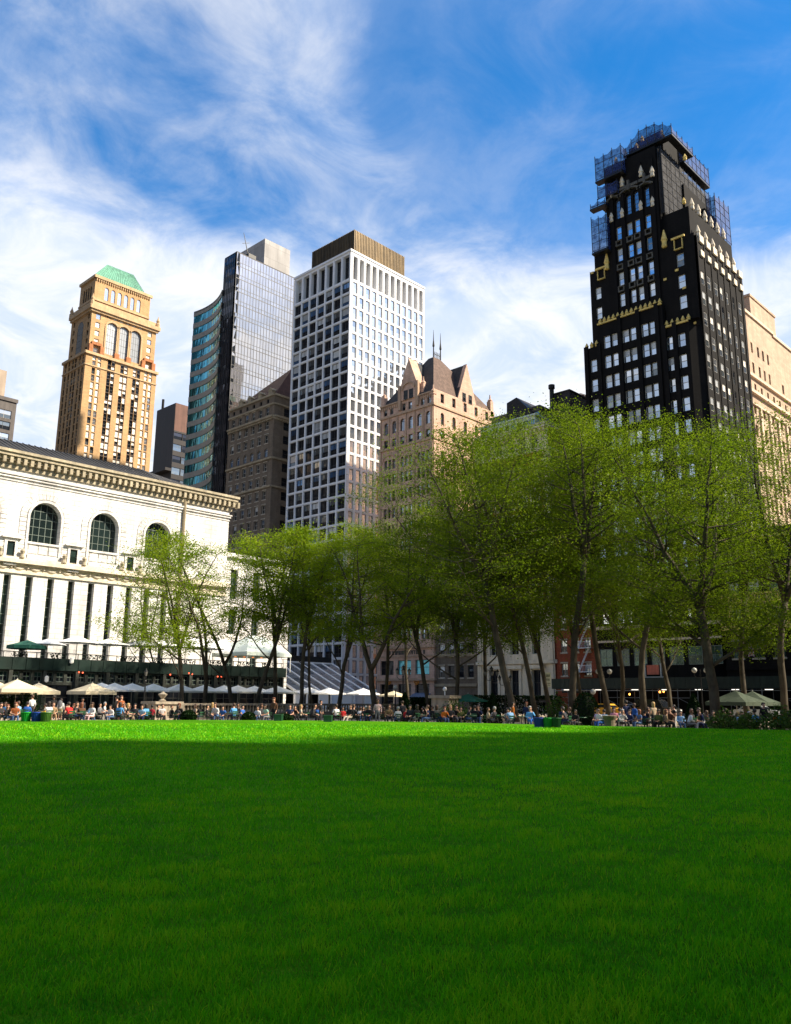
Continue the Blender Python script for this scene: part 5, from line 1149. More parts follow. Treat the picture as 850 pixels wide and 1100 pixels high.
# ================================================================== dark restaurant pavilion in front of the library
GY = 84.0
def grill():
    x0, x1 = 14.0, float(onY(304, 715, GY)[0]); r = empty('restaurant_pavilion', ((x0+x1)/2, GY, 0), 'long dark green restaurant pavilion with a roof terrace below the white library', 'restaurant'); b = ((x0+x1)/2, GY, 0)
    fr, w = west(GY, x0, x1); mb = MB()
    nb = 16; cols = even(nb, w, 2.5); ops = wallgrid(mb, fr, w, .4, 3.1, cols, [(.5, 2.9)], .5); 
    c2 = even(nb*3, w, .8); ops2 = wallgrid(mb, fr, w, 3.1, 4.3, c2, [(3.2, 4.15)], .2)
    mb.face([(x1, GY, .4), (x1, GY+9, .4), (x1, GY+9, 4.3), (x1, GY, 4.3)]); mb.face([(x0, GY, .4), (x0, GY+9, .4), (x0, GY+9, 4.3), (x0, GY, 4.3)])
    mb.build('wall', MT['grillwall'], r, origin=b)
    W = [(fr, (c+d)/2, a, .48, d-c, e-a, ('cross', 'frame_dk', 'g_dark', 'g_dark')) for c, d, a, e in ops]; place_windows(r, b, W, 'glazed_door')
    W = [(fr, (c+d)/2, a, .18, d-c, e-a, ('cross', 'frame_gn', pick(('g_dark', 4), ('g_green', 2), ('g_grey', 1)), 'g_dark')) for c, d, a, e in ops2]; place_windows(r, b, W, 'trellis_window')
    m = MB(); m.box(x0-.2, GY-.35, 4.3, x1+.3, GY+9, 5.0, 0); m.box(x0-.2, GY-.35, 5.0, x1+.3, GY-.15, 5.45, 0)
    for k in range(40): u = x0+(x1-x0)*k/40; m.box(u, GY-.4, 4.35, u+.08, GY-.352, 5.4, 0)
    m.build('parapet', MT['dkgreen'], r, origin=b)
    for k in range(nb+1): m = MB(); u = w*k/nb; trim(m, fr, max(u-.18, 0), min(u+.18, w), .4, 4.28, .3); m.build('post', MT['grillwall'], r, origin=b)
    m = MB(); m.box(x0, GY-.1, 5.46, x1, GY-.0, 5.5); n = 50
    for k in range(n+1): u = x0+(x1-x0)*k/n; m.box(u-.03, GY-.08, 5.0, u+.03, GY-.02, 6.0)
    m.box(x0, GY-.09, 5.98, x1, GY-.01, 6.06); m.build('railing', MT['iron'], r, origin=b)
    # planting boxes along the edge
    for k in range(14):
        u = x0+2+(x1-x0-4)*k/13; m = MB(); m.box(u-.9, GY+.15, 5.0, u+.9, GY+.55, 5.4, 0)
        for _ in range(60):
            p = np.array([u+rnd.uniform(-.9, .9), GY+.35+rnd.uniform(-.2, .2), 5.4+rnd.random()*.5]); d = np.array([rnd.uniform(-.15, .15), rnd.uniform(-.15, .15), .1]); e = np.array([rnd.uniform(-.1, .1), rnd.uniform(-.1, .1), .12]); m.face([p, p+d, p+d+e, p+e], 1)
        m.build('planter', [MT['dkgreen'], MT['hedge']], r, origin=b)
    # red lamps under the trellis
    gl = plain('red heater lamp', (.6, .1, .05), .5, emit=(1, .12, .05), estr=1.5); lm = MB(); lm.lathe([(.03, 0), (.08, .04), (.08, .12), (.03, .16)], n=7); me = lm.data('lamp', [gl])
    for px, py in ((203, 724), (206.5, 725), (183, 725.5), (234, 727.5), (238, 727.5), (85, 723), (89, 723.5)): p = onY(px, py, GY-.35); link('lamp', me, r, tuple(p-np.array(b)))
    wl = plain('wall lamp', (.7, .68, .62), .5, emit=(1, .9, .75), estr=.12); lm = MB(); lm.lathe([(.05, 0), (.2, .1), (.2, .55), (.05, .65)], n=8); me = lm.data('wall_lamp', [wl])
    for px, py in ((50, 733), (77, 713)): p = onY(px, py, GY-.5); link('wall_lamp', me, r, tuple(p-np.array(b)))
    # white marquee on the roof
    pa = onY(258, 700, GY+2); pb = onY(306, 700, GY+2); za = float(pa[2]); zr = zY(286, 684, GY+4)
    t = empty('roof_marquee', ((pa[0]+pb[0])/2, GY+4, 5.0), 'pale green and white marquee at the far end of the restaurant roof terrace', 'marquee'); tb = ((pa[0]+pb[0])/2, GY+4, 5.0)
    m = MB(); x0_, x1_, y0, y1 = float(pa[0]), float(pb[0]), GY+.6, GY+8; xm = (x0_+x1_)/2+.6
    m.mesh([(x0_, y0, za), (x1_, y0, za), (x1_, y1, za), (x0_, y1, za), (xm-1.2, (y0+y1)/2, zr), (xm+1.2, (y0+y1)/2, zr), (x0_, y0, za-.45), (x1_, y0, za-.45), (x1_, y1, za-.45), (x0_, y1, za-.45)], [(0, 1, 5, 4), (1, 2, 5), (2, 3, 4, 5), (3, 0, 4), (0, 1, 7, 6), (1, 2, 8, 7), (2, 3, 9, 8), (3, 0, 6, 9)])
    m.build('canopy', MT['canvas_pale'], t, origin=tb)
    lm = MB(); lm.tube([(0, 0, 0), (0, 0, za-5.0)], .06, 6); me = lm.data('leg', [MT['whitepaint']])
    for x in (x0_+.1, xm, x1_-.1):
        for y in (y0+.1, y1-.1): link('leg', me, t, (x-tb[0], y-tb[1], 0))
    glw = plain('orange heater', (.9, .3, .1), .5, emit=(1, .25, .05), estr=1.0); lm = MB(); lm.box(-.14, -.03, -.03, .14, .03, .03); me = lm.data('heater', [glw])
    for k in range(5): link('heater', me, t, (x0_-tb[0]+.8+(x1_-x0_-1.6)*k/4, 0, za-5.0-.5))
    # long white awning between the parasols and the marquee
    pa = onY(208, 698, GY+5); pb = onY(259, 698, GY+5); t = empty('roof_awning', (float(pa[0]), GY+5, 5.0), 'long white canvas awning on the restaurant roof beside the marquee', 'awning'); tb = (float(pa[0]), GY+5, 5.0)
    m = MB(); x0_, x1_ = float(pa[0]), float(pb[0]); za = float(pa[2]); zr = zY(235, 686, GY+7)
    m.mesh([(x0_, GY+3.5, za), (x1_, GY+3.5, za), (x1_, GY+8.5, zr), (x0_, GY+8.5, zr), (x0_, GY+3.5, za-.35), (x1_, GY+3.5, za-.35)], [(0, 1, 2, 3), (0, 1, 5, 4)]); m.build('canopy', MT['canvas_white'], t, origin=tb)
    for x in (x0_+.1, x1_-.1):
        for y, zz in ((GY+3.6, za), (GY+8.4, zr)): m = MB(); m.tube([(x, y, 5), (x, y, zz)], .05, 6); m.build('leg', MT['whitepaint'], t, origin=tb)

def parasol_proto(name, cat, half, rise, htop, mat, square=True, valance=.28):
    root = empty(name, (0, 0, 0)); n = 4 if square else 8; ph = math.pi/4 if square else math.pi/8
    m = MB(); K = n; rr = half*(math.sqrt(2) if square else 1.0)
    ring = [(rr*math.cos(ph+2*math.pi*k/K), rr*math.sin(ph+2*math.pi*k/K)) for k in range(K)]
    ze = htop-rise; top = (0, 0, htop)
    for k in range(K):
        a, c = ring[k], ring[(k+1) % K]; mid = ((a[0]+c[0])/2*.985, (a[1]+c[1])/2*.985)
        am, cm_, mm_ = [(p[0]*.5, p[1]*.5, ze+rise*.45) for p in (a, c, mid)]
        m.face([top, am, mm_], 0); m.face([top, mm_, cm_], 0); m.face([am, (*a, ze), (*mid, ze-.02), mm_], 0); m.face([mm_, (*mid, ze-.02), (*c, ze), cm_], 0)
        if valance: m.face([(*a, ze), (*c, ze), (c[0], c[1], ze-valance), (a[0], a[1], ze-valance)], 0)
    m.build('canopy', MT[mat], root)
    m = MB(); m.tube([(0, 0, 0), (0, 0, htop+.1)], .035, 6); m.build('pole', MT['frame_lt'], root)
    m = MB()
    for k in range(K): a = ring[k]; m.tube([(0, 0, htop-.1), (a[0]*.98, a[1]*.98, ze-.02)], .015, 4, cap=False)
    m.build('ribs', MT['frame_lt'], root)
    m = MB(); m.lathe([(.3, 0), (.3, .08), (.06, .12)], n=10); m.build('base', MT['iron'], root)
    reg(root); return root
def spot(px, d):
    dx, dy = azdir(px); return dx*d, dy*d
def put_parasols(proto, items, group, cat='parasol'):
    for i, (loc, label, sc) in enumerate(items):
        o = proto if i == 0 else copy_tree(proto)
        o.location = loc; o.scale = (sc, sc, sc); o.rotation_euler = (0, 0, rnd.uniform(-.25, .25)); tag(o, label, cat, group)
def ground_parasols():
    T = .7
    def at(px, Y, z=T): z = max(z, .22); d = azdir(px); return (d[0]/d[1]*Y, Y, z)
    g = 'parasols along the restaurant front'
    P = parasol_proto('parasol', 'parasol', 1.55, .75, 2.75, 'canvas_beige')
    put_parasols(P, [(at(-3, 76, 0), 'beige square parasol cut by the left edge of the photo', 1), (at(16.5, 74.5, 0), 'large beige square parasol above the green and blue bins', 1.08), (at(40, 77, 0), 'beige square parasol beside the wall lamp, right of the bins', 1), (at(98, 75, .0), 'beige square parasol at the left end of the white row', 1.02)], g)
    P = parasol_proto('parasol', 'parasol', 1.6, .7, 2.45, 'canvas_white', valance=.15)
    near = ['directly behind the beige one', 'next after the hidden one behind the beige parasol', 'left of the stone pedestal', 'over the carved pedestal', 'just left of the first tree trunk', 'between the first two tree trunks', 'right of the forked second trunk', 'left of the third trunk', 'right of the third trunk', 'left of the fifth trunk', 'right of the fifth trunk', 'before the glass lean-to roof', 'under the ribbed glass roof, farther right']
    put_parasols(P, [(at(px, Y), 'white square parasol in the ground row '+near[i], 1) for i, (px, Y) in enumerate(((108, 80), (122, 79), (141, 79), (164, 79), (192, 77), (219, 79), (240, 80), (255, 78), (273, 79), (298, 77), (332, 80), (353, 81), (390, 80)))], g)
    P = parasol_proto('parasol', 'parasol', 1.5, .6, 2.35, 'canvas_beige', valance=.2)
    put_parasols(P, [(at(423, 76), 'small beige parasol between the globe lamp and the paired trunks', .9)], g)
    g2 = 'parasols on the restaurant roof terrace'
    def roof(px, py, Y): p = onY(px, py, Y); return (float(p[0]), Y, 5.0), (float(p[2])-5.0)/2.45
    P = parasol_proto('roof_parasol', 'parasol', 1.75, .55, 2.45, 'canvas_white', square=False, valance=.06)
    lab = ['overlapping the green parasol', 'highest one right of the green parasol', 'over the planters between two slit windows', 'fourth along from the green one', 'fifth along, left of the first tree', 'partly behind the first tree trunk', 'behind the forked second trunk']
    its = []
    for i, (px, py, Y) in enumerate(((52, 686, GY+2), (83.7, 683, GY+3.4), (118.6, 685.5, GY+2), (151, 687, GY+2.4), (175, 687.5, GY+1.8), (200, 688.5, GY+3), (222, 690, GY+2))):
        l, s_ = roof(px, py, Y); its.append((l, 'white octagonal parasol on the roof terrace, '+lab[i], s_))
    put_parasols(P, its, g2)
    P = parasol_proto('roof_parasol', 'parasol', 2.0, .6, 2.4, 'canvas_green', square=False, valance=.35); l, s_ = roof(30, 687, GY+1.6)
    put_parasols(P, [(l, 'dark green parasol at the left end of the roof terrace', s_)], g2)
    g3 = 'market umbrellas by the street'
    P = parasol_proto('market_umbrella', 'umbrella', 1.7, .9, 2.7, 'canvas_sage')
    put_parasols(P, [((*spot(791, 74), 0), 'sage green umbrella with white mark above the low shrubs', 1), ((*spot(809, 78), 0), 'sage green umbrella farther right over the parked silver car', 1)], g3)
    m = MB(); p = bpy.data.objects
    P = parasol_proto('market_umbrella', 'umbrella', 1.6, .7, 2.5, 'canvas_teal', valance=.1); put_parasols(P, [((*spot(503, 84), .0), 'teal umbrella behind the pale green shrub', .95)], g3)
    P = parasol_proto('market_umbrella', 'umbrella', 1.6, .5, 2.3, 'darkbrown', valance=0); put_parasols(P, [((*spot(581, 92), .0), 'thin black umbrella by the white building base', .9)], g3)

def lean_to():
    # ribbed glass roof right of the restaurant
    r = empty('glass_lean_to', (86, 100, 0), 'sloping glass roof with white ribs between the restaurant and the gridded tower', 'glass roof'); b = (86, 100, 0)
    ya, yb, za, zb = 112.0, 101.0, zY(345, 712, 112), zY(345, 741, 101); xa, xb = float(onY(304, 720, 104)[0]), 101.0
    n = 7; m = MB(); g = MB()
    for k in range(n+1):
        x = xa+(xb-xa)*k/n; m.mesh([(x-.2, yb, zb), (x+.2, yb, zb), (x+.2, ya, za), (x-.2, ya, za), (x-.2, yb, zb-.3), (x+.2, yb, zb-.3), (x+.2, ya, za-.3), (x-.2, ya, za-.3)], [(0, 1, 2, 3), (0, 3, 7, 4), (1, 2, 6, 5), (4, 5, 1, 0)])
    m.box(xa, yb-.15, zb-.5, xb, yb+.1, zb-.1); m.box(xa, ya-.1, za-.35, xb, ya+.1, za+.05)
    for k in range(n+1): x = xa+(xb-xa)*k/n; m.box(x-.12, yb-.1, 0, x+.12, yb+.1, zb-.3)
    m.build('ribs', MT['whitepaint'], r, origin=b)
    for i in range(n):
        x0, x1 = xa+(xb-xa)*i/n, xa+(xb-xa)*(i+1)/n
        for j in range(5):
            f0, f1 = j/5, (j+1)/5-.01; g.face([(x0+.2, yb+(ya-yb)*f0, zb+(za-zb)*f0-.12), (x1-.2, yb+(ya-yb)*f0, zb+(za-zb)*f0-.12), (x1-.2, yb+(ya-yb)*f1, zb+(za-zb)*f1-.12), (x0+.2, yb+(ya-yb)*f1, zb+(za-zb)*f1-.12)])
    g.build('glazing', glass('grey roof glass', (.22, .24, .26), .5, rough=.15, base_var=.4), r, origin=b)
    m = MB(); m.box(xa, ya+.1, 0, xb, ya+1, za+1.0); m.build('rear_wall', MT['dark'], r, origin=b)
    m = MB()
    for i in range(n):
        if i % 2 == 0: x0, x1 = xa+(xb-xa)*i/n+.4, xa+(xb-xa)*(i+1)/n-.4; m.box(x0, yb+.2, 0, x1, yb+.4, zb-.6)
    m.build('front_panels', MT['whitepaint'], r, origin=b)
# ------------------------------------------------------------------ foliage materials
def leafmat(name, ca, cb, cc, trans=.35):
    m = bpy.data.materials.new(name); m.use_nodes = True; t = m.node_tree; t.nodes.remove(t.nodes['Principled BSDF'])
    at = N(t, 'ShaderNodeAttribute'); at.attribute_name = 'tint'
    cr = N(t, 'ShaderNodeValToRGB'); e = cr.color_ramp.elements; e[0].color = (*ca, 1); e[1].color = (*cc, 1); q = e.new(.5); q.color = (*cb, 1)
    t.links.new(at.outputs['Fac'], cr.inputs[0])
    d = N(t, 'ShaderNodeBsdfDiffuse'); tr = N(t, 'ShaderNodeBsdfTranslucent'); gl = N(t, 'ShaderNodeBsdfGlossy', Roughness=.45); gl.inputs[0].default_value = (.4, .42, .38, 1)
    for s_ in (d, tr): t.links.new(cr.outputs[0], s_.inputs[0])
    m1 = N(t, 'ShaderNodeMixShader'); m1.inputs[0].default_value = trans; t.links.new(d.outputs[0], m1.inputs[1]); t.links.new(tr.outputs[0], m1.inputs[2])
    m2 = N(t, 'ShaderNodeMixShader'); m2.inputs[0].default_value = .02; t.links.new(m1.outputs[0], m2.inputs[1]); t.links.new(gl.outputs[0], m2.inputs[2])
    t.links.new(m2.outputs[0], t.nodes['Material Output'].inputs[0]); return m
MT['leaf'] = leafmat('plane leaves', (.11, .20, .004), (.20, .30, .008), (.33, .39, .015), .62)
MT['leaf_dark'] = leafmat('shaded plane leaves', (.070, .138, .003), (.125, .195, .006), (.185, .24, .01), .62)  # darker copy of the plane leaves, crown shade put into the colour
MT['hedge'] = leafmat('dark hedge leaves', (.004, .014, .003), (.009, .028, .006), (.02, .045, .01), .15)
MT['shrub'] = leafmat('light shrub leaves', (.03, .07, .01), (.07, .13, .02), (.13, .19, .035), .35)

def leafmesh(name, cen, size, tint, mat, up_bias=.72):
    """one small bent leaf blade per centre"""
    n = len(cen); a = npr.normal(size=(n, 3)); a[:, 2] *= (1-up_bias); a /= np.linalg.norm(a, axis=1)[:, None]
    c = npr.normal(size=(n, 3)); c -= a*(a*c).sum(1)[:, None]; c /= np.linalg.norm(c, axis=1)[:, None]
    s = size*npr.uniform(.6, 1.35, n); A = a*s[:, None]; Cc = c*(s*.42)[:, None]; nn = np.cross(a, c)*(s*.15)[:, None]
    v = np.stack([cen-A*.5, cen+Cc+nn, cen+A*.5, cen-Cc+nn], 1).reshape(-1, 3)
    me = bpy.data.meshes.new(name); me.vertices.add(4*n); me.vertices.foreach_set('co', v.astype(np.float32).ravel())
    me.loops.add(4*n); me.loops.foreach_set('vertex_index', np.arange(4*n, dtype=np.int32))
    me.polygons.add(n); me.polygons.foreach_set('loop_start', np.arange(0, 4*n, 4, dtype=np.int32)); me.polygons.foreach_set('loop_total', np.full(n, 4, np.int32))
    at = me.attributes.new('tint', 'FLOAT', 'FACE'); at.data.foreach_set('value', np.clip(tint, 0, 1).astype(np.float32))
    me.materials.append(mat); me.update(); me.validate(); return me

def tree(name, x, y, z0, H, label, group, seed, fork=.38, lean=(0, 0), spread=.30, leaf='leaf', r0=.26, nlead=3, dens=1.0, skirt=.36, leafsize=.19):
    rg = random.Random(seed); root = empty(name, (x, y, z0), label, 'tree', group); tb = MB(); tips = []
    def path(p, d, L, n, wob, upb=0.0):
        pts = [np.array(p, float)]; d = np.array(d, float); d /= np.linalg.norm(d)
        for i in range(n):
            d = d+np.array([rg.gauss(0, wob), rg.gauss(0, wob), rg.gauss(0, wob*.6)+upb]); d /= np.linalg.norm(d); pts.append(pts[-1]+d*L/n)
        return pts, d
    hf = H*fork*rg.uniform(.85, 1.15)
    d0 = np.array([lean[0], lean[1], 1.0]); tr, d1 = path((0, 0, -.1), d0, hf, 6, .075, .03)
    rad = lambda i, n, a, b_: a+(b_-a)*i/n
    r0 *= .85; tb.tube(tr, [r0*1.5]+[rad(i, 6, r0, r0*.8) for i in range(1, 7)], 9)
    leads = []; a0 = rg.uniform(0, 6.28)
    for k in range(nlead):
        a = a0+2*math.pi*k/nlead+rg.uniform(-.5, .5); t = rg.uniform(.7, 1.3)*spread*1.15
        d = np.array([math.cos(a)*t, math.sin(a)*t, 1.0])+d1*.4
        base = tr[-1] if k else tr[-1]
        pts, dd = path(base-d1*.15, d, (H*.97-hf)*rg.uniform(.82, 1.06), 8, .10, .06)
        rr = [rad(i, 8, r0*(.72 if k else .8), .035) for i in range(9)]; tb.tube(pts, rr, 7); leads.append((pts, rr))
    for i in ((4, 3, 5) if skirt < .34 else (4,)):
        if rg.random() > .8: continue
        a = rg.uniform(0, 6.28); pts, dd = path(tr[i], (math.cos(a), math.sin(a), .7), H*.3, 6, .12, .04); rr = [rad(q, 6, r0*.4, .03) for q in range(7)]; tb.tube(pts, rr, 6); leads.append((pts, rr))
    for pts, rr in leads:
        n = len(pts)-1
        for i in range(1, n+1):
            zz = pts[i][2]
            if zz < H*skirt: continue
            for q in range(rg.choice((2, 3)) if i < n else 3):
                a = rg.uniform(0, 6.28); env = math.sin(math.pi*min(1, max(.12, (zz/H-skirt+.10)/(1.08-skirt))))**.6
                L = H*.19*env*rg.uniform(.55, 1.35); up_ = rg.uniform(.05, .6)
                bp, dd = path(pts[i], (math.cos(a), math.sin(a), up_), L, 5, .14, .03)
                tb.tube(bp, [rad(u, 5, max(rr[i]*.5, .03), .012) for u in range(6)], 5, cap=False)
                for u in range(2, 6): tips.append((bp[u], .75+.12*u))
                for u in (2, 3, 4):
                    if rg.random() < .75:
                        a2 = a+rg.choice((-1, 1))*rg.uniform(.5, 1.2); sp, _ = path(bp[u], (math.cos(a2), math.sin(a2), rg.uniform(-.1, .5)), L*.55, 3, .15, .02)
                        tb.tube(sp, [.018, .014, .01, .006], 4, cap=False); tips += [(sp[2], .8), (sp[3], .8)]
        tips.append((pts[-1], 1.0))
    me = tb.data('trunk', [MT['bark']], smooth=True); link('trunk', me, root)
    cen = []; tint = []
    for p, s in tips:
        if rg.random() < .13: continue
        k = int(rg.uniform(26, 62)*dens); sg = (.50+.30*rg.random())*s*H/20
        c = np.array(p)+npr.normal(size=(k, 3))*np.array([sg, sg, sg*.5]); cen.append(c)
        base = rg.gauss(.46, .2); tint.append(base+npr.normal(0, .06, k))
    cen = np.concatenate(cen); tint = np.concatenate(tint)
    link('crown', leafmesh('crown', cen, leafsize, tint, MT[leaf]), root)
    return root, len(cen)

NL = 0
def trees():
    global NL
    def zt(px, ytop, d): return float(EYE[2]+(ray(px, ytop)/math.hypot(*ray(px, ytop)[:2])*d)[2])
    L = [  # px, distance, top pixel, base z, label, options
     (172, 100, 566, .45, 'small plane tree partly covering the library, behind the first trunk from the left', dict(spread=.28, nlead=2, r0=.14, dens=.32, skirt=.30)),
     (196, 83, 566, .45, 'plane tree with straight pale trunk before the library, leftmost of the trunks', dict(spread=.34, fork=.33, dens=.6, skirt=.28, r0=.25)),
     (221, 86, 572, .45, 'plane tree whose trunk forks low into a wide letter Y before the restaurant', dict(spread=.46, fork=.2, nlead=2, dens=.62, r0=.28)),
     (250, 88, 574, .45, 'slim plane tree forking low, standing left of the roof marquee', dict(spread=.5, fork=.24, nlead=2)),
     (273, 87, 566, .45, 'plane tree with a straight trunk in front of the roof marquee', dict(lean=(.06, -.06))),
     (296, 88, 562, .45, 'plane tree at the right end of the restaurant, trunk leaning right', dict(lean=(.08, -.08))),
     (323, 86, 566, .45, 'plane tree before the ribbed glass roof with a trunk curving up to the right', dict(lean=(.05, -.06), fork=.45)),
     (337, 92, 574, .45, 'thin plane tree leaning left before the ribbed glass roof', dict(lean=(-.08, .08), r0=.18)),
     (363, 84, 562, .45, 'plane tree with a tall forked trunk below the gridded white tower', dict(fork=.33, spread=.42, nlead=2)),
     (404, 80, 566, 0, 'plane tree with widest forked limbs at the balustrade end', dict(fork=.28, spread=.55, nlead=3, r0=.36)),
     (415, 90, 560, 0, 'plane tree standing close behind the wide forked one', dict(lean=(.1, -.05), r0=.24)),
     (440, 100, 545, 0, 'plane tree in front of the gabled building, farther back than its neighbours', dict(r0=.24)),
     (461, 84, 548, 0, 'plane tree with a bending trunk left of the stone pedestal', dict(lean=(-.03, .08), r0=.26)),
     (491, 83, 486, 0, 'tall plane tree between the brown brick building and the pale green shrub', dict(lean=(-.12, .06), fork=.33)),
     (522, 92, 470, 0, 'tall plane tree rising behind the cone hedge before the red and white building', dict(r0=.26)),
     (553, 74, 456, 0, 'tall plane tree with a thick trunk leaning left beside the orange jacket', dict(lean=(-.12, .10), fork=.42, r0=.36, spread=.36)),
     (576, 80, 458, 0, 'tall plane tree with a trunk leaning left behind the bins', dict(lean=(-.14, .1), fork=.40, r0=.27)),
     (592, 84, 450, 0, 'tall slender plane tree forking high just right of the bins', dict(lean=(-.10, .08), fork=.45, r0=.26)),
     (616, 77, 441, 0, 'tall plane tree with a thick upright trunk left of the egg shaped hedge', dict(fork=.48, r0=.38, spread=.34)),
     (628, 88, 445, 0, 'thin tall plane tree before the red brick fire escape', dict(lean=(-.06, .04), r0=.2)),
     (654, 82, 450, 0, 'tall plane tree with a pale upright trunk behind the yellow taxi', dict(fork=.5, r0=.32)),
     (668, 92, 455, 0, 'tall dark trunked plane tree just right of the yellow taxi', dict(r0=.28)),
     (691, 80, 455, 0, 'tall plane tree left of the salmon sign', dict(fork=.46, r0=.34)),
     (720, 94, 478, 0, 'tall plane tree before the middle of the green sidewalk shed', dict(r0=.28, dens=.8)),
     (768, 66, 474, 0, 'large plane tree with a thick trunk forking into broad limbs left of the sage umbrellas', dict(fork=.36, r0=.44, spread=.55, nlead=3)),
     (803, 88, 468, 0, 'tall plane tree behind the two sage umbrellas', dict(r0=.3)),
     (842, 76, 446, 0, 'tall plane tree at the right edge of the photo by the teal shirt', dict(r0=.34, spread=.4)),
    ]
    for i, (px, d, yt, z0, lab, kw) in enumerate(L):
        x, y = spot(px, d); H = (zt(px, yt, d)-z0)*1.0
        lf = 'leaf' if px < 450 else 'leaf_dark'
        if px > 480: kw = dict(dict(skirt=.23, spread=.26, dens=1.15), **kw)
        elif px < 450: kw = dict({'dens': .9}, **kw)
        kw = dict(kw); kw.setdefault('dens', 1.0)
        t, n = tree('plane_tree', x, y, z0, H, lab, 'plane trees around the lawn', 100+i, leaf=lf, leafsize=.105+.0004*d, **kw); NL += n
trees()
for i, (x_, y_) in enumerate(((66, 14), (72, 6), (64, -3), (75, -12), (63, -20), (70, -30))):
    tree('plane_tree', x_, y_, 0, 23+2*(i % 3), 'plane tree continuing the row beyond the right edge, number %s from it' % ('one', 'two', 'three', 'four', 'five', 'six')[i], 'plane trees around the lawn', 300+i, leaf='leaf_dark', leafsize=.2, dens=.5, r0=.3, spread=.35)

for i, (x_, y_) in enumerate(((-3.5, -3.5), (-6.5, 4.5), (4.5, -6.5), (-5.5, 11.5), (11.5, -5.8), (-13, -3))):  # unseen crowns added to keep sky light off the near grass
    tree('plane_tree', x_, y_, .28, 19+1.5*(i % 3), 'plane tree standing behind the photographer on the near lawn edge, %s' % ('directly behind', 'to the near left', 'to the near right', 'farther left', 'farther right', 'farthest back')[i], 'plane trees around the lawn', 400+i, leaf='leaf_dark', leafsize=.34, dens=.75, r0=.3, spread=.5, fork=.36)

def hedge_blob(name, label, cat, x, y, z0, rx, ry, h, leaf, n, shape='cone', group=None, size=.12):
    root = empty(name, (x, y, z0), label, cat, group)
    u = npr.random(n); th = npr.random(n)*2*math.pi; rr = np.sqrt(npr.uniform(.55, 1.05, n))
    if shape == 'cone': prof = np.clip((1-u)**.75, .05, 1)*np.minimum(1, (u+.12)/.2)
    elif shape == 'egg': prof = np.sqrt(np.clip(1-(2*u-.75)**2/1.6, .02, 1))
    elif shape == 'ball': prof = np.sqrt(np.clip(1-(2*u-1)**2, .01, 1))
    else: prof = .55+.45*npr.random(n); rr = np.sqrt(npr.random(n)); u = u*(1-.55*rr**2)
    cen = np.stack([rx*prof*rr*np.cos(th), ry*prof*rr*np.sin(th), u*h], 1)
    if shape == 'loose': cen += npr.normal(0, .12, cen.shape); cen[:, 2] = np.abs(cen[:, 2])
    link('foliage', leafmesh('foliage', cen, size, npr.normal(.45, .2, n), MT[leaf]), root)
    m = MB()
    if shape == 'loose':
        for k in range(7): a = k*.9; m.tube([(0, 0, 0), (rx*.4*math.cos(a), ry*.4*math.sin(a), h*.5), (rx*.7*math.cos(a), ry*.7*math.sin(a), h*.75)], [.03, .02, .008], 5)
        m.build('stem', MT['bark'], root)
    else:
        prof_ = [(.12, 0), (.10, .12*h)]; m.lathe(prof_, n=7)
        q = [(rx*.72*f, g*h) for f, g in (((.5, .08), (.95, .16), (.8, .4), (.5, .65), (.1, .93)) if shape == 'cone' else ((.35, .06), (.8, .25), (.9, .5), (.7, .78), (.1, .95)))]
        m2 = MB(); m2.lathe(q, n=10, sy=ry/rx); m2.build('inner_growth', plain('hedge shade', (.004, .01, .003), .9) if 'hs' not in MT else MT['hs'], root); m.build('stem', MT['bark'], root)  # dark core puts the shade inside the bush into its colour
    return root
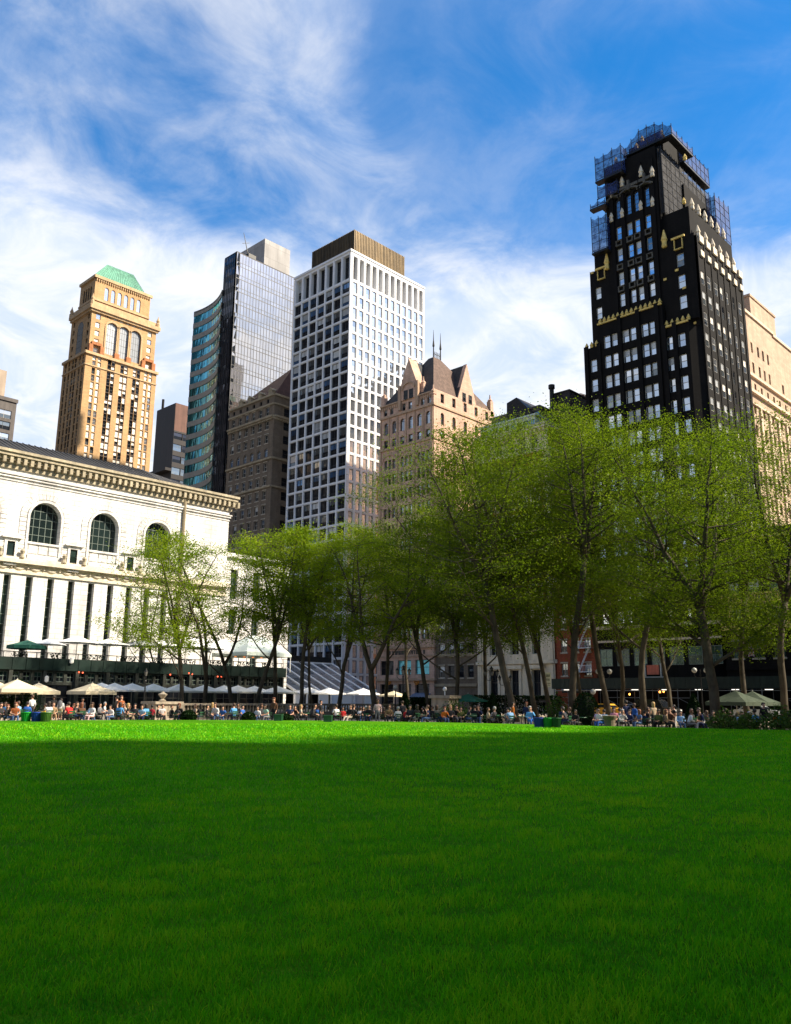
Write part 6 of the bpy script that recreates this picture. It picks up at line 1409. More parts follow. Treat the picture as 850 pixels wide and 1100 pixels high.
def plants():
    for px, d, rx, h, shape, leaf, lab in (
      (435, 66, .85, 2.3, 'cone', 'hedge', 'dark cone shaped hedge before the gabled building shop'),
      (529, 66, .85, 2.3, 'cone', 'hedge', 'dark cone shaped hedge in front of the red and white building'),
      (629, 62, .95, 2.35, 'egg', 'hedge', 'dark egg shaped hedge right of the tall upright trunk'),
      (745, 60, .85, 2.3, 'cone', 'hedge', 'dark cone shaped hedge left of the broad limbed tree'),
      (204, 63, .55, .9, 'ball', 'hedge', 'clipped round bush right of the carved pedestal'), (155, 66, .5, 1.0, 'ball', 'hedge', 'clipped round bush in a pot left of the carved pedestal'),
      (268, 63, .5, .8, 'ball', 'hedge', 'clipped round bush below the middle of the balustrade'), (127, 70, .5, 1.5, 'cone', 'hedge', 'slim dark bush by the restaurant steps'),
      (306, 63, .7, .7, 'ball', 'hedge', 'low round bush below the balustrade, right of the green box'),):
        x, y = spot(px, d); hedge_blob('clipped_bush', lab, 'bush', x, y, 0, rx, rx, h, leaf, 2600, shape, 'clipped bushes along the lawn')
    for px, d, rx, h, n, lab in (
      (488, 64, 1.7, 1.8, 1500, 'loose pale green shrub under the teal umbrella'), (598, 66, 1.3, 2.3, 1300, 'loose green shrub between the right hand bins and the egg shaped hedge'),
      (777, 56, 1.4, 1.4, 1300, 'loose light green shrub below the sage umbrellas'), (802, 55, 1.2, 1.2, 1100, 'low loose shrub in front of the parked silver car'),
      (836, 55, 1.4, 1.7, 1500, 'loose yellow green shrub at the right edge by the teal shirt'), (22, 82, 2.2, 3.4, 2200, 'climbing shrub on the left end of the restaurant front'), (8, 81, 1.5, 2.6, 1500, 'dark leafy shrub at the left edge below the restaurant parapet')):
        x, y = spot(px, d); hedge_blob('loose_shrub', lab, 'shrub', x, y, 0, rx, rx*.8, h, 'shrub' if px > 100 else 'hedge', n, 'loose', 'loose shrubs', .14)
    # long hedges before the street
    for a, c, d0, h, lab in ((505, 600, 92, 2.3, 'long dark hedge before the white base of the red and white building'), (445, 482, 90, 2.0, 'dark hedge between the cone hedge and the stone pedestal')):
        p, q = spot(a, d0), spot(c, d0); n = 9000; f = npr.random(n)[:, None]; base = np.array(p)*(1-f)+np.array(q)*f
        cen = np.concatenate([base+npr.normal(0, .45, (n, 2)), (npr.random(n)**.6*h)[:, None]], 1); root = empty('ivy_hedge', ((p[0]+q[0])/2, (p[1]+q[1])/2, 0), lab, 'hedge', 'long hedges')
        cen -= np.array([(p[0]+q[0])/2, (p[1]+q[1])/2, 0]); link('foliage', leafmesh('foliage', cen, .16, npr.normal(.4, .2, n), MT['hedge']), root)
    # pots for the pair of round bushes
plants()
grill(); ground_parasols(); lean_to()

# ================================================================== ground
EDGE = [(-70, 55.0), (24, 55.0), (30.5, 52.9), (36.5, 49.3), (41.7, 44.6), (45.1, 38.2), (47.3, 31.0), (48.8, 23.5), (50.6, 17.8), (51.2, 8), (51.2, -70)]
def struct(name, mb, mat): o = mb.build(name, mat); o['kind'] = 'structure'; return o
def ground():
    m = MB(); m.face([(-3000, -3000, 0), (3000, -3000, 0), (3000, 3000, 0), (-3000, 3000, 0)]); struct('ground', m, MT['paving'])
    m = MB(); m.face([(-74, -74, .004), (92, -74, .004), (92, 74, .004), (-74, 74, .004)]); struct('gravel_path', m, MT['gravel'])
    m = MB(); m.face([(100, -300, .004), (112, -300, .004), (112, 300, .004), (100, 300, .004)]); struct('street', m, MT['asphalt'])
    m = MB()
    for k in range(-20, 40): m.face([(105.9, k*6, .008), (106.1, k*6, .008), (106.1, k*6+3, .008), (105.9, k*6+3, .008)])
    struct('street_markings', m, plain('road paint', (.6, .6, .58), .7))
    m = MB(); m.box(112, -300, 0, 118, 300, .15); struct('pavement', m, MT['paving'])
    # raised terrace behind the balustrade
    m = MB(); m.box(38.6, 63.2, 0, 71, 97.8, .45)
    for k in range(3): m.box(33.5, 64.0+.4*k, 0, 38.6, 97, .15*(k+1)+.001*k)
    struct('terrace', m, MT['paving'])
    # lawn sheet with a slight crown and a kerb
    lawn = bpy.data.materials.new('lawn'); lawn.use_nodes = True; t = lawn.node_tree; b = t.nodes['Principled BSDF']; Lk = t.links
    tc = N(t, 'ShaderNodeTexCoord')
    def noise(sc, det=4, vec=None, rough=.6):
        n = N(t, 'ShaderNodeTexNoise', Scale=sc, Detail=float(det), Roughness=rough); Lk.new(vec or tc.outputs['Object'], n.inputs['Vector']); return n.outputs[0]
    mp = N(t, 'ShaderNodeMapping'); mp.inputs['Rotation'].default_value = (0, 0, R(40)); mp.inputs['Scale'].default_value = (1, .35, 1); Lk.new(tc.outputs['Object'], mp.inputs[0])
    a, c, d = noise(.35, 5, mp.outputs[0]), noise(3.0, 6), noise(40, 3)
    def add(x, y, op='ADD'):
        q = N(t, 'ShaderNodeMath'); q.operation = op
        for i, s_ in enumerate((x, y)):
            if isinstance(s_, (int, float)): q.inputs[i].default_value = s_
            else: Lk.new(s_, q.inputs[i])
        return q.outputs[0]
    mixv = add(add(add(a, .5, 'MULTIPLY'), add(c, .25, 'MULTIPLY')), add(d, .25, 'MULTIPLY'))
    cr = N(t, 'ShaderNodeValToRGB'); e = cr.color_ramp.elements; e[0].position = .36; e[0].color = (.03, .13, .001, 1); e[1].position = .64; e[1].color = (.08, .26, .002, 1); Lk.new(mixv, cr.inputs[0])
    Lk.new(cr.outputs[0], b.inputs['Base Color']); setin(b, rough=.95, spec=.05)
    bp = N(t, 'ShaderNodeBump', Strength=.6, Distance=.06); Lk.new(add(d, add(c, .6, 'MULTIPLY')), bp.inputs['Height']); Lk.new(bp.outputs[0], b.inputs['Normal'])
    poly = EDGE+[(-70, -70)]
    m = MB(); n = len(poly); m.face([(x, y, .28) for x, y in poly])
    for i in range(n): p, q = poly[i], poly[(i+1) % n]; m.face([(*p, 0), (*q, 0), (*q, .28), (*p, .28)])
    struct('lawn', m, lawn)
    # grass blades, dense near the viewer and thinning out; a wide wedge so a step aside still stands on grass
    NB = 640000
    r_ = 2.6*(52/2.6)**(npr.random(NB)**.85); th = YAW+npr.uniform(-.95, .95, NB)
    x, y = r_*np.cos(th), r_*np.sin(th)
    ok = np.ones(NB, bool)
    for i in range(1, len(EDGE)-2):
        (xa, ya), (xb, yb) = EDGE[i], EDGE[i+1]; ok &= ((xb-xa)*(y-ya)-(yb-ya)*(x-xa)) < -.05
    ok &= y < 54.9; x, y, r_ = x[ok], y[ok], r_[ok]; nb = len(x)
    # patchy height
    ph = np.sin(x*1.3+np.sin(y*.9)*2)*np.sin(y*1.1+np.sin(x*.7)*2)
    def waves(n, l0, l1):
        o_ = np.zeros(nb)
        for _ in range(n):
            l_ = l0*(l1/l0)**rnd.random(); a_ = rnd.uniform(0, 6.28); o_ += np.sin((x*math.cos(a_)+y*math.sin(a_))*6.283/l_+rnd.uniform(0, 6.28))
        return o_/math.sqrt(n)
    w1, w2_, w3 = waves(14, .25, 1.2), waves(12, 1.5, 5), waves(8, 6, 20)
    pp = np.sin(x*.31+1.3*np.sin(y*.23))*np.sin(y*.37-1.1*np.sin(x*.29))
    h = np.clip(npr.normal(.043, .012, nb)*(1+.28*w1+.12*w2_), .010, .085)*(1+r_*.006); w = .0017*(1+r_*.19)
    az = npr.uniform(0, 2*math.pi, nb); lean = npr.uniform(.1, 1.0, nb)*h; la = npr.uniform(0, 2*math.pi, nb)
    ca, sa = np.cos(az)*w, np.sin(az)*w
    z0 = np.full(nb, .278)
    v0 = np.stack([x-ca, y-sa, z0], 1); v1 = np.stack([x+ca, y+sa, z0], 1)
    mx_, my_ = x+np.cos(la)*lean*.35, y+np.sin(la)*lean*.35
    v2 = np.stack([mx_+ca*.75, my_+sa*.75, z0+h*.6], 1); v3 = np.stack([mx_-ca*.75, my_-sa*.75, z0+h*.6], 1)
    v4 = np.stack([x+np.cos(la)*lean, y+np.sin(la)*lean, z0+h], 1)
    V = np.stack([v0, v1, v2, v3, v4], 1).reshape(-1, 3)
    me = bpy.data.meshes.new('grass'); me.vertices.add(5*nb); me.vertices.foreach_set('co', V.astype(np.float32).ravel())
    base = np.arange(nb, dtype=np.int32)[:, None]*5
    loops = np.concatenate([base+np.array([0, 1, 2, 3]), base+np.array([3, 2, 4])], 1).ravel().astype(np.int32)
    me.loops.add(7*nb); me.loops.foreach_set('vertex_index', loops)
    me.polygons.add(2*nb); st = (np.arange(nb, dtype=np.int32)[:, None]*7+np.array([0, 4])).ravel().astype(np.int32)
    me.polygons.foreach_set('loop_start', st); me.polygons.foreach_set('loop_total', np.tile(np.array([4, 3], np.int32), nb))
    tint = np.clip(npr.normal(.46, .15, nb)+.12*w1+.10*w2_+.07*w3, 0, 1); pale = (npr.random(nb) < .02) & (r_ < 14); tint[pale] = 1.0
    at = me.attributes.new('tint', 'FLOAT', 'FACE'); at.data.foreach_set('value', np.repeat(tint, 2).astype(np.float32))
    gm = leafmat('grass blades', (.028, .26, .008), (.108, .50, .002), (.36, .60, .012), .35); me.materials.append(gm); me.update(); me.validate()
    o = link('lawn_grass', me); tag(o, 'fine green grass blades covering the wide lawn', 'grass', kind='stuff')
ground()

# ================================================================== balustrade and stonework
def balustrade():
    Yb = 62.6; p0, p1 = azdir(160), azdir(442); xa, xb = p0[0]/p0[1]*Yb, p1[0]/p1[1]*Yb; xp = azdir(189)[0]/azdir(189)[1]*Yb
    r = empty('stone_pedestal', (xa, Yb, 0), 'broad carved stone pedestal with a small urn at the left end of the balustrade', 'pedestal'); b = (xa, Yb, 0)
    m = MB(); m.box(xa, Yb-1.1, 0, xp, Yb+1.1, .25); m.box(xa+.1, Yb-1.0, .25, xp-.1, Yb+1.0, 1.25); m.box(xa-.05, Yb-1.15, 1.25, xp+.05, Yb+1.15, 1.45)
    m.box((xa+xp)/2-.03, Yb-1.03, .3, (xa+xp)/2+.03, Yb-1.001, 1.2); m.build('block', MT['stone'], r, origin=b)
    m = MB(); m.lathe([(.25, 0), (.3, .08), (.1, .2), (.34, .5), (.38, .58), (.2, .66), (.05, .8)], ((xa+xp)/2, Yb, 1.45), 12); m.build('urn', MT['stone'], r, origin=b)
    n = 5; L = (xb-xp)/n
    bm_ = MB(); bm_.lathe([(.07, 0), (.09, .05), (.06, .1), (.105, .28), (.06, .5), (.08, .56), (.08, .6)], n=8); bme = bm_.data('baluster', [MT['stone']], smooth=True)
    names = ['beside the carved pedestal', 'below the forked tree trunk', 'in the middle of the row', 'under the ribbed glass roof', 'at the wide forked tree']
    for k in range(n):
        x0 = xp+L*k; t = empty('stone_balustrade', (x0, Yb, 0), 'stone balustrade section with turned balusters '+names[k], 'balustrade', 'balustrade along the terrace'); tb = (x0, Yb, 0)
        m = MB(); m.box(x0+.01, Yb-.3, 0, x0+L-.01, Yb+.3, .45); m.box(x0+.01, Yb-.34, .45, x0+L-.01, Yb+.34, .55); m.build('base', MT['stone'], t, origin=tb)
        m = MB(); m.box(x0+.01, Yb-.26, 1.15, x0+L-.01, Yb+.26, 1.32); m.build('rail', MT['stone'], t, origin=tb)
        m = MB(); m.box(x0+.01, Yb-.28, .55, x0+.7, Yb+.28, 1.15); m.build('pier', MT['stone'], t, origin=tb)
        nb = int((L-1.0)/.3)
        for q in range(nb): link('baluster', bme, t, (.85+(L-1.0)*q/(nb-1 or 1), 0, .55))
    x, y = spot(478, 74); t = empty('stone_pedestal', (x, y, 0), 'square stone pedestal with a globe lamp left of the teal umbrella', 'pedestal')
    m = MB(); m.box(-1.0, -1.0, 0, 1.0, 1.0, .3); m.box(-.85, -.85, .3, .85, .85, 1.9); m.box(-1.05, -1.05, 1.9, 1.05, 1.05, 2.15); m.build('block', MT['stone'], t, rz=.2)
    m = MB(); m.lathe([(.05, 2.15), (.05, 2.5), (.14, 2.54), (.19, 2.68), (.13, 2.82), (.03, 2.87)], n=12); m.build('globe', plain('milk glass', (.7, .7, .68), .3), t)
    x, y = spot(654, 55.5); t = empty('stone_planter', (x, y, 0), 'round brown stone planter in front of the yellow taxi', 'planter')
    m = MB(); m.lathe([(.42, 0), (.45, .1), (.36, .2), (.42, .75), (.52, .95), (.55, 1.05), (.45, 1.08)], n=16); m.build('bowl', MT['brownstone'], t, smooth=False); t.scale = (.85,)*3
balustrade()

# ================================================================== bins, boxes, lamps, signs, cars
def bins():
    specs = [(30, 57.5, 'bright green', (.01, .30, .03), 'bright green litter bin left of the blue one, under the large beige parasol'), (41, 57.3, 'blue', (.01, .05, .32), 'blue litter bin between the bright green and olive ones'), (51, 57, 'olive', (.05, .13, .02), 'olive green litter bin right of the blue one at the left'),
             (578.5, 50.2, 'blue', (.01, .04, .26), 'blue litter bin beside the seated person in blue, at the right hand trio'), (588, 50.2, 'green', (.01, .22, .03), 'bright green litter bin in the middle of the right hand trio'), (596.5, 50.2, 'dark green', (.01, .07, .02), 'dark green litter bin at the right end of the right hand trio')]
    for px, d, cn, c, lab in specs:
        x, y = spot(px, d); r = empty('litter_bin', (x, y, 0), lab, 'bin', 'litter bins by the lawn'); r.scale = (.79,)*3; mt = surf(cn+' bin', c, .12, 2, .1, .5)
        m = MB(); n = 20; m.lathe([(.27, .04), (.31, .5), (.36, .98)], n=n)
        for k in range(n): a = 2*math.pi*(k+.5)/n; m.tube([(.285*math.cos(a), .285*math.sin(a), .06), (.375*math.cos(a), .375*math.sin(a), .98)], .018, 4)
        m.build('body', mt, r); m = MB(); m.lathe([(.37, .96), (.41, 1.0), (.40, 1.06), (.26, 1.06), (.26, 1.0)], n=n); m.build('rim', mt, r)
        m = MB(); m.lathe([(.26, 0), (.28, .05)], n=12); m.build('base', MT['iron'], r)
    for px, d, lab in ((300, 60, 'dark green storage box among the sitters below the balustrade'), (353, 58, 'square green storage box standing left of the person in red')):
        x, y = spot(px, d); r = empty('storage_box', (x, y, 0), lab, 'box', rz=.7); r.scale = (.72,)*3; m = MB(); m.box(-.45, -.35, .06, .45, .35, .92)
        for k in range(5): m.box(-.46+.2*k, -.37, .08, -.34+.2*k, -.351, .9)
        m.build('body', MT['green'], r); m = MB(); m.box(-.49, -.39, .92, .49, .39, .98); m.build('lid', MT['green'], r)
        fm = MB(); fm.box(-.05, -.05, 0, .05, .05, .06); fe = fm.data('foot', [MT['iron']])
        for a in (-.38, .38):
            for c in (-.28, .28): link('foot', fe, r, (a, c, 0))
bins()

def lamps():
    milk = plain('lamp globe', (.42, .42, .41), .25); items = [
     (433, 78, 4, 4.3, True, 'ornate black lamp post with a cluster of lanterns before the gabled building'), (528.5, 80, 4, 4.3, True, 'ornate black lamp post with lanterns before the white stone base'), (543, 88, 2, 4.0, True, 'smaller black lamp post with two lanterns right of the ornate one'),
     (650, 84, 2, 4.6, False, 'black lamp post with two globes before the red brick building'), (754.5, 84, 2, 4.7, False, 'black lamp post with two globes before the green shed'),
     (425, 82, 1, 2.7, False, 'single white globe lamp left of the cone hedge'), (637.5, 78, 1, 2.4, False, 'single white globe lamp right of the egg shaped hedge'), (155, 76, 1, 3.6, True, 'slim lamp post with a lantern left of the first tree')]
    for px, d, n, h, lan, lab in items:
        x, y = spot(px, d); r = empty('lamp_post', (x, y, 0), lab, 'street lamp', 'lamp posts in the park')
        m = MB(); m.lathe([(.24, 0), (.26, .15), (.15, .3), (.12, .7), (.07, .8), (.055, h-.6), (.09, h-.5), (.05, h-.4), (.05, h-.05 if n == 1 else h)], n=10)
        pos = [(0, 0)] if n == 1 else [(.55*math.cos(a+.8), .55*math.sin(a+.8)) for a in [2*math.pi*k/n-1.6 for k in range(n)]]
        if n > 1:
            for a in pos: m.tube([(0, 0, h-.7), (a[0]*.6, a[1]*.6, h-.75), (a[0], a[1], h-.55), (a[0], a[1], h-.3)], .03, 5)
            if n > 2: pos.append((0, 0))
        m.build('post', MT['iron'], r)
        for i, a in enumerate(pos):
            zz = h-.3 if a != (0, 0) or n == 1 else h-.02; zz = h-.05 if n == 1 else zz; g = MB()
            if lan:
                g.lathe([(.09, 0), (.17, .35)], (a[0], a[1], zz), 6, 1); g.lathe([(.2, .35), (.06, .5), (.03, .62)], (a[0], a[1], zz), 6, 0); g.build('lantern', [MT['iron'], plain('lantern glass', (.12, .12, .11), .2) if 'lg' not in MT else MT['lg']], r)
            else: g.lathe([(.08, 0), (.2, .09), (.25, .24), (.2, .39), (.06, .47)], (a[0], a[1], zz), 12); g.build('globe', milk, r, smooth=True)
lamps()

def board():
    x, y = spot(588, 86); r = empty('notice_board', (x, y, 0), 'white notice board on a post left of the blue and white shop sign', 'sign', rz=YAW-math.pi/2)
    m = MB(); m.tube([(0, .04, 0), (0, .04, 4.4)], .05, 6); m.build('post', MT['steel'], r)
    m = MB(); m.box(-.42, -.04, 3.1, .42, .0, 4.5, 0); rr = random.Random(9)
    for z, w, h in ((4.05, .34, .26), (3.7, .28, .22), (3.4, .34, .08), (3.24, .3, .06)):
        u = -w
        while u < w-.05: l = rr.uniform(.06, .14); m.box(u, -.05, z, min(u+l, w), -.041, z+h, 1); u += l+.05
    m.build('panel', [plain('board face', (.72, .72, .60), .5), plain('board print', (.10, .13, .06), .6)], r)
board()

def car(px, d, paint, label, kind='car', heading=math.pi/2, group='vehicles on the street', sc=1.0):
    x, y = spot(px, d); r = empty('parked_car', (x, y, 0), label, 'car', group, heading); r.scale = (sc,)*3
    van = kind == 'van'; Lh = 2.3; prof = [(-2.3, .35), (-2.32, .75), (-2.2, .95), (-1.15, 1.02), (-.6, 1.5 if not van else 1.8), (1.1 if not van else 1.9, 1.5 if not van else 1.85), (1.75 if not van else 2.2, 1.05), (2.28, 1.0), (2.33, .6), (2.28, .35)]
    m = MB(); n = len(prof)
    def wy(z): return .88 if z < 1.1 else .72
    vs = [(a, -wy(z), z) for a, z in prof]+[(a, wy(z), z) for a, z in prof]; m.mesh(vs, [tuple(range(n)), tuple(range(2*n-1, n-1, -1))]+[(i, (i+1) % n, n+(i+1) % n, n+i) for i in range(n)]); m.build('body', paint, r)
    zt = prof[4][1]-.1; e = (1.0 if not van else 1.8)
    for s in (-1, 1):
        m = MB(); q = [(-.98, 1.07), (-.52, zt), (e, zt), (e+.45, 1.09)]; f = lambda z: s*(.885 if z < 1.08 else .885-(.165*(z-1.05)/(prof[4][1]-1.02))+.0)
        m.face([(a, s*(.895-.15*max(0, (z-1.05)/.45)), z) for a, z in q]); m.build('side_window', MT['g_dark'], r)
    m = MB(); m.face([(-1.16, -.74, 1.08), (-1.16, .74, 1.08), (-.66, .64, zt+.02), (-.66, -.64, zt+.02)]); m.build('windscreen', MT['g_dark'], r)
    for a in (-1.45, 1.45):
        for s in (-1, 1):
            m = MB(); m.tube([(a, s*.72, .33), (a, s*.93, .33)], .33, 16); w = m.build('wheel', MT['iron'], r); m = MB(); m.tube([(a, s*.931, .33), (a, s*.945, .33)], .19, 12); m.build('rim', MT['steel'], w)
    for s in (-1, 1): m = MB(); m.box(-2.335, s*.62-.16, .66, -2.28, s*.62+.16, .84); m.build('headlight', MT['whitepaint'], r)
    return r
car(651, 101, plain('taxi yellow', (.65, .34, .02), .3, coat=.5), 'yellow taxi glimpsed between two tall tree trunks')
bpy.data.objects[-1] if False else None
car(705, 102, plain('black car paint', (.01, .01, .012), .25, coat=.6), 'black van parked behind the crowd under the salmon sign', 'van', sc=1.1)
car(813, 101, plain('silver car paint', (.42, .44, .46), .3, metal=.5), 'silver car behind the sage umbrellas at the right')
car(672, 103, plain('dark blue car paint', (.01, .015, .03), .25, coat=.6), 'dark blue car just right of the yellow taxi')
# ================================================================== people
PM = dict(skin=plain('skin', (.50, .28, .19), .6), skin2=plain('brown skin', (.20, .105, .065), .6), shoe=plain('shoe', (.03, .03, .03), .6), eye=plain('eye', (.02, .015, .01), .4))
def skel_person(pose):
    """joints, edges, radii and the garment of every joint for one pose; the figure faces -y, feet on z=0"""
    J = {}; E = []; Rr = {}; G = {}
    def j(n, p, r, g): J[n] = p; Rr[n] = r; G[n] = g
    sit = pose.startswith('sit')
    hz = .50 if sit else .93
    ln = dict(sit=-.02, sit_forward=-.22, sit_back=.12, sit_side=-.08, stand=0, walk=-.04, stand_bag=0)[pose]
    j('pelvis', (0, .0, hz), .135, 'leg'); j('waist', (0, ln*.3, hz+.15), .125, 'top'); j('chest', (0, ln*.75, hz+.36), .15, 'top'); j('collar', (0, ln, hz+.50), .085, 'top')
    j('neck', (0, ln*1.08-.01, hz+.585), .055, 'skin'); j('jaw', (0, ln*1.1-.045, hz+.66), .078, 'skin'); j('head', (0, ln*1.12-.02, hz+.735), .098, 'skin'); j('crown', (0, ln*1.12-.0, hz+.80), .075, 'skin')
    E += [('pelvis', 'waist'), ('waist', 'chest'), ('chest', 'collar'), ('collar', 'neck'), ('neck', 'jaw'), ('jaw', 'head'), ('head', 'crown')]
    for s, S in ((-1, 'R'), (1, 'L')):
        j('hip'+S, (s*.10, 0, hz-.04), .10, 'leg')
        if sit:
            kx = s*(.13 if pose != 'sit_side' else .10)+(.0 if pose != 'sit_side' else .08)
            kne = (kx, -.44, hz+.02); ank = (kx*(1.1), -.44+(-.08 if s > 0 else .06), .09)
            if pose == 'sit_back': ank = (kx, -.68, .09); kne = (kx, -.42, hz)
        else:
            d = 0 if pose != 'walk' else s*.20
            kne = (s*.10, -.03-d*.7, .50); ank = (s*.10, d*.9+.02, .09+(.04 if d > 0 else 0))
        j('knee'+S, kne, .068, 'leg'); j('ankle'+S, ank, .045, 'leg'); j('toe'+S, (ank[0]*1.08, ank[1]-.17, .045), .036, 'shoe')
        E += [('pelvis', 'hip'+S), ('hip'+S, 'knee'+S), ('knee'+S, 'ankle'+S), ('ankle'+S, 'toe'+S)]
        sh = (s*.185, ln*.9, hz+.455); j('sh'+S, sh, .066, 'top')
        if pose in ('stand', 'walk', 'stand_bag'):
            d = 0 if pose != 'walk' else -s*.14
            el = (s*.25, ln+.03+d*.4, hz+.17); wr = (s*.24, ln-.08+d, hz-.06)
            if pose == 'stand_bag' and s > 0: el = (s*.24, .03, hz+.20); wr = (s*.12, -.20, hz+.34)
        else:
            el = (s*.26, ln*.5-.06, hz+.20); wr = (s*.12, -.34+ln*.3, hz+.14)
            if pose == 'sit_side' and s > 0: el = (s*.28, -.12, hz+.24); wr = (s*.10, -.20, hz+.52)
            if pose == 'sit_back': el = (s*.28, .06, hz+.18); wr = (s*.16, -.16, hz+.12)
        j('el'+S, el, .045, 'top'); j('wr'+S, wr, .031, 'skin')
        v = np.array(wr)-np.array(el); v /= np.linalg.norm(v); side = np.cross(v, (s, 0, .3)); side /= np.linalg.norm(side); pal = np.array(wr)+v*.075; j('palm'+S, tuple(pal), .034, 'skin')
        E += [('chest', 'sh'+S), ('sh'+S, 'el'+S), ('el'+S, 'wr'+S), ('wr'+S, 'palm'+S)]
        dn = np.array((0, 0, -1.)) if abs(v[2]) < .8 else np.array((0, -1., 0))
        for q, (off, L) in enumerate(((-.028, .066), (-.009, .078), (.010, .072), (.028, .055))):
            a = pal+v*.03+side*off; b_ = a+v*L*.5+dn*.008; c = b_+v*L*.35+dn*.022
            j('f%d%s' % (q, S), tuple(a), .0095, 'skin'); j('g%d%s' % (q, S), tuple(b_), .009, 'skin'); j('h%d%s' % (q, S), tuple(c), .008, 'skin'); E += [('palm'+S, 'f%d%s' % (q, S)), ('f%d%s' % (q, S), 'g%d%s' % (q, S)), ('g%d%s' % (q, S), 'h%d%s' % (q, S))]
        a = np.array(wr)+v*.03-side*.03; c = a+v*.04-side*.02; j('t'+S, tuple(a), .011, 'skin'); j('u'+S, tuple(c), .010, 'skin'); E += [('wr'+S, 't'+S), ('t'+S, 'u'+S)]
    return J, E, Rr, G
def make_body(pose, shorts=False, bare=False):
    J, E, Rr, G = skel_person(pose); names = list(J); ix = {n: i for i, n in enumerate(names)}
    me = bpy.data.meshes.new('body_skeleton'); me.from_pydata([J[n] for n in names], [(ix[a], ix[b]) for a, b in E], []); me.update()
    o = bpy.data.objects.new('tmp_body', me); COL.objects.link(o)
    md = o.modifiers.new('s', 'SKIN'); md.use_smooth_shade = True; ms = o.modifiers.new('d', 'SUBSURF'); ms.levels = 1; ms.render_levels = 1
    for i, n in enumerate(names): v = me.skin_vertices[0].data[i]; r = Rr[n]; v.radius = (r*(1.25 if n in ('chest', 'waist', 'pelvis') else 1), r*(.82 if n in ('chest', 'waist') else 1)); v.use_root = (n == 'pelvis')
    dg = bpy.context.evaluated_depsgraph_get(); ev = o.evaluated_get(dg); out = bpy.data.meshes.new_from_object(ev, depsgraph=dg); out.name = 'person_body'
    bpy.data.objects.remove(o); 
    # garment of each face from the nearest bone
    segs = []
    for a, b in E:
        pa, pb = np.array(J[a]), np.array(J[b]); ga, gb = G[a], G[b]
        segs.append((pa, pb, ga, gb, a, b))
    slot = {'skin': 0, 'top': 1, 'leg': 2, 'shoe': 3}
    P_ = [np.array(p.center) for p in out.polygons]; mi = []
    for c in P_:
        best = (9, 0)
        for pa, pb, ga, gb, a, b in segs:
            d = pb-pa; t = max(0, min(1, (c-pa)@d/(d@d+1e-9))); q = np.linalg.norm(c-(pa+d*t))-.5*(Rr[a]*(1-t)+Rr[b]*t)
            if q < best[0]:
                g = ga if t < .55 else gb
                if a.startswith('el') : g = 'skin' if (bare or t > .8) else 'top'
                if a.startswith('sh') and bare: g = 'top' if t < .5 else 'skin'
                if a.startswith('knee') and shorts: g = 'leg' if t < .12 else 'skin'
                if a.startswith('knee') and not shorts: g = 'leg'
                if a == 'ankle'+a[-1] : g = 'shoe'
                if a == 'collar': g = 'top' if t < .35 else 'skin'
                best = (q, slot[g])
        mi.append(best[1])
    for k in ('skin', 'skin', 'skin', 'shoe'): out.materials.append(PM[k])
    out.materials.append(PM['eye']); n0 = len(out.vertices)
    # nose, eyes, ears added to the same mesh
    bm = bmesh.new(); bm.from_mesh(out); hd = np.array(J['head']); li = bm.faces.layers.int.new('g') 
    bm.faces.ensure_lookup_table()
    for f, m_ in zip(bm.faces, mi): f.material_index = m_
    def blob(c, r, mat, sc=(1, 1, 1)):
        ret = bmesh.ops.create_icosphere(bm, subdivisions=1, radius=r, matrix=Matrix.Translation(Vector(c)) @ Matrix.Diagonal((*sc, 1)))
        for v in ret['verts']:
            for f in v.link_faces: f.material_index = mat; f.smooth = True
    blob(hd+np.array([0, -.105, -.03]), .018, 0, (.8, 1.1, 1.4))
    for s in (-1, 1): blob(hd+np.array([s*.035, -.092, .0]), .011, 4); blob(hd+np.array([s*.098, .0, -.02]), .022, 0, (.4, 1, 1.4))
    blob(hd+np.array([0, -.088, -.075]), .014, 4, (1.6, .4, .4))
    bm.to_mesh(out); bm.free(); out.update()
    # hair cap following the skull
    cr = (np.array(J['crown'])*.45+hd*.55)
    def hairmesh(long):
        m = MB(); rows = [(.02, .125), (.07, .105), (.10, .06), (.108, .01), (.104, -.05)]+([(.095, -.12), (.10, -.20), (.07, -.26)] if long else [(.085, -.085)]); n = 12
        for r_, z in rows:
            for k in range(n):
                a = 2*math.pi*k/n; fy = math.sin(a); zz = z
                if fy < -.35 and z < .06: zz = .055
                m.v.append((cr[0]+r_*math.cos(a)*1.03, cr[1]+.012+r_*1.08*fy, cr[2]+zz))
        for i in range(len(rows)-1):
            for k in range(n): m.f.append((i*n+k, (i+1)*n+k, (i+1)*n+(k+1) % n, i*n+(k+1) % n)); m.m.append(0)
        m.f.append(tuple(range(n))); m.m.append(0); return m.data('hair', [PM['shoe']], smooth=True)
    return out, hairmesh(False), hairmesh(True)
BOD = {}
def body(pose, shorts, bare):
    k = (pose, shorts, bare)
    if k not in BOD: BOD[k] = make_body(*k)
    return BOD[k]
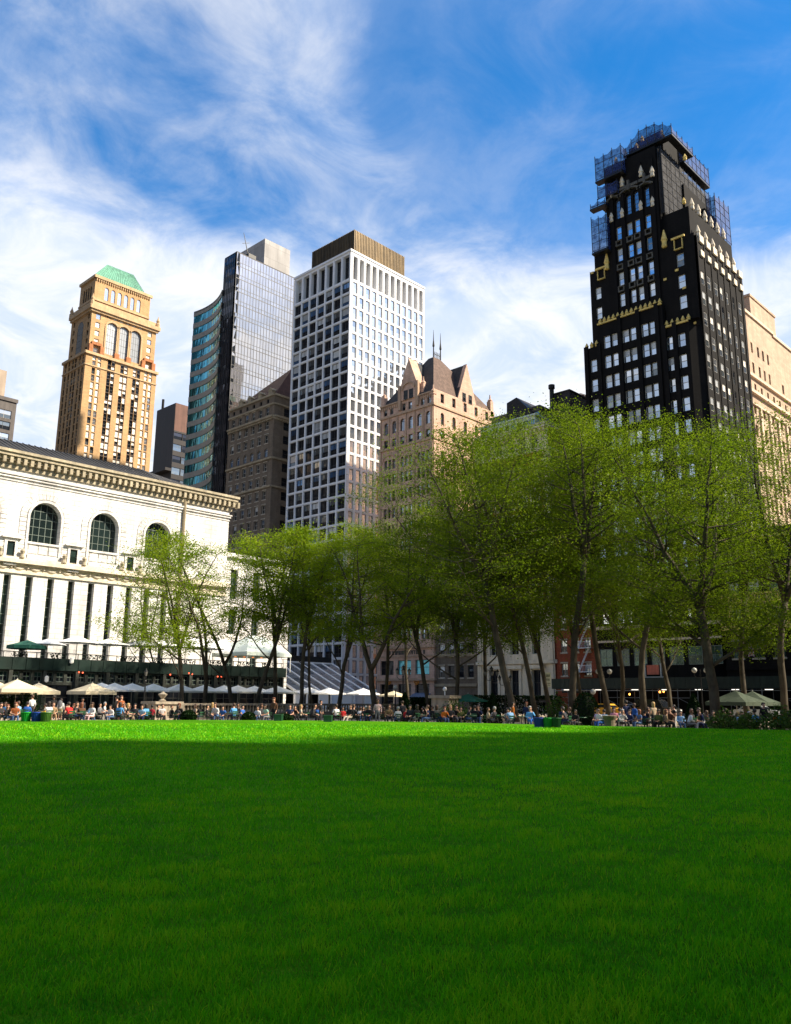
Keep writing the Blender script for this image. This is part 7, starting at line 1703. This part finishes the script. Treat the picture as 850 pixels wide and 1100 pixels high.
CL = {'black': (.012, .012, .013), 'charcoal': (.035, .035, .04), 'grey': (.16, .16, .17), 'white': (.62, .62, .62), 'cream': (.52, .46, .36), 'beige': (.40, .31, .21), 'tan': (.30, .20, .11), 'brown': (.11, .055, .03), 'rust': (.30, .09, .03),
 'red': (.50, .025, .025), 'crimson': (.30, .015, .03), 'orange': (.60, .17, .02), 'yellow': (.60, .42, .05), 'olive': (.10, .11, .03), 'green': (.03, .16, .05), 'teal': (.03, .30, .28), 'mint': (.30, .50, .42), 'light blue': (.22, .40, .62), 'sky blue': (.10, .32, .62), 'blue': (.03, .12, .42), 'navy': (.012, .022, .07), 'denim': (.06, .11, .22), 'purple': (.14, .05, .25), 'lilac': (.40, .32, .52), 'pink': (.60, .24, .30), 'rose': (.55, .38, .38), 'khaki': (.30, .25, .15)}
CMAT = {k: surf('cloth '+k, v, .12, 4, .1, .9) for k, v in CL.items()}
HAIR = {'black': (.012, .009, .008), 'brown': (.06, .03, .015), 'blond': (.40, .26, .10), 'grey': (.28, .28, .28), 'auburn': (.16, .05, .02), 'dark': (.022, .014, .01)}
HMAT = {k: plain('hair '+k, v, .6) for k, v in HAIR.items()}
# chair and table
chair0 = empty('folding_chair', (0, 0, 0))
def chairs_proto():
    m = MB()
    for k in range(5): m.box(-.2, -.20+.085*k, .43, .2, -.135+.085*k, .45)
    m.build('seat', MT['green'], chair0); m = MB(); m.box(-.2, .21, .58, .2, .23, .66); m.box(-.2, .22, .72, .2, .24, .82); m.build('backrest', MT['green'], chair0)
    for s in (-1, 1): m = MB(); m.tube([(s*.21, .24, .86), (s*.21, .05, .44), (s*.21, -.24, 0)], .011, 5); m.build('leg', MT['iron'], chair0); m = MB(); m.tube([(s*.19, -.2, .44), (s*.19, .26, 0)], .011, 5); m.build('leg', MT['iron'], chair0)
    reg(chair0)
chairs_proto()
table0 = empty('round_table', (0, 0, 0))
m = MB(); m.lathe([(.36, .71), (.37, .73), (.36, .745)], n=18); m.build('tabletop', MT['green'], table0); m = MB(); m.tube([(0, 0, .05), (0, 0, .71)], .025, 6); m.build('pedestal', MT['iron'], table0); m = MB(); m.lathe([(.25, 0), (.22, .04), (.05, .07)], n=12); m.build('base', MT['iron'], table0); reg(table0)

def edge_hit(px):
    dx, dy = azdir(px); best = None
    for i in range(len(EDGE)-1):
        (xa, ya), (xb, yb) = EDGE[i], EDGE[i+1]; ex, ey = xb-xa, yb-ya; den = dx*ey-dy*ex
        if abs(den) < 1e-9: continue
        t = (xa*ey-ya*ex)/den; u = (xa*dy-ya*dx)/den
        if t > 0 and -1e-6 <= u <= 1+1e-6: best = (t, math.atan2(ey, ex))
    return best
MARKS = [(15, 'at the left edge'), (30, 'beside the bright green bin'), (51, 'beside the olive bin'), (78, 'between bins and pedestal'), (105, 'under the first white parasols'), (132, 'by the slim dark bush'), (160, 'left of the pedestal'), (182, 'before the carved pedestal'), (205, 'by the pedestal bush'), (232, 'under the forked tree'), (262, 'below the balustrade middle'), (300, 'near the dark green box'), (330, 'under the curving tree'), (353, 'beside the green box'), (375, 'left of the wide fork tree'), (404, 'at the wide fork tree'), (435, 'by the shop cone hedge'), (461, 'right of the shop cone hedge'), (488, 'by the pale green shrub'), (529, 'by the middle cone hedge'), (553, 'at the thick leaning trunk'), (575, 'left of the bin trio'), (607, 'right of the bin trio'), (629, 'before the egg shaped hedge'), (654, 'by the brown stone planter'), (680, 'right of the brown planter'), (700, 'under the salmon sign'), (722, 'midway along the shed'), (745, 'by the rightmost cone hedge'), (768, 'at the broad limbed tree'), (790, 'before the sage umbrellas'), (812, 'below the hanging flag'), (835, 'at the right edge')]
USED = {}
# px, row (distance beyond the lawn edge), pose, top, legs, hair, long hair, extra
PEOPLE = [
 (2, 2, 'sit', 'charcoal', 'black', 'dark', 0), (7, 13, 'sit', 'sky blue', 'denim', 'brown', 0), (8, 1.6, 'sit_side', 'black', 'denim', 'auburn', 1), (17, 1.8, 'sit_forward', 'rust', 'denim', 'auburn', 1), (20.6, 9, 'sit', 'light blue', 'khaki', 'brown', 0), (30, 9, 'sit_side', 'blue', 'navy', 'dark', 0), (35, 14, 'stand', 'white', 'charcoal', 'brown', 0),
 (50, 12, 'sit', 'yellow', 'olive', 'dark', 0), (54, 4, 'sit_side', 'white', 'black', 'dark', 1), (58, 5, 'sit', 'tan', 'tan', 'brown', 1), (58, 13, 'stand_bag', 'black', 'charcoal', 'dark', 0), (66, 9, 'stand', 'white', 'khaki', 'dark', 0, 'shorts bag'), (75, 11, 'sit', 'white', 'grey', 'brown', 0), (81, 11, 'sit_side', 'orange', 'brown', 'auburn', 1), (84, 8, 'sit', 'black', 'black', 'dark', 0), (89, 12, 'stand', 'charcoal', 'denim', 'black', 0),
 (72, 2.5, 'sit', 'black', 'black', 'dark', 0), (77, 1.8, 'sit_forward', 'red', 'charcoal', 'dark', 0), (83, 2.2, 'sit', 'charcoal', 'denim', 'brown', 1), (89, 2.0, 'sit_side', 'brown', 'tan', 'auburn', 1), (95, 1.8, 'sit_forward', 'light blue', 'denim', 'blond', 1), (100, 2.2, 'sit', 'white', 'rose', 'brown', 1), (108, 12, 'sit', 'grey', 'black', 'dark', 0), (113, 13, 'sit', 'white', 'navy', 'grey', 0),
 (122, 2, 'sit_forward', 'white', 'denim', 'dark', 0), (126, 7, 'stand', 'black', 'black', 'black', 0), (130.5, 6, 'stand_bag', 'rust', 'brown', 'brown', 1), (135, 8, 'sit', 'cream', 'black', 'dark', 0), (129.5, 3.2, 'sit', 'sky blue', 'charcoal', 'dark', 1), (137, 1.8, 'sit_side', 'black', 'beige', 'blond', 1), (146, 2.4, 'sit', 'charcoal', 'black', 'black', 0), (154, 1.8, 'sit_forward', 'light blue', 'navy', 'brown', 0), (158, 2.4, 'sit', 'sky blue', 'black', 'dark', 1), (163.5, 3, 'sit_side', 'crimson', 'black', 'black', 0), (170, 1.8, 'sit', 'black', 'black', 'dark', 0), (174, 1.9, 'sit_forward', 'white', 'black', 'brown', 0),
 (185, 2, 'sit', 'black', 'charcoal', 'brown', 0), (191, 2, 'sit_side', 'charcoal', 'black', 'black', 1), (195, 2, 'sit_forward', 'black', 'navy', 'auburn', 1), (211, 1.8, 'sit', 'beige', 'black', 'brown', 1), (217, 2, 'sit_side', 'black', 'white', 'dark', 1), (223, 2, 'sit', 'charcoal', 'black', 'dark', 0), (228.5, 2.2, 'sit', 'tan', 'black', 'blond', 1), (234, 1.8, 'sit_forward', 'white', 'denim', 'brown', 0), (241, 1.8, 'sit_forward', 'blue', 'denim', 'dark', 0), (252, 1.9, 'sit', 'sky blue', 'navy', 'brown', 0), (256, 2.3, 'sit_side', 'grey', 'black', 'dark', 0), (261, 1.9, 'sit', 'blue', 'grey', 'black', 0), (277.5, 1.8, 'sit', 'white', 'denim', 'dark', 1), (281, 2.5, 'sit', 'charcoal', 'denim', 'brown', 0), (288.5, 1.8, 'sit_forward', 'mint', 'grey', 'dark', 1), (294.5, 2.6, 'stand', 'brown', 'black', 'auburn', 1), (312, 1.9, 'sit', 'navy', 'denim', 'dark', 0), (317, 2.4, 'sit_side', 'black', 'black', 'black', 1), (323.5, 1.8, 'sit', 'cream', 'charcoal', 'blond', 1), (335, 2, 'sit_forward', 'charcoal', 'black', 'dark', 0), (343, 2, 'sit_side', 'blue', 'navy', 'dark', 0), (345, 3, 'stand', 'black', 'charcoal', 'black', 0),
 (362.5, 1.9, 'sit_side', 'white', 'black', 'dark', 0), (368.5, 1.9, 'sit', 'red', 'charcoal', 'dark', 1), (376, 1.7, 'sit_back', 'black', 'cream', 'dark', 0), (380, 2.5, 'sit', 'charcoal', 'black', 'brown', 0), (386.5, 1.8, 'sit_forward', 'white', 'blue', 'brown', 0), (390, 2.5, 'sit', 'black', 'black', 'dark', 1), (393.5, 1.9, 'sit_side', 'charcoal', 'grey', 'grey', 0), (397, 2.4, 'sit', 'black', 'navy', 'dark', 0), (406, 1.6, 'stand', 'rose', 'grey', 'brown', 0), (412, 2, 'sit', 'brown', 'black', 'dark', 1), (417.5, 1.9, 'sit_forward', 'tan', 'charcoal', 'brown', 1), (428, 1.8, 'sit', 'white', 'denim', 'grey', 0), (434.5, 1.8, 'sit_side', 'red', 'navy', 'dark', 0), (432.5, 3.5, 'stand', 'charcoal', 'black', 'brown', 0), (441, 2.2, 'sit', 'charcoal', 'black', 'dark', 0), (447, 1.7, 'sit_back', 'black', 'white', 'dark', 1), (455, 2, 'sit', 'black', 'black', 'black', 0), (461, 2, 'sit_side', 'navy', 'denim', 'brown', 0), (465, 2.4, 'sit', 'black', 'charcoal', 'dark', 0), (469, 1.9, 'sit', 'beige', 'denim', 'brown', 1), (474, 2.2, 'sit_forward', 'navy', 'blue', 'dark', 0), (477.5, 1.8, 'sit_side', 'orange', 'denim', 'auburn', 0), (484, 2.2, 'sit', 'charcoal', 'black', 'blond', 1), (490, 2.4, 'sit_side', 'black', 'grey', 'dark', 0), (495, 2, 'sit', 'olive', 'black', 'dark', 0), (501, 2.3, 'sit_forward', 'charcoal', 'denim', 'brown', 0),
 (510, 2, 'sit', 'black', 'navy', 'dark', 0), (514, 1.8, 'sit_side', 'navy', 'denim', 'brown', 0), (524, 2, 'sit', 'beige', 'black', 'brown', 0), (527.5, 1.9, 'sit_forward', 'grey', 'charcoal', 'dark', 0), (531.5, 2.2, 'sit', 'charcoal', 'grey', 'grey', 0), (551, 2.6, 'stand', 'orange', 'navy', 'dark', 0), (549, 1.6, 'sit_forward', 'light blue', 'grey', 'dark', 0), (545, 2, 'sit', 'grey', 'black', 'dark', 1), (565.5, 2.8, 'stand', 'navy', 'black', 'auburn', 0), (569, 1.5, 'sit_side', 'sky blue', 'blue', 'grey', 0), (604, 2, 'sit', 'navy', 'black', 'dark', 0), (608.5, 1.8, 'sit_forward', 'charcoal', 'navy', 'black', 0), (613, 2.2, 'sit_side', 'black', 'black', 'brown', 0), (618, 2, 'sit', 'black', 'charcoal', 'dark', 1), (641.5, 2, 'sit', 'lilac', 'charcoal', 'brown', 1), (645, 1.5, 'sit_forward', 'white', 'blue', 'brown', 0), (648.5, 1.8, 'sit_side', 'light blue', 'blue', 'dark', 0), (659, 2, 'sit', 'pink', 'black', 'dark', 1), (664, 2.2, 'sit_forward', 'grey', 'white', 'dark', 0), (667.5, 1.8, 'sit_side', 'white', 'charcoal', 'grey', 0), (672.5, 3, 'stand_bag', 'navy', 'navy', 'dark', 0), (676, 2, 'sit', 'navy', 'black', 'black', 0), (681, 3.2, 'stand', 'blue', 'charcoal', 'brown', 0), (686.5, 1.8, 'sit', 'denim', 'denim', 'auburn', 1), (691, 2.3, 'sit_side', 'navy', 'black', 'dark', 0), (695, 2, 'sit', 'black', 'grey', 'brown', 0), (701.5, 2.6, 'stand', 'beige', 'charcoal', 'blond', 1), (707, 2, 'sit', 'olive', 'black', 'dark', 0), (711, 2.2, 'sit_forward', 'charcoal', 'tan', 'blond', 1), (714.5, 1.8, 'sit', 'tan', 'black', 'auburn', 1), (719, 2.2, 'sit_side', 'brown', 'black', 'dark', 0), (723.5, 2.4, 'stand', 'black', 'white', 'black', 0), (730, 1.8, 'sit', 'light blue', 'denim', 'dark', 0), (737.5, 1.6, 'sit_forward', 'white', 'grey', 'auburn', 0), (742, 2.2, 'sit', 'charcoal', 'black', 'dark', 0), (749, 2, 'sit_side', 'olive', 'navy', 'brown', 0), (754, 1.8, 'sit_forward', 'navy', 'white', 'dark', 0), (758.5, 2.2, 'sit', 'brown', 'black', 'brown', 1), (765, 2, 'sit', 'charcoal', 'charcoal', 'dark', 0), (778.5, 2.0, 'sit', 'black', 'beige', 'dark', 0), (782, 2.4, 'sit_side', 'charcoal', 'beige', 'brown', 0), (791.5, 2.2, 'sit', 'light blue', 'black', 'blond', 1), (796, 2, 'sit_forward', 'black', 'navy', 'dark', 0), (803.5, 2.2, 'sit', 'beige', 'brown', 'grey', 0), (811, 3, 'sit_side', 'sky blue', 'charcoal', 'dark', 0), (819.5, 2.2, 'stand', 'black', 'black', 'dark', 0), (833, 2.4, 'sit', 'orange', 'brown', 'auburn', 1), (839, 2.0, 'sit_side', 'teal', 'black', 'dark', 0), (846, 2.3, 'sit', 'brown', 'charcoal', 'dark', 1)]
nchair = 0
def people():
    rg = random.Random(77); first = [True, True]; desc = {'sit': 'sitting', 'sit_forward': 'leaning forward', 'sit_back': 'lounging', 'sit_side': 'chin on hand', 'stand': 'standing', 'walk': 'walking', 'stand_bag': 'arm raised'}
    for it in PEOPLE:
        px, row, pose, top, leg, hair, lg = it[:7]; ex = it[7] if len(it) > 7 else ''
        t, ang = edge_hit(px); d = azdir(px); row = row*rg.uniform(.7, 2.1) if 1.7 < row < 2.5 else row; dist = t+row; x, y = d[0]*dist, d[1]*dist
        face = math.atan2(-d[1], -d[0])+math.pi/2   # figure faces -y; turn it to face the viewer
        rz = face+rg.choice((rg.gauss(0, .5), rg.gauss(0, .5), rg.choice((-1, 1))*rg.uniform(.9, 1.9), math.pi+rg.gauss(0, .5)) if row < 5 else (rg.gauss(0, .8), rg.uniform(-3, 3)))
        if ex: rz = face+math.pi-.3
        bare = rg.random() < .35; b_, hs, hl = body(pose, 'shorts' in ex, bare)
        me = b_; o = bpy.data.objects.new('person', me); COL.objects.link(o); o.location = (x, y, 0); o.rotation_euler = (0, 0, rz); s_ = rg.uniform(.88, 1.05); o.scale = (s_*1.06, s_*1.06, s_)
        for sl, mm in ((0, PM['skin'] if rg.random() < .75 else PM['skin2']), (1, CMAT[top]), (2, CMAT[leg])): o.material_slots[sl].link = 'OBJECT'; o.material_slots[sl].material = mm
        h = bpy.data.objects.new('hair', hl if lg else hs); COL.objects.link(h); h.parent = o; h.material_slots[0].link = 'OBJECT'; h.material_slots[0].material = HMAT[hair]
        mk = min(MARKS, key=lambda q: abs(q[0]-px))[1]
        far = 'farther back ' if row > 6 else ''
        lab = '%s, %s top, %s %s, %s%s' % (desc[pose], top, leg, 'shorts' if 'shorts' in ex else 'trousers', far, mk)
        lab = 'person '+lab
        if lab in USED: lab = lab.replace('person ', 'person with %s hair ' % hair, 1)
        USED[lab] = 1; tag(o, lab, 'person', 'people around the lawn')
        if ex:
            bg = bpy.data.objects.new('backpack', None); m = MB(); m.lathe([(.05, 0), (.16, .04), (.18, .25), (.14, .42), (.04, .48)], (0, .2, 1.02), 10, sy=.6); bo = m.build('backpack', CMAT['grey'], None, (x, y, 0), rz); bpy.data.objects.remove(bg); tag(bo, 'grey backpack worn by the standing person in white top and khaki shorts', 'backpack')
        if pose.startswith('sit'):
            c = chair0 if first[0] else copy_tree(chair0); first[0] = False; c.location = (x, y, 0); c.rotation_euler = (0, 0, rz); c.scale = (s_,)*3
            tag(c, 'green chair under sitter in %s top, %s trousers, %s' % (top, leg, mk), 'chair', 'folding chairs around the lawn')
    k = 0
    spots_ = [(26, 10, 'before the sitter in light blue above the bright green bin'), (62, 6, 'left of the standing person with a backpack'), (79, 9, 'before the sitter in orange'), (86.5, 2.0, 'between the red top and the white top'), (142, 2.4, 'left of the pedestal'), (202, 2.2, 'beside the round bush'), (249, 2.2, 'by the sitter in sky blue below the balustrade'), (328, 2.2, 'by the cream top under the curving tree'), (400, 2.2, 'at the wide fork tree'), (451, 2, 'beside the white trousers by the cone hedge'), (507, 2.2, 'by the pale green shrub'), (537, 2, 'right of the cone hedge by the white base'), (560, 1.8, 'left of the person in sky blue by the bins'), (624, 2, 'before the egg shaped hedge'), (699, 2, 'under the salmon sign'), (771, 2, 'at the broad limbed tree'), (826, 2.2, 'left of the orange top at the right edge')]
    for px, row, w in spots_:
        t, _ = edge_hit(px); d = azdir(px); c = table0 if first[1] else copy_tree(table0); first[1] = False; c.location = (d[0]*(t+row), d[1]*(t+row), 0)
        tag(c, 'small round green cafe table '+w, 'table', 'cafe tables around the lawn')
people()
# ================================================================== buildings around the rest of the square (they shade the lawn and show in the glass)
def block(name, label, x0, x1, y0, y1, h, mat, fh=4.0):
    r, b = B(name, x0, y0, label); m = MB(); m.box(x0, y0, 0, x1, y1, h); m.build('wall', MT[mat], r, origin=b)
    w = MB(); n = int(h/fh)
    faces = [(FR((x0, y1, 0), (0, -1, 0), (-1, 0, 0)), y1-y0), (FR((x1, y1, 0), (-1, 0, 0), (0, 1, 0)), x1-x0)]
    for fr, L in faces:
        k = int(L/3.4)
        for i in range(1, n):
            for j in range(k):
                u = L*(j+.25)/k; w.face([fr.P(u, i*fh+.8, -.02), fr.P(u+L/k*.5, i*fh+.8, -.02), fr.P(u+L/k*.5, i*fh+3.0, -.02), fr.P(u, i*fh+3.0, -.02)])
    o = w.build('windows', MT['g_dark'], r, origin=b); o['kind'] = 'stuff'
    m = MB(); m.box(x0-.3, y0-.3, h, x1+.3, y1+.3, h+.8); m.build('roof', MT['lead'], r, origin=b)
    rr = random.Random(int(h)); L_ = x1-x0
    for k in range(3 if L_ < 80 else 5): u = x0+L_*(k+rr.uniform(.1, .5))/3.2; bh = rr.uniform(2.5, 7); m = MB(); m.box(u, y1-9-k, h+.8, u+rr.uniform(3, 8), y1-1-k, h+.8+bh); m.build('bulkhead', MT[mat], r, origin=b)  # bulkheads added to break up the roofline's shadow edge on the lawn
block('avenue_building', 'stone office building on the avenue behind the photographer', 40, 75, -85, -56, 87, 'brownlime')
block('avenue_building', 'taller brick office building on the avenue behind the photographer', -30, 39, -95, -56, 100, 'brownstone')
block('avenue_building', 'grey office building at the corner behind the photographer', 76, 110, -90, -57, 81, 'grey')
block('side_street_building', 'large grey apartment building on the side street right of the photo', 118.5, 150, -95, -34, 64, 'brownlime')
block('side_street_building', 'low brick building on the side street just right of the photo', 118.5, 140, -33, 25.5, 30, 'red')
block('corner_skyscraper', 'dark glass skyscraper far to the right of the photo', 265, 325, -75, 0, 150, 'darkbrown')

block('side_street_building', 'dark tower on the next street left of the photo, facing the golden tower', 14, 60, 214, 275, 150, 'darkbrown')  # added out of view to block sky light from the golden tower

# ================================================================== sky and sun
SUN_AZ, SUN_EL = R(-55), R(40)
def world():
    w = bpy.data.worlds.new('World'); scene.world = w; w.use_nodes = True; t = w.node_tree; L = t.links
    bg = t.nodes['Background']; bg.inputs['Strength'].default_value = 0.085
    sky = N(t, 'ShaderNodeTexSky'); sky.sky_type = 'NISHITA'; sky.sun_disc = False; sky.sun_elevation = SUN_EL
    sky.sun_rotation = math.pi/2-SUN_AZ; sky.air_density = 1.0; sky.dust_density = .4; sky.ozone_density = 2.5
    tc = N(t, 'ShaderNodeTexCoord')
    hs = N(t, 'ShaderNodeHueSaturation'); hs.inputs['Saturation'].default_value = SKY['sat']; hs.inputs['Value'].default_value = SKY['val']; hs.inputs['Hue'].default_value = .5; L.new(sky.outputs[0], hs.inputs['Color'])
    sp = N(t, 'ShaderNodeSeparateXYZ'); L.new(tc.outputs['Generated'], sp.inputs[0])
    def math_(op, a, b_=None, c=None, clamp=False):
        q = N(t, 'ShaderNodeMath'); q.operation = op; q.use_clamp = clamp
        for i, v in enumerate((a, b_, c)):
            if v is None: continue
            if isinstance(v, (int, float)): q.inputs[i].default_value = v
            else: L.new(v, q.inputs[i])
        return q.outputs[0]
    def mr(v, a, b_, c, d, smooth=True):
        q = N(t, 'ShaderNodeMapRange'); q.interpolation_type = 'SMOOTHSTEP' if smooth else 'LINEAR'
        for i, k in enumerate((a, b_, c, d)): q.inputs[1+i].default_value = k
        L.new(v, q.inputs[0]); return q.outputs[0]
    x, y, z = sp.outputs
    dn = math_('ADD', z, .22); cx = N(t, 'ShaderNodeCombineXYZ'); L.new(math_('DIVIDE', x, dn), cx.inputs[0]); L.new(math_('DIVIDE', y, dn), cx.inputs[1])
    mp = N(t, 'ShaderNodeMapping'); mp.inputs['Location'].default_value = SKY['loc']; mp.inputs['Rotation'].default_value = (0, 0, R(SKY['rot'])); mp.inputs['Scale'].default_value = SKY['scale']; L.new(cx.outputs[0], mp.inputs[0])
    n1 = N(t, 'ShaderNodeTexNoise', Scale=1.5, Detail=9.0, Roughness=.56, Distortion=.35); L.new(mp.outputs[0], n1.inputs['Vector'])
    n2 = N(t, 'ShaderNodeTexNoise', Scale=5.5, Detail=8.0, Roughness=.62, Distortion=.6); L.new(mp.outputs[0], n2.inputs['Vector'])
    # leftness of the direction: clouds gather to the left high up and in a band low down
    lx = math_('ADD', math_('MULTIPLY', x, -float(r0[0])), math_('MULTIPLY', y, -float(r0[1])))
    f = math_('ADD', math_('MULTIPLY', n1.outputs[0], .72), math_('MULTIPLY', n2.outputs[0], .28))
    lo = math_('SUBTRACT', mr(z, .40, .56, .40, 0), math_('MULTIPLY', mr(x, -.35, .05, 1, 0), mr(z, .40, .58, 0, .5)))              # more cloud near the horizon
    side = mr(lx, -.30, .16, -.12, .10)
    zenith_fill = mr(z, .73, .85, -.04, .42)  # unseen cloud added overhead to brighten the shaded lawn
    dens = math_('ADD', math_('ADD', math_('ADD', f, lo), side), zenith_fill)
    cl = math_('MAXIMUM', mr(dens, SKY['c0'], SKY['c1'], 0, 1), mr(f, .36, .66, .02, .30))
    mx = N(t, 'ShaderNodeMix'); mx.data_type = 'RGBA'; mx.clamp_factor = True
    cc = N(t, 'ShaderNodeMix'); cc.data_type = 'RGBA'; cc.inputs[6].default_value = (*SKY['cshade'], 1); cc.inputs[7].default_value = (*SKY['cwhite'], 1); L.new(mr(n2.outputs[0], .35, .65, 0, 1), cc.inputs[0])
    dim = N(t, 'ShaderNodeVectorMath'); dim.operation = 'SCALE'; L.new(cc.outputs[2], dim.inputs[0]); L.new(mr(x, -.45, .12, .62, 1), dim.inputs['Scale'])  # unseen clouds behind the viewer dimmed to weaken light on north faces
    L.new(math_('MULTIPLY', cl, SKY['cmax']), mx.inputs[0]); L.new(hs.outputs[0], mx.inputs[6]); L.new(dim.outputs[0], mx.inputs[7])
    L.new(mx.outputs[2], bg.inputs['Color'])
SKY = dict(sat=1.44, val=1.33, loc=(1.3, .4, 0), rot=30, scale=(1, 1, 1), c0=.43, c1=.82, cmax=.96, cshade=(4.2, 4.9, 6.2), cwhite=(6.1, 6.2, 6.4))
world()
sd = bpy.data.lights.new('sun', 'SUN'); sd.energy = 5.0; sd.angle = R(1.4); sd.color = (1, .88, .70)
so = bpy.data.objects.new('sun', sd); COL.objects.link(so)
dv = Vector((math.cos(SUN_EL)*math.cos(SUN_AZ), math.cos(SUN_EL)*math.sin(SUN_AZ), math.sin(SUN_EL)))
so.rotation_euler = dv.to_track_quat('Z', 'Y').to_euler(); so.location = (0, 0, 200)
vs = scene.view_settings; vs.view_transform = 'Standard'; vs.look = 'None'; vs.exposure = 1.05; vs.gamma = 1; vs.use_curve_mapping = False
scene.cycles.max_bounces = 7; scene.cycles.transparent_max_bounces = 8; scene.cycles.diffuse_bounces = 5; scene.cycles.use_denoising = True
scene.render.film_transparent = False
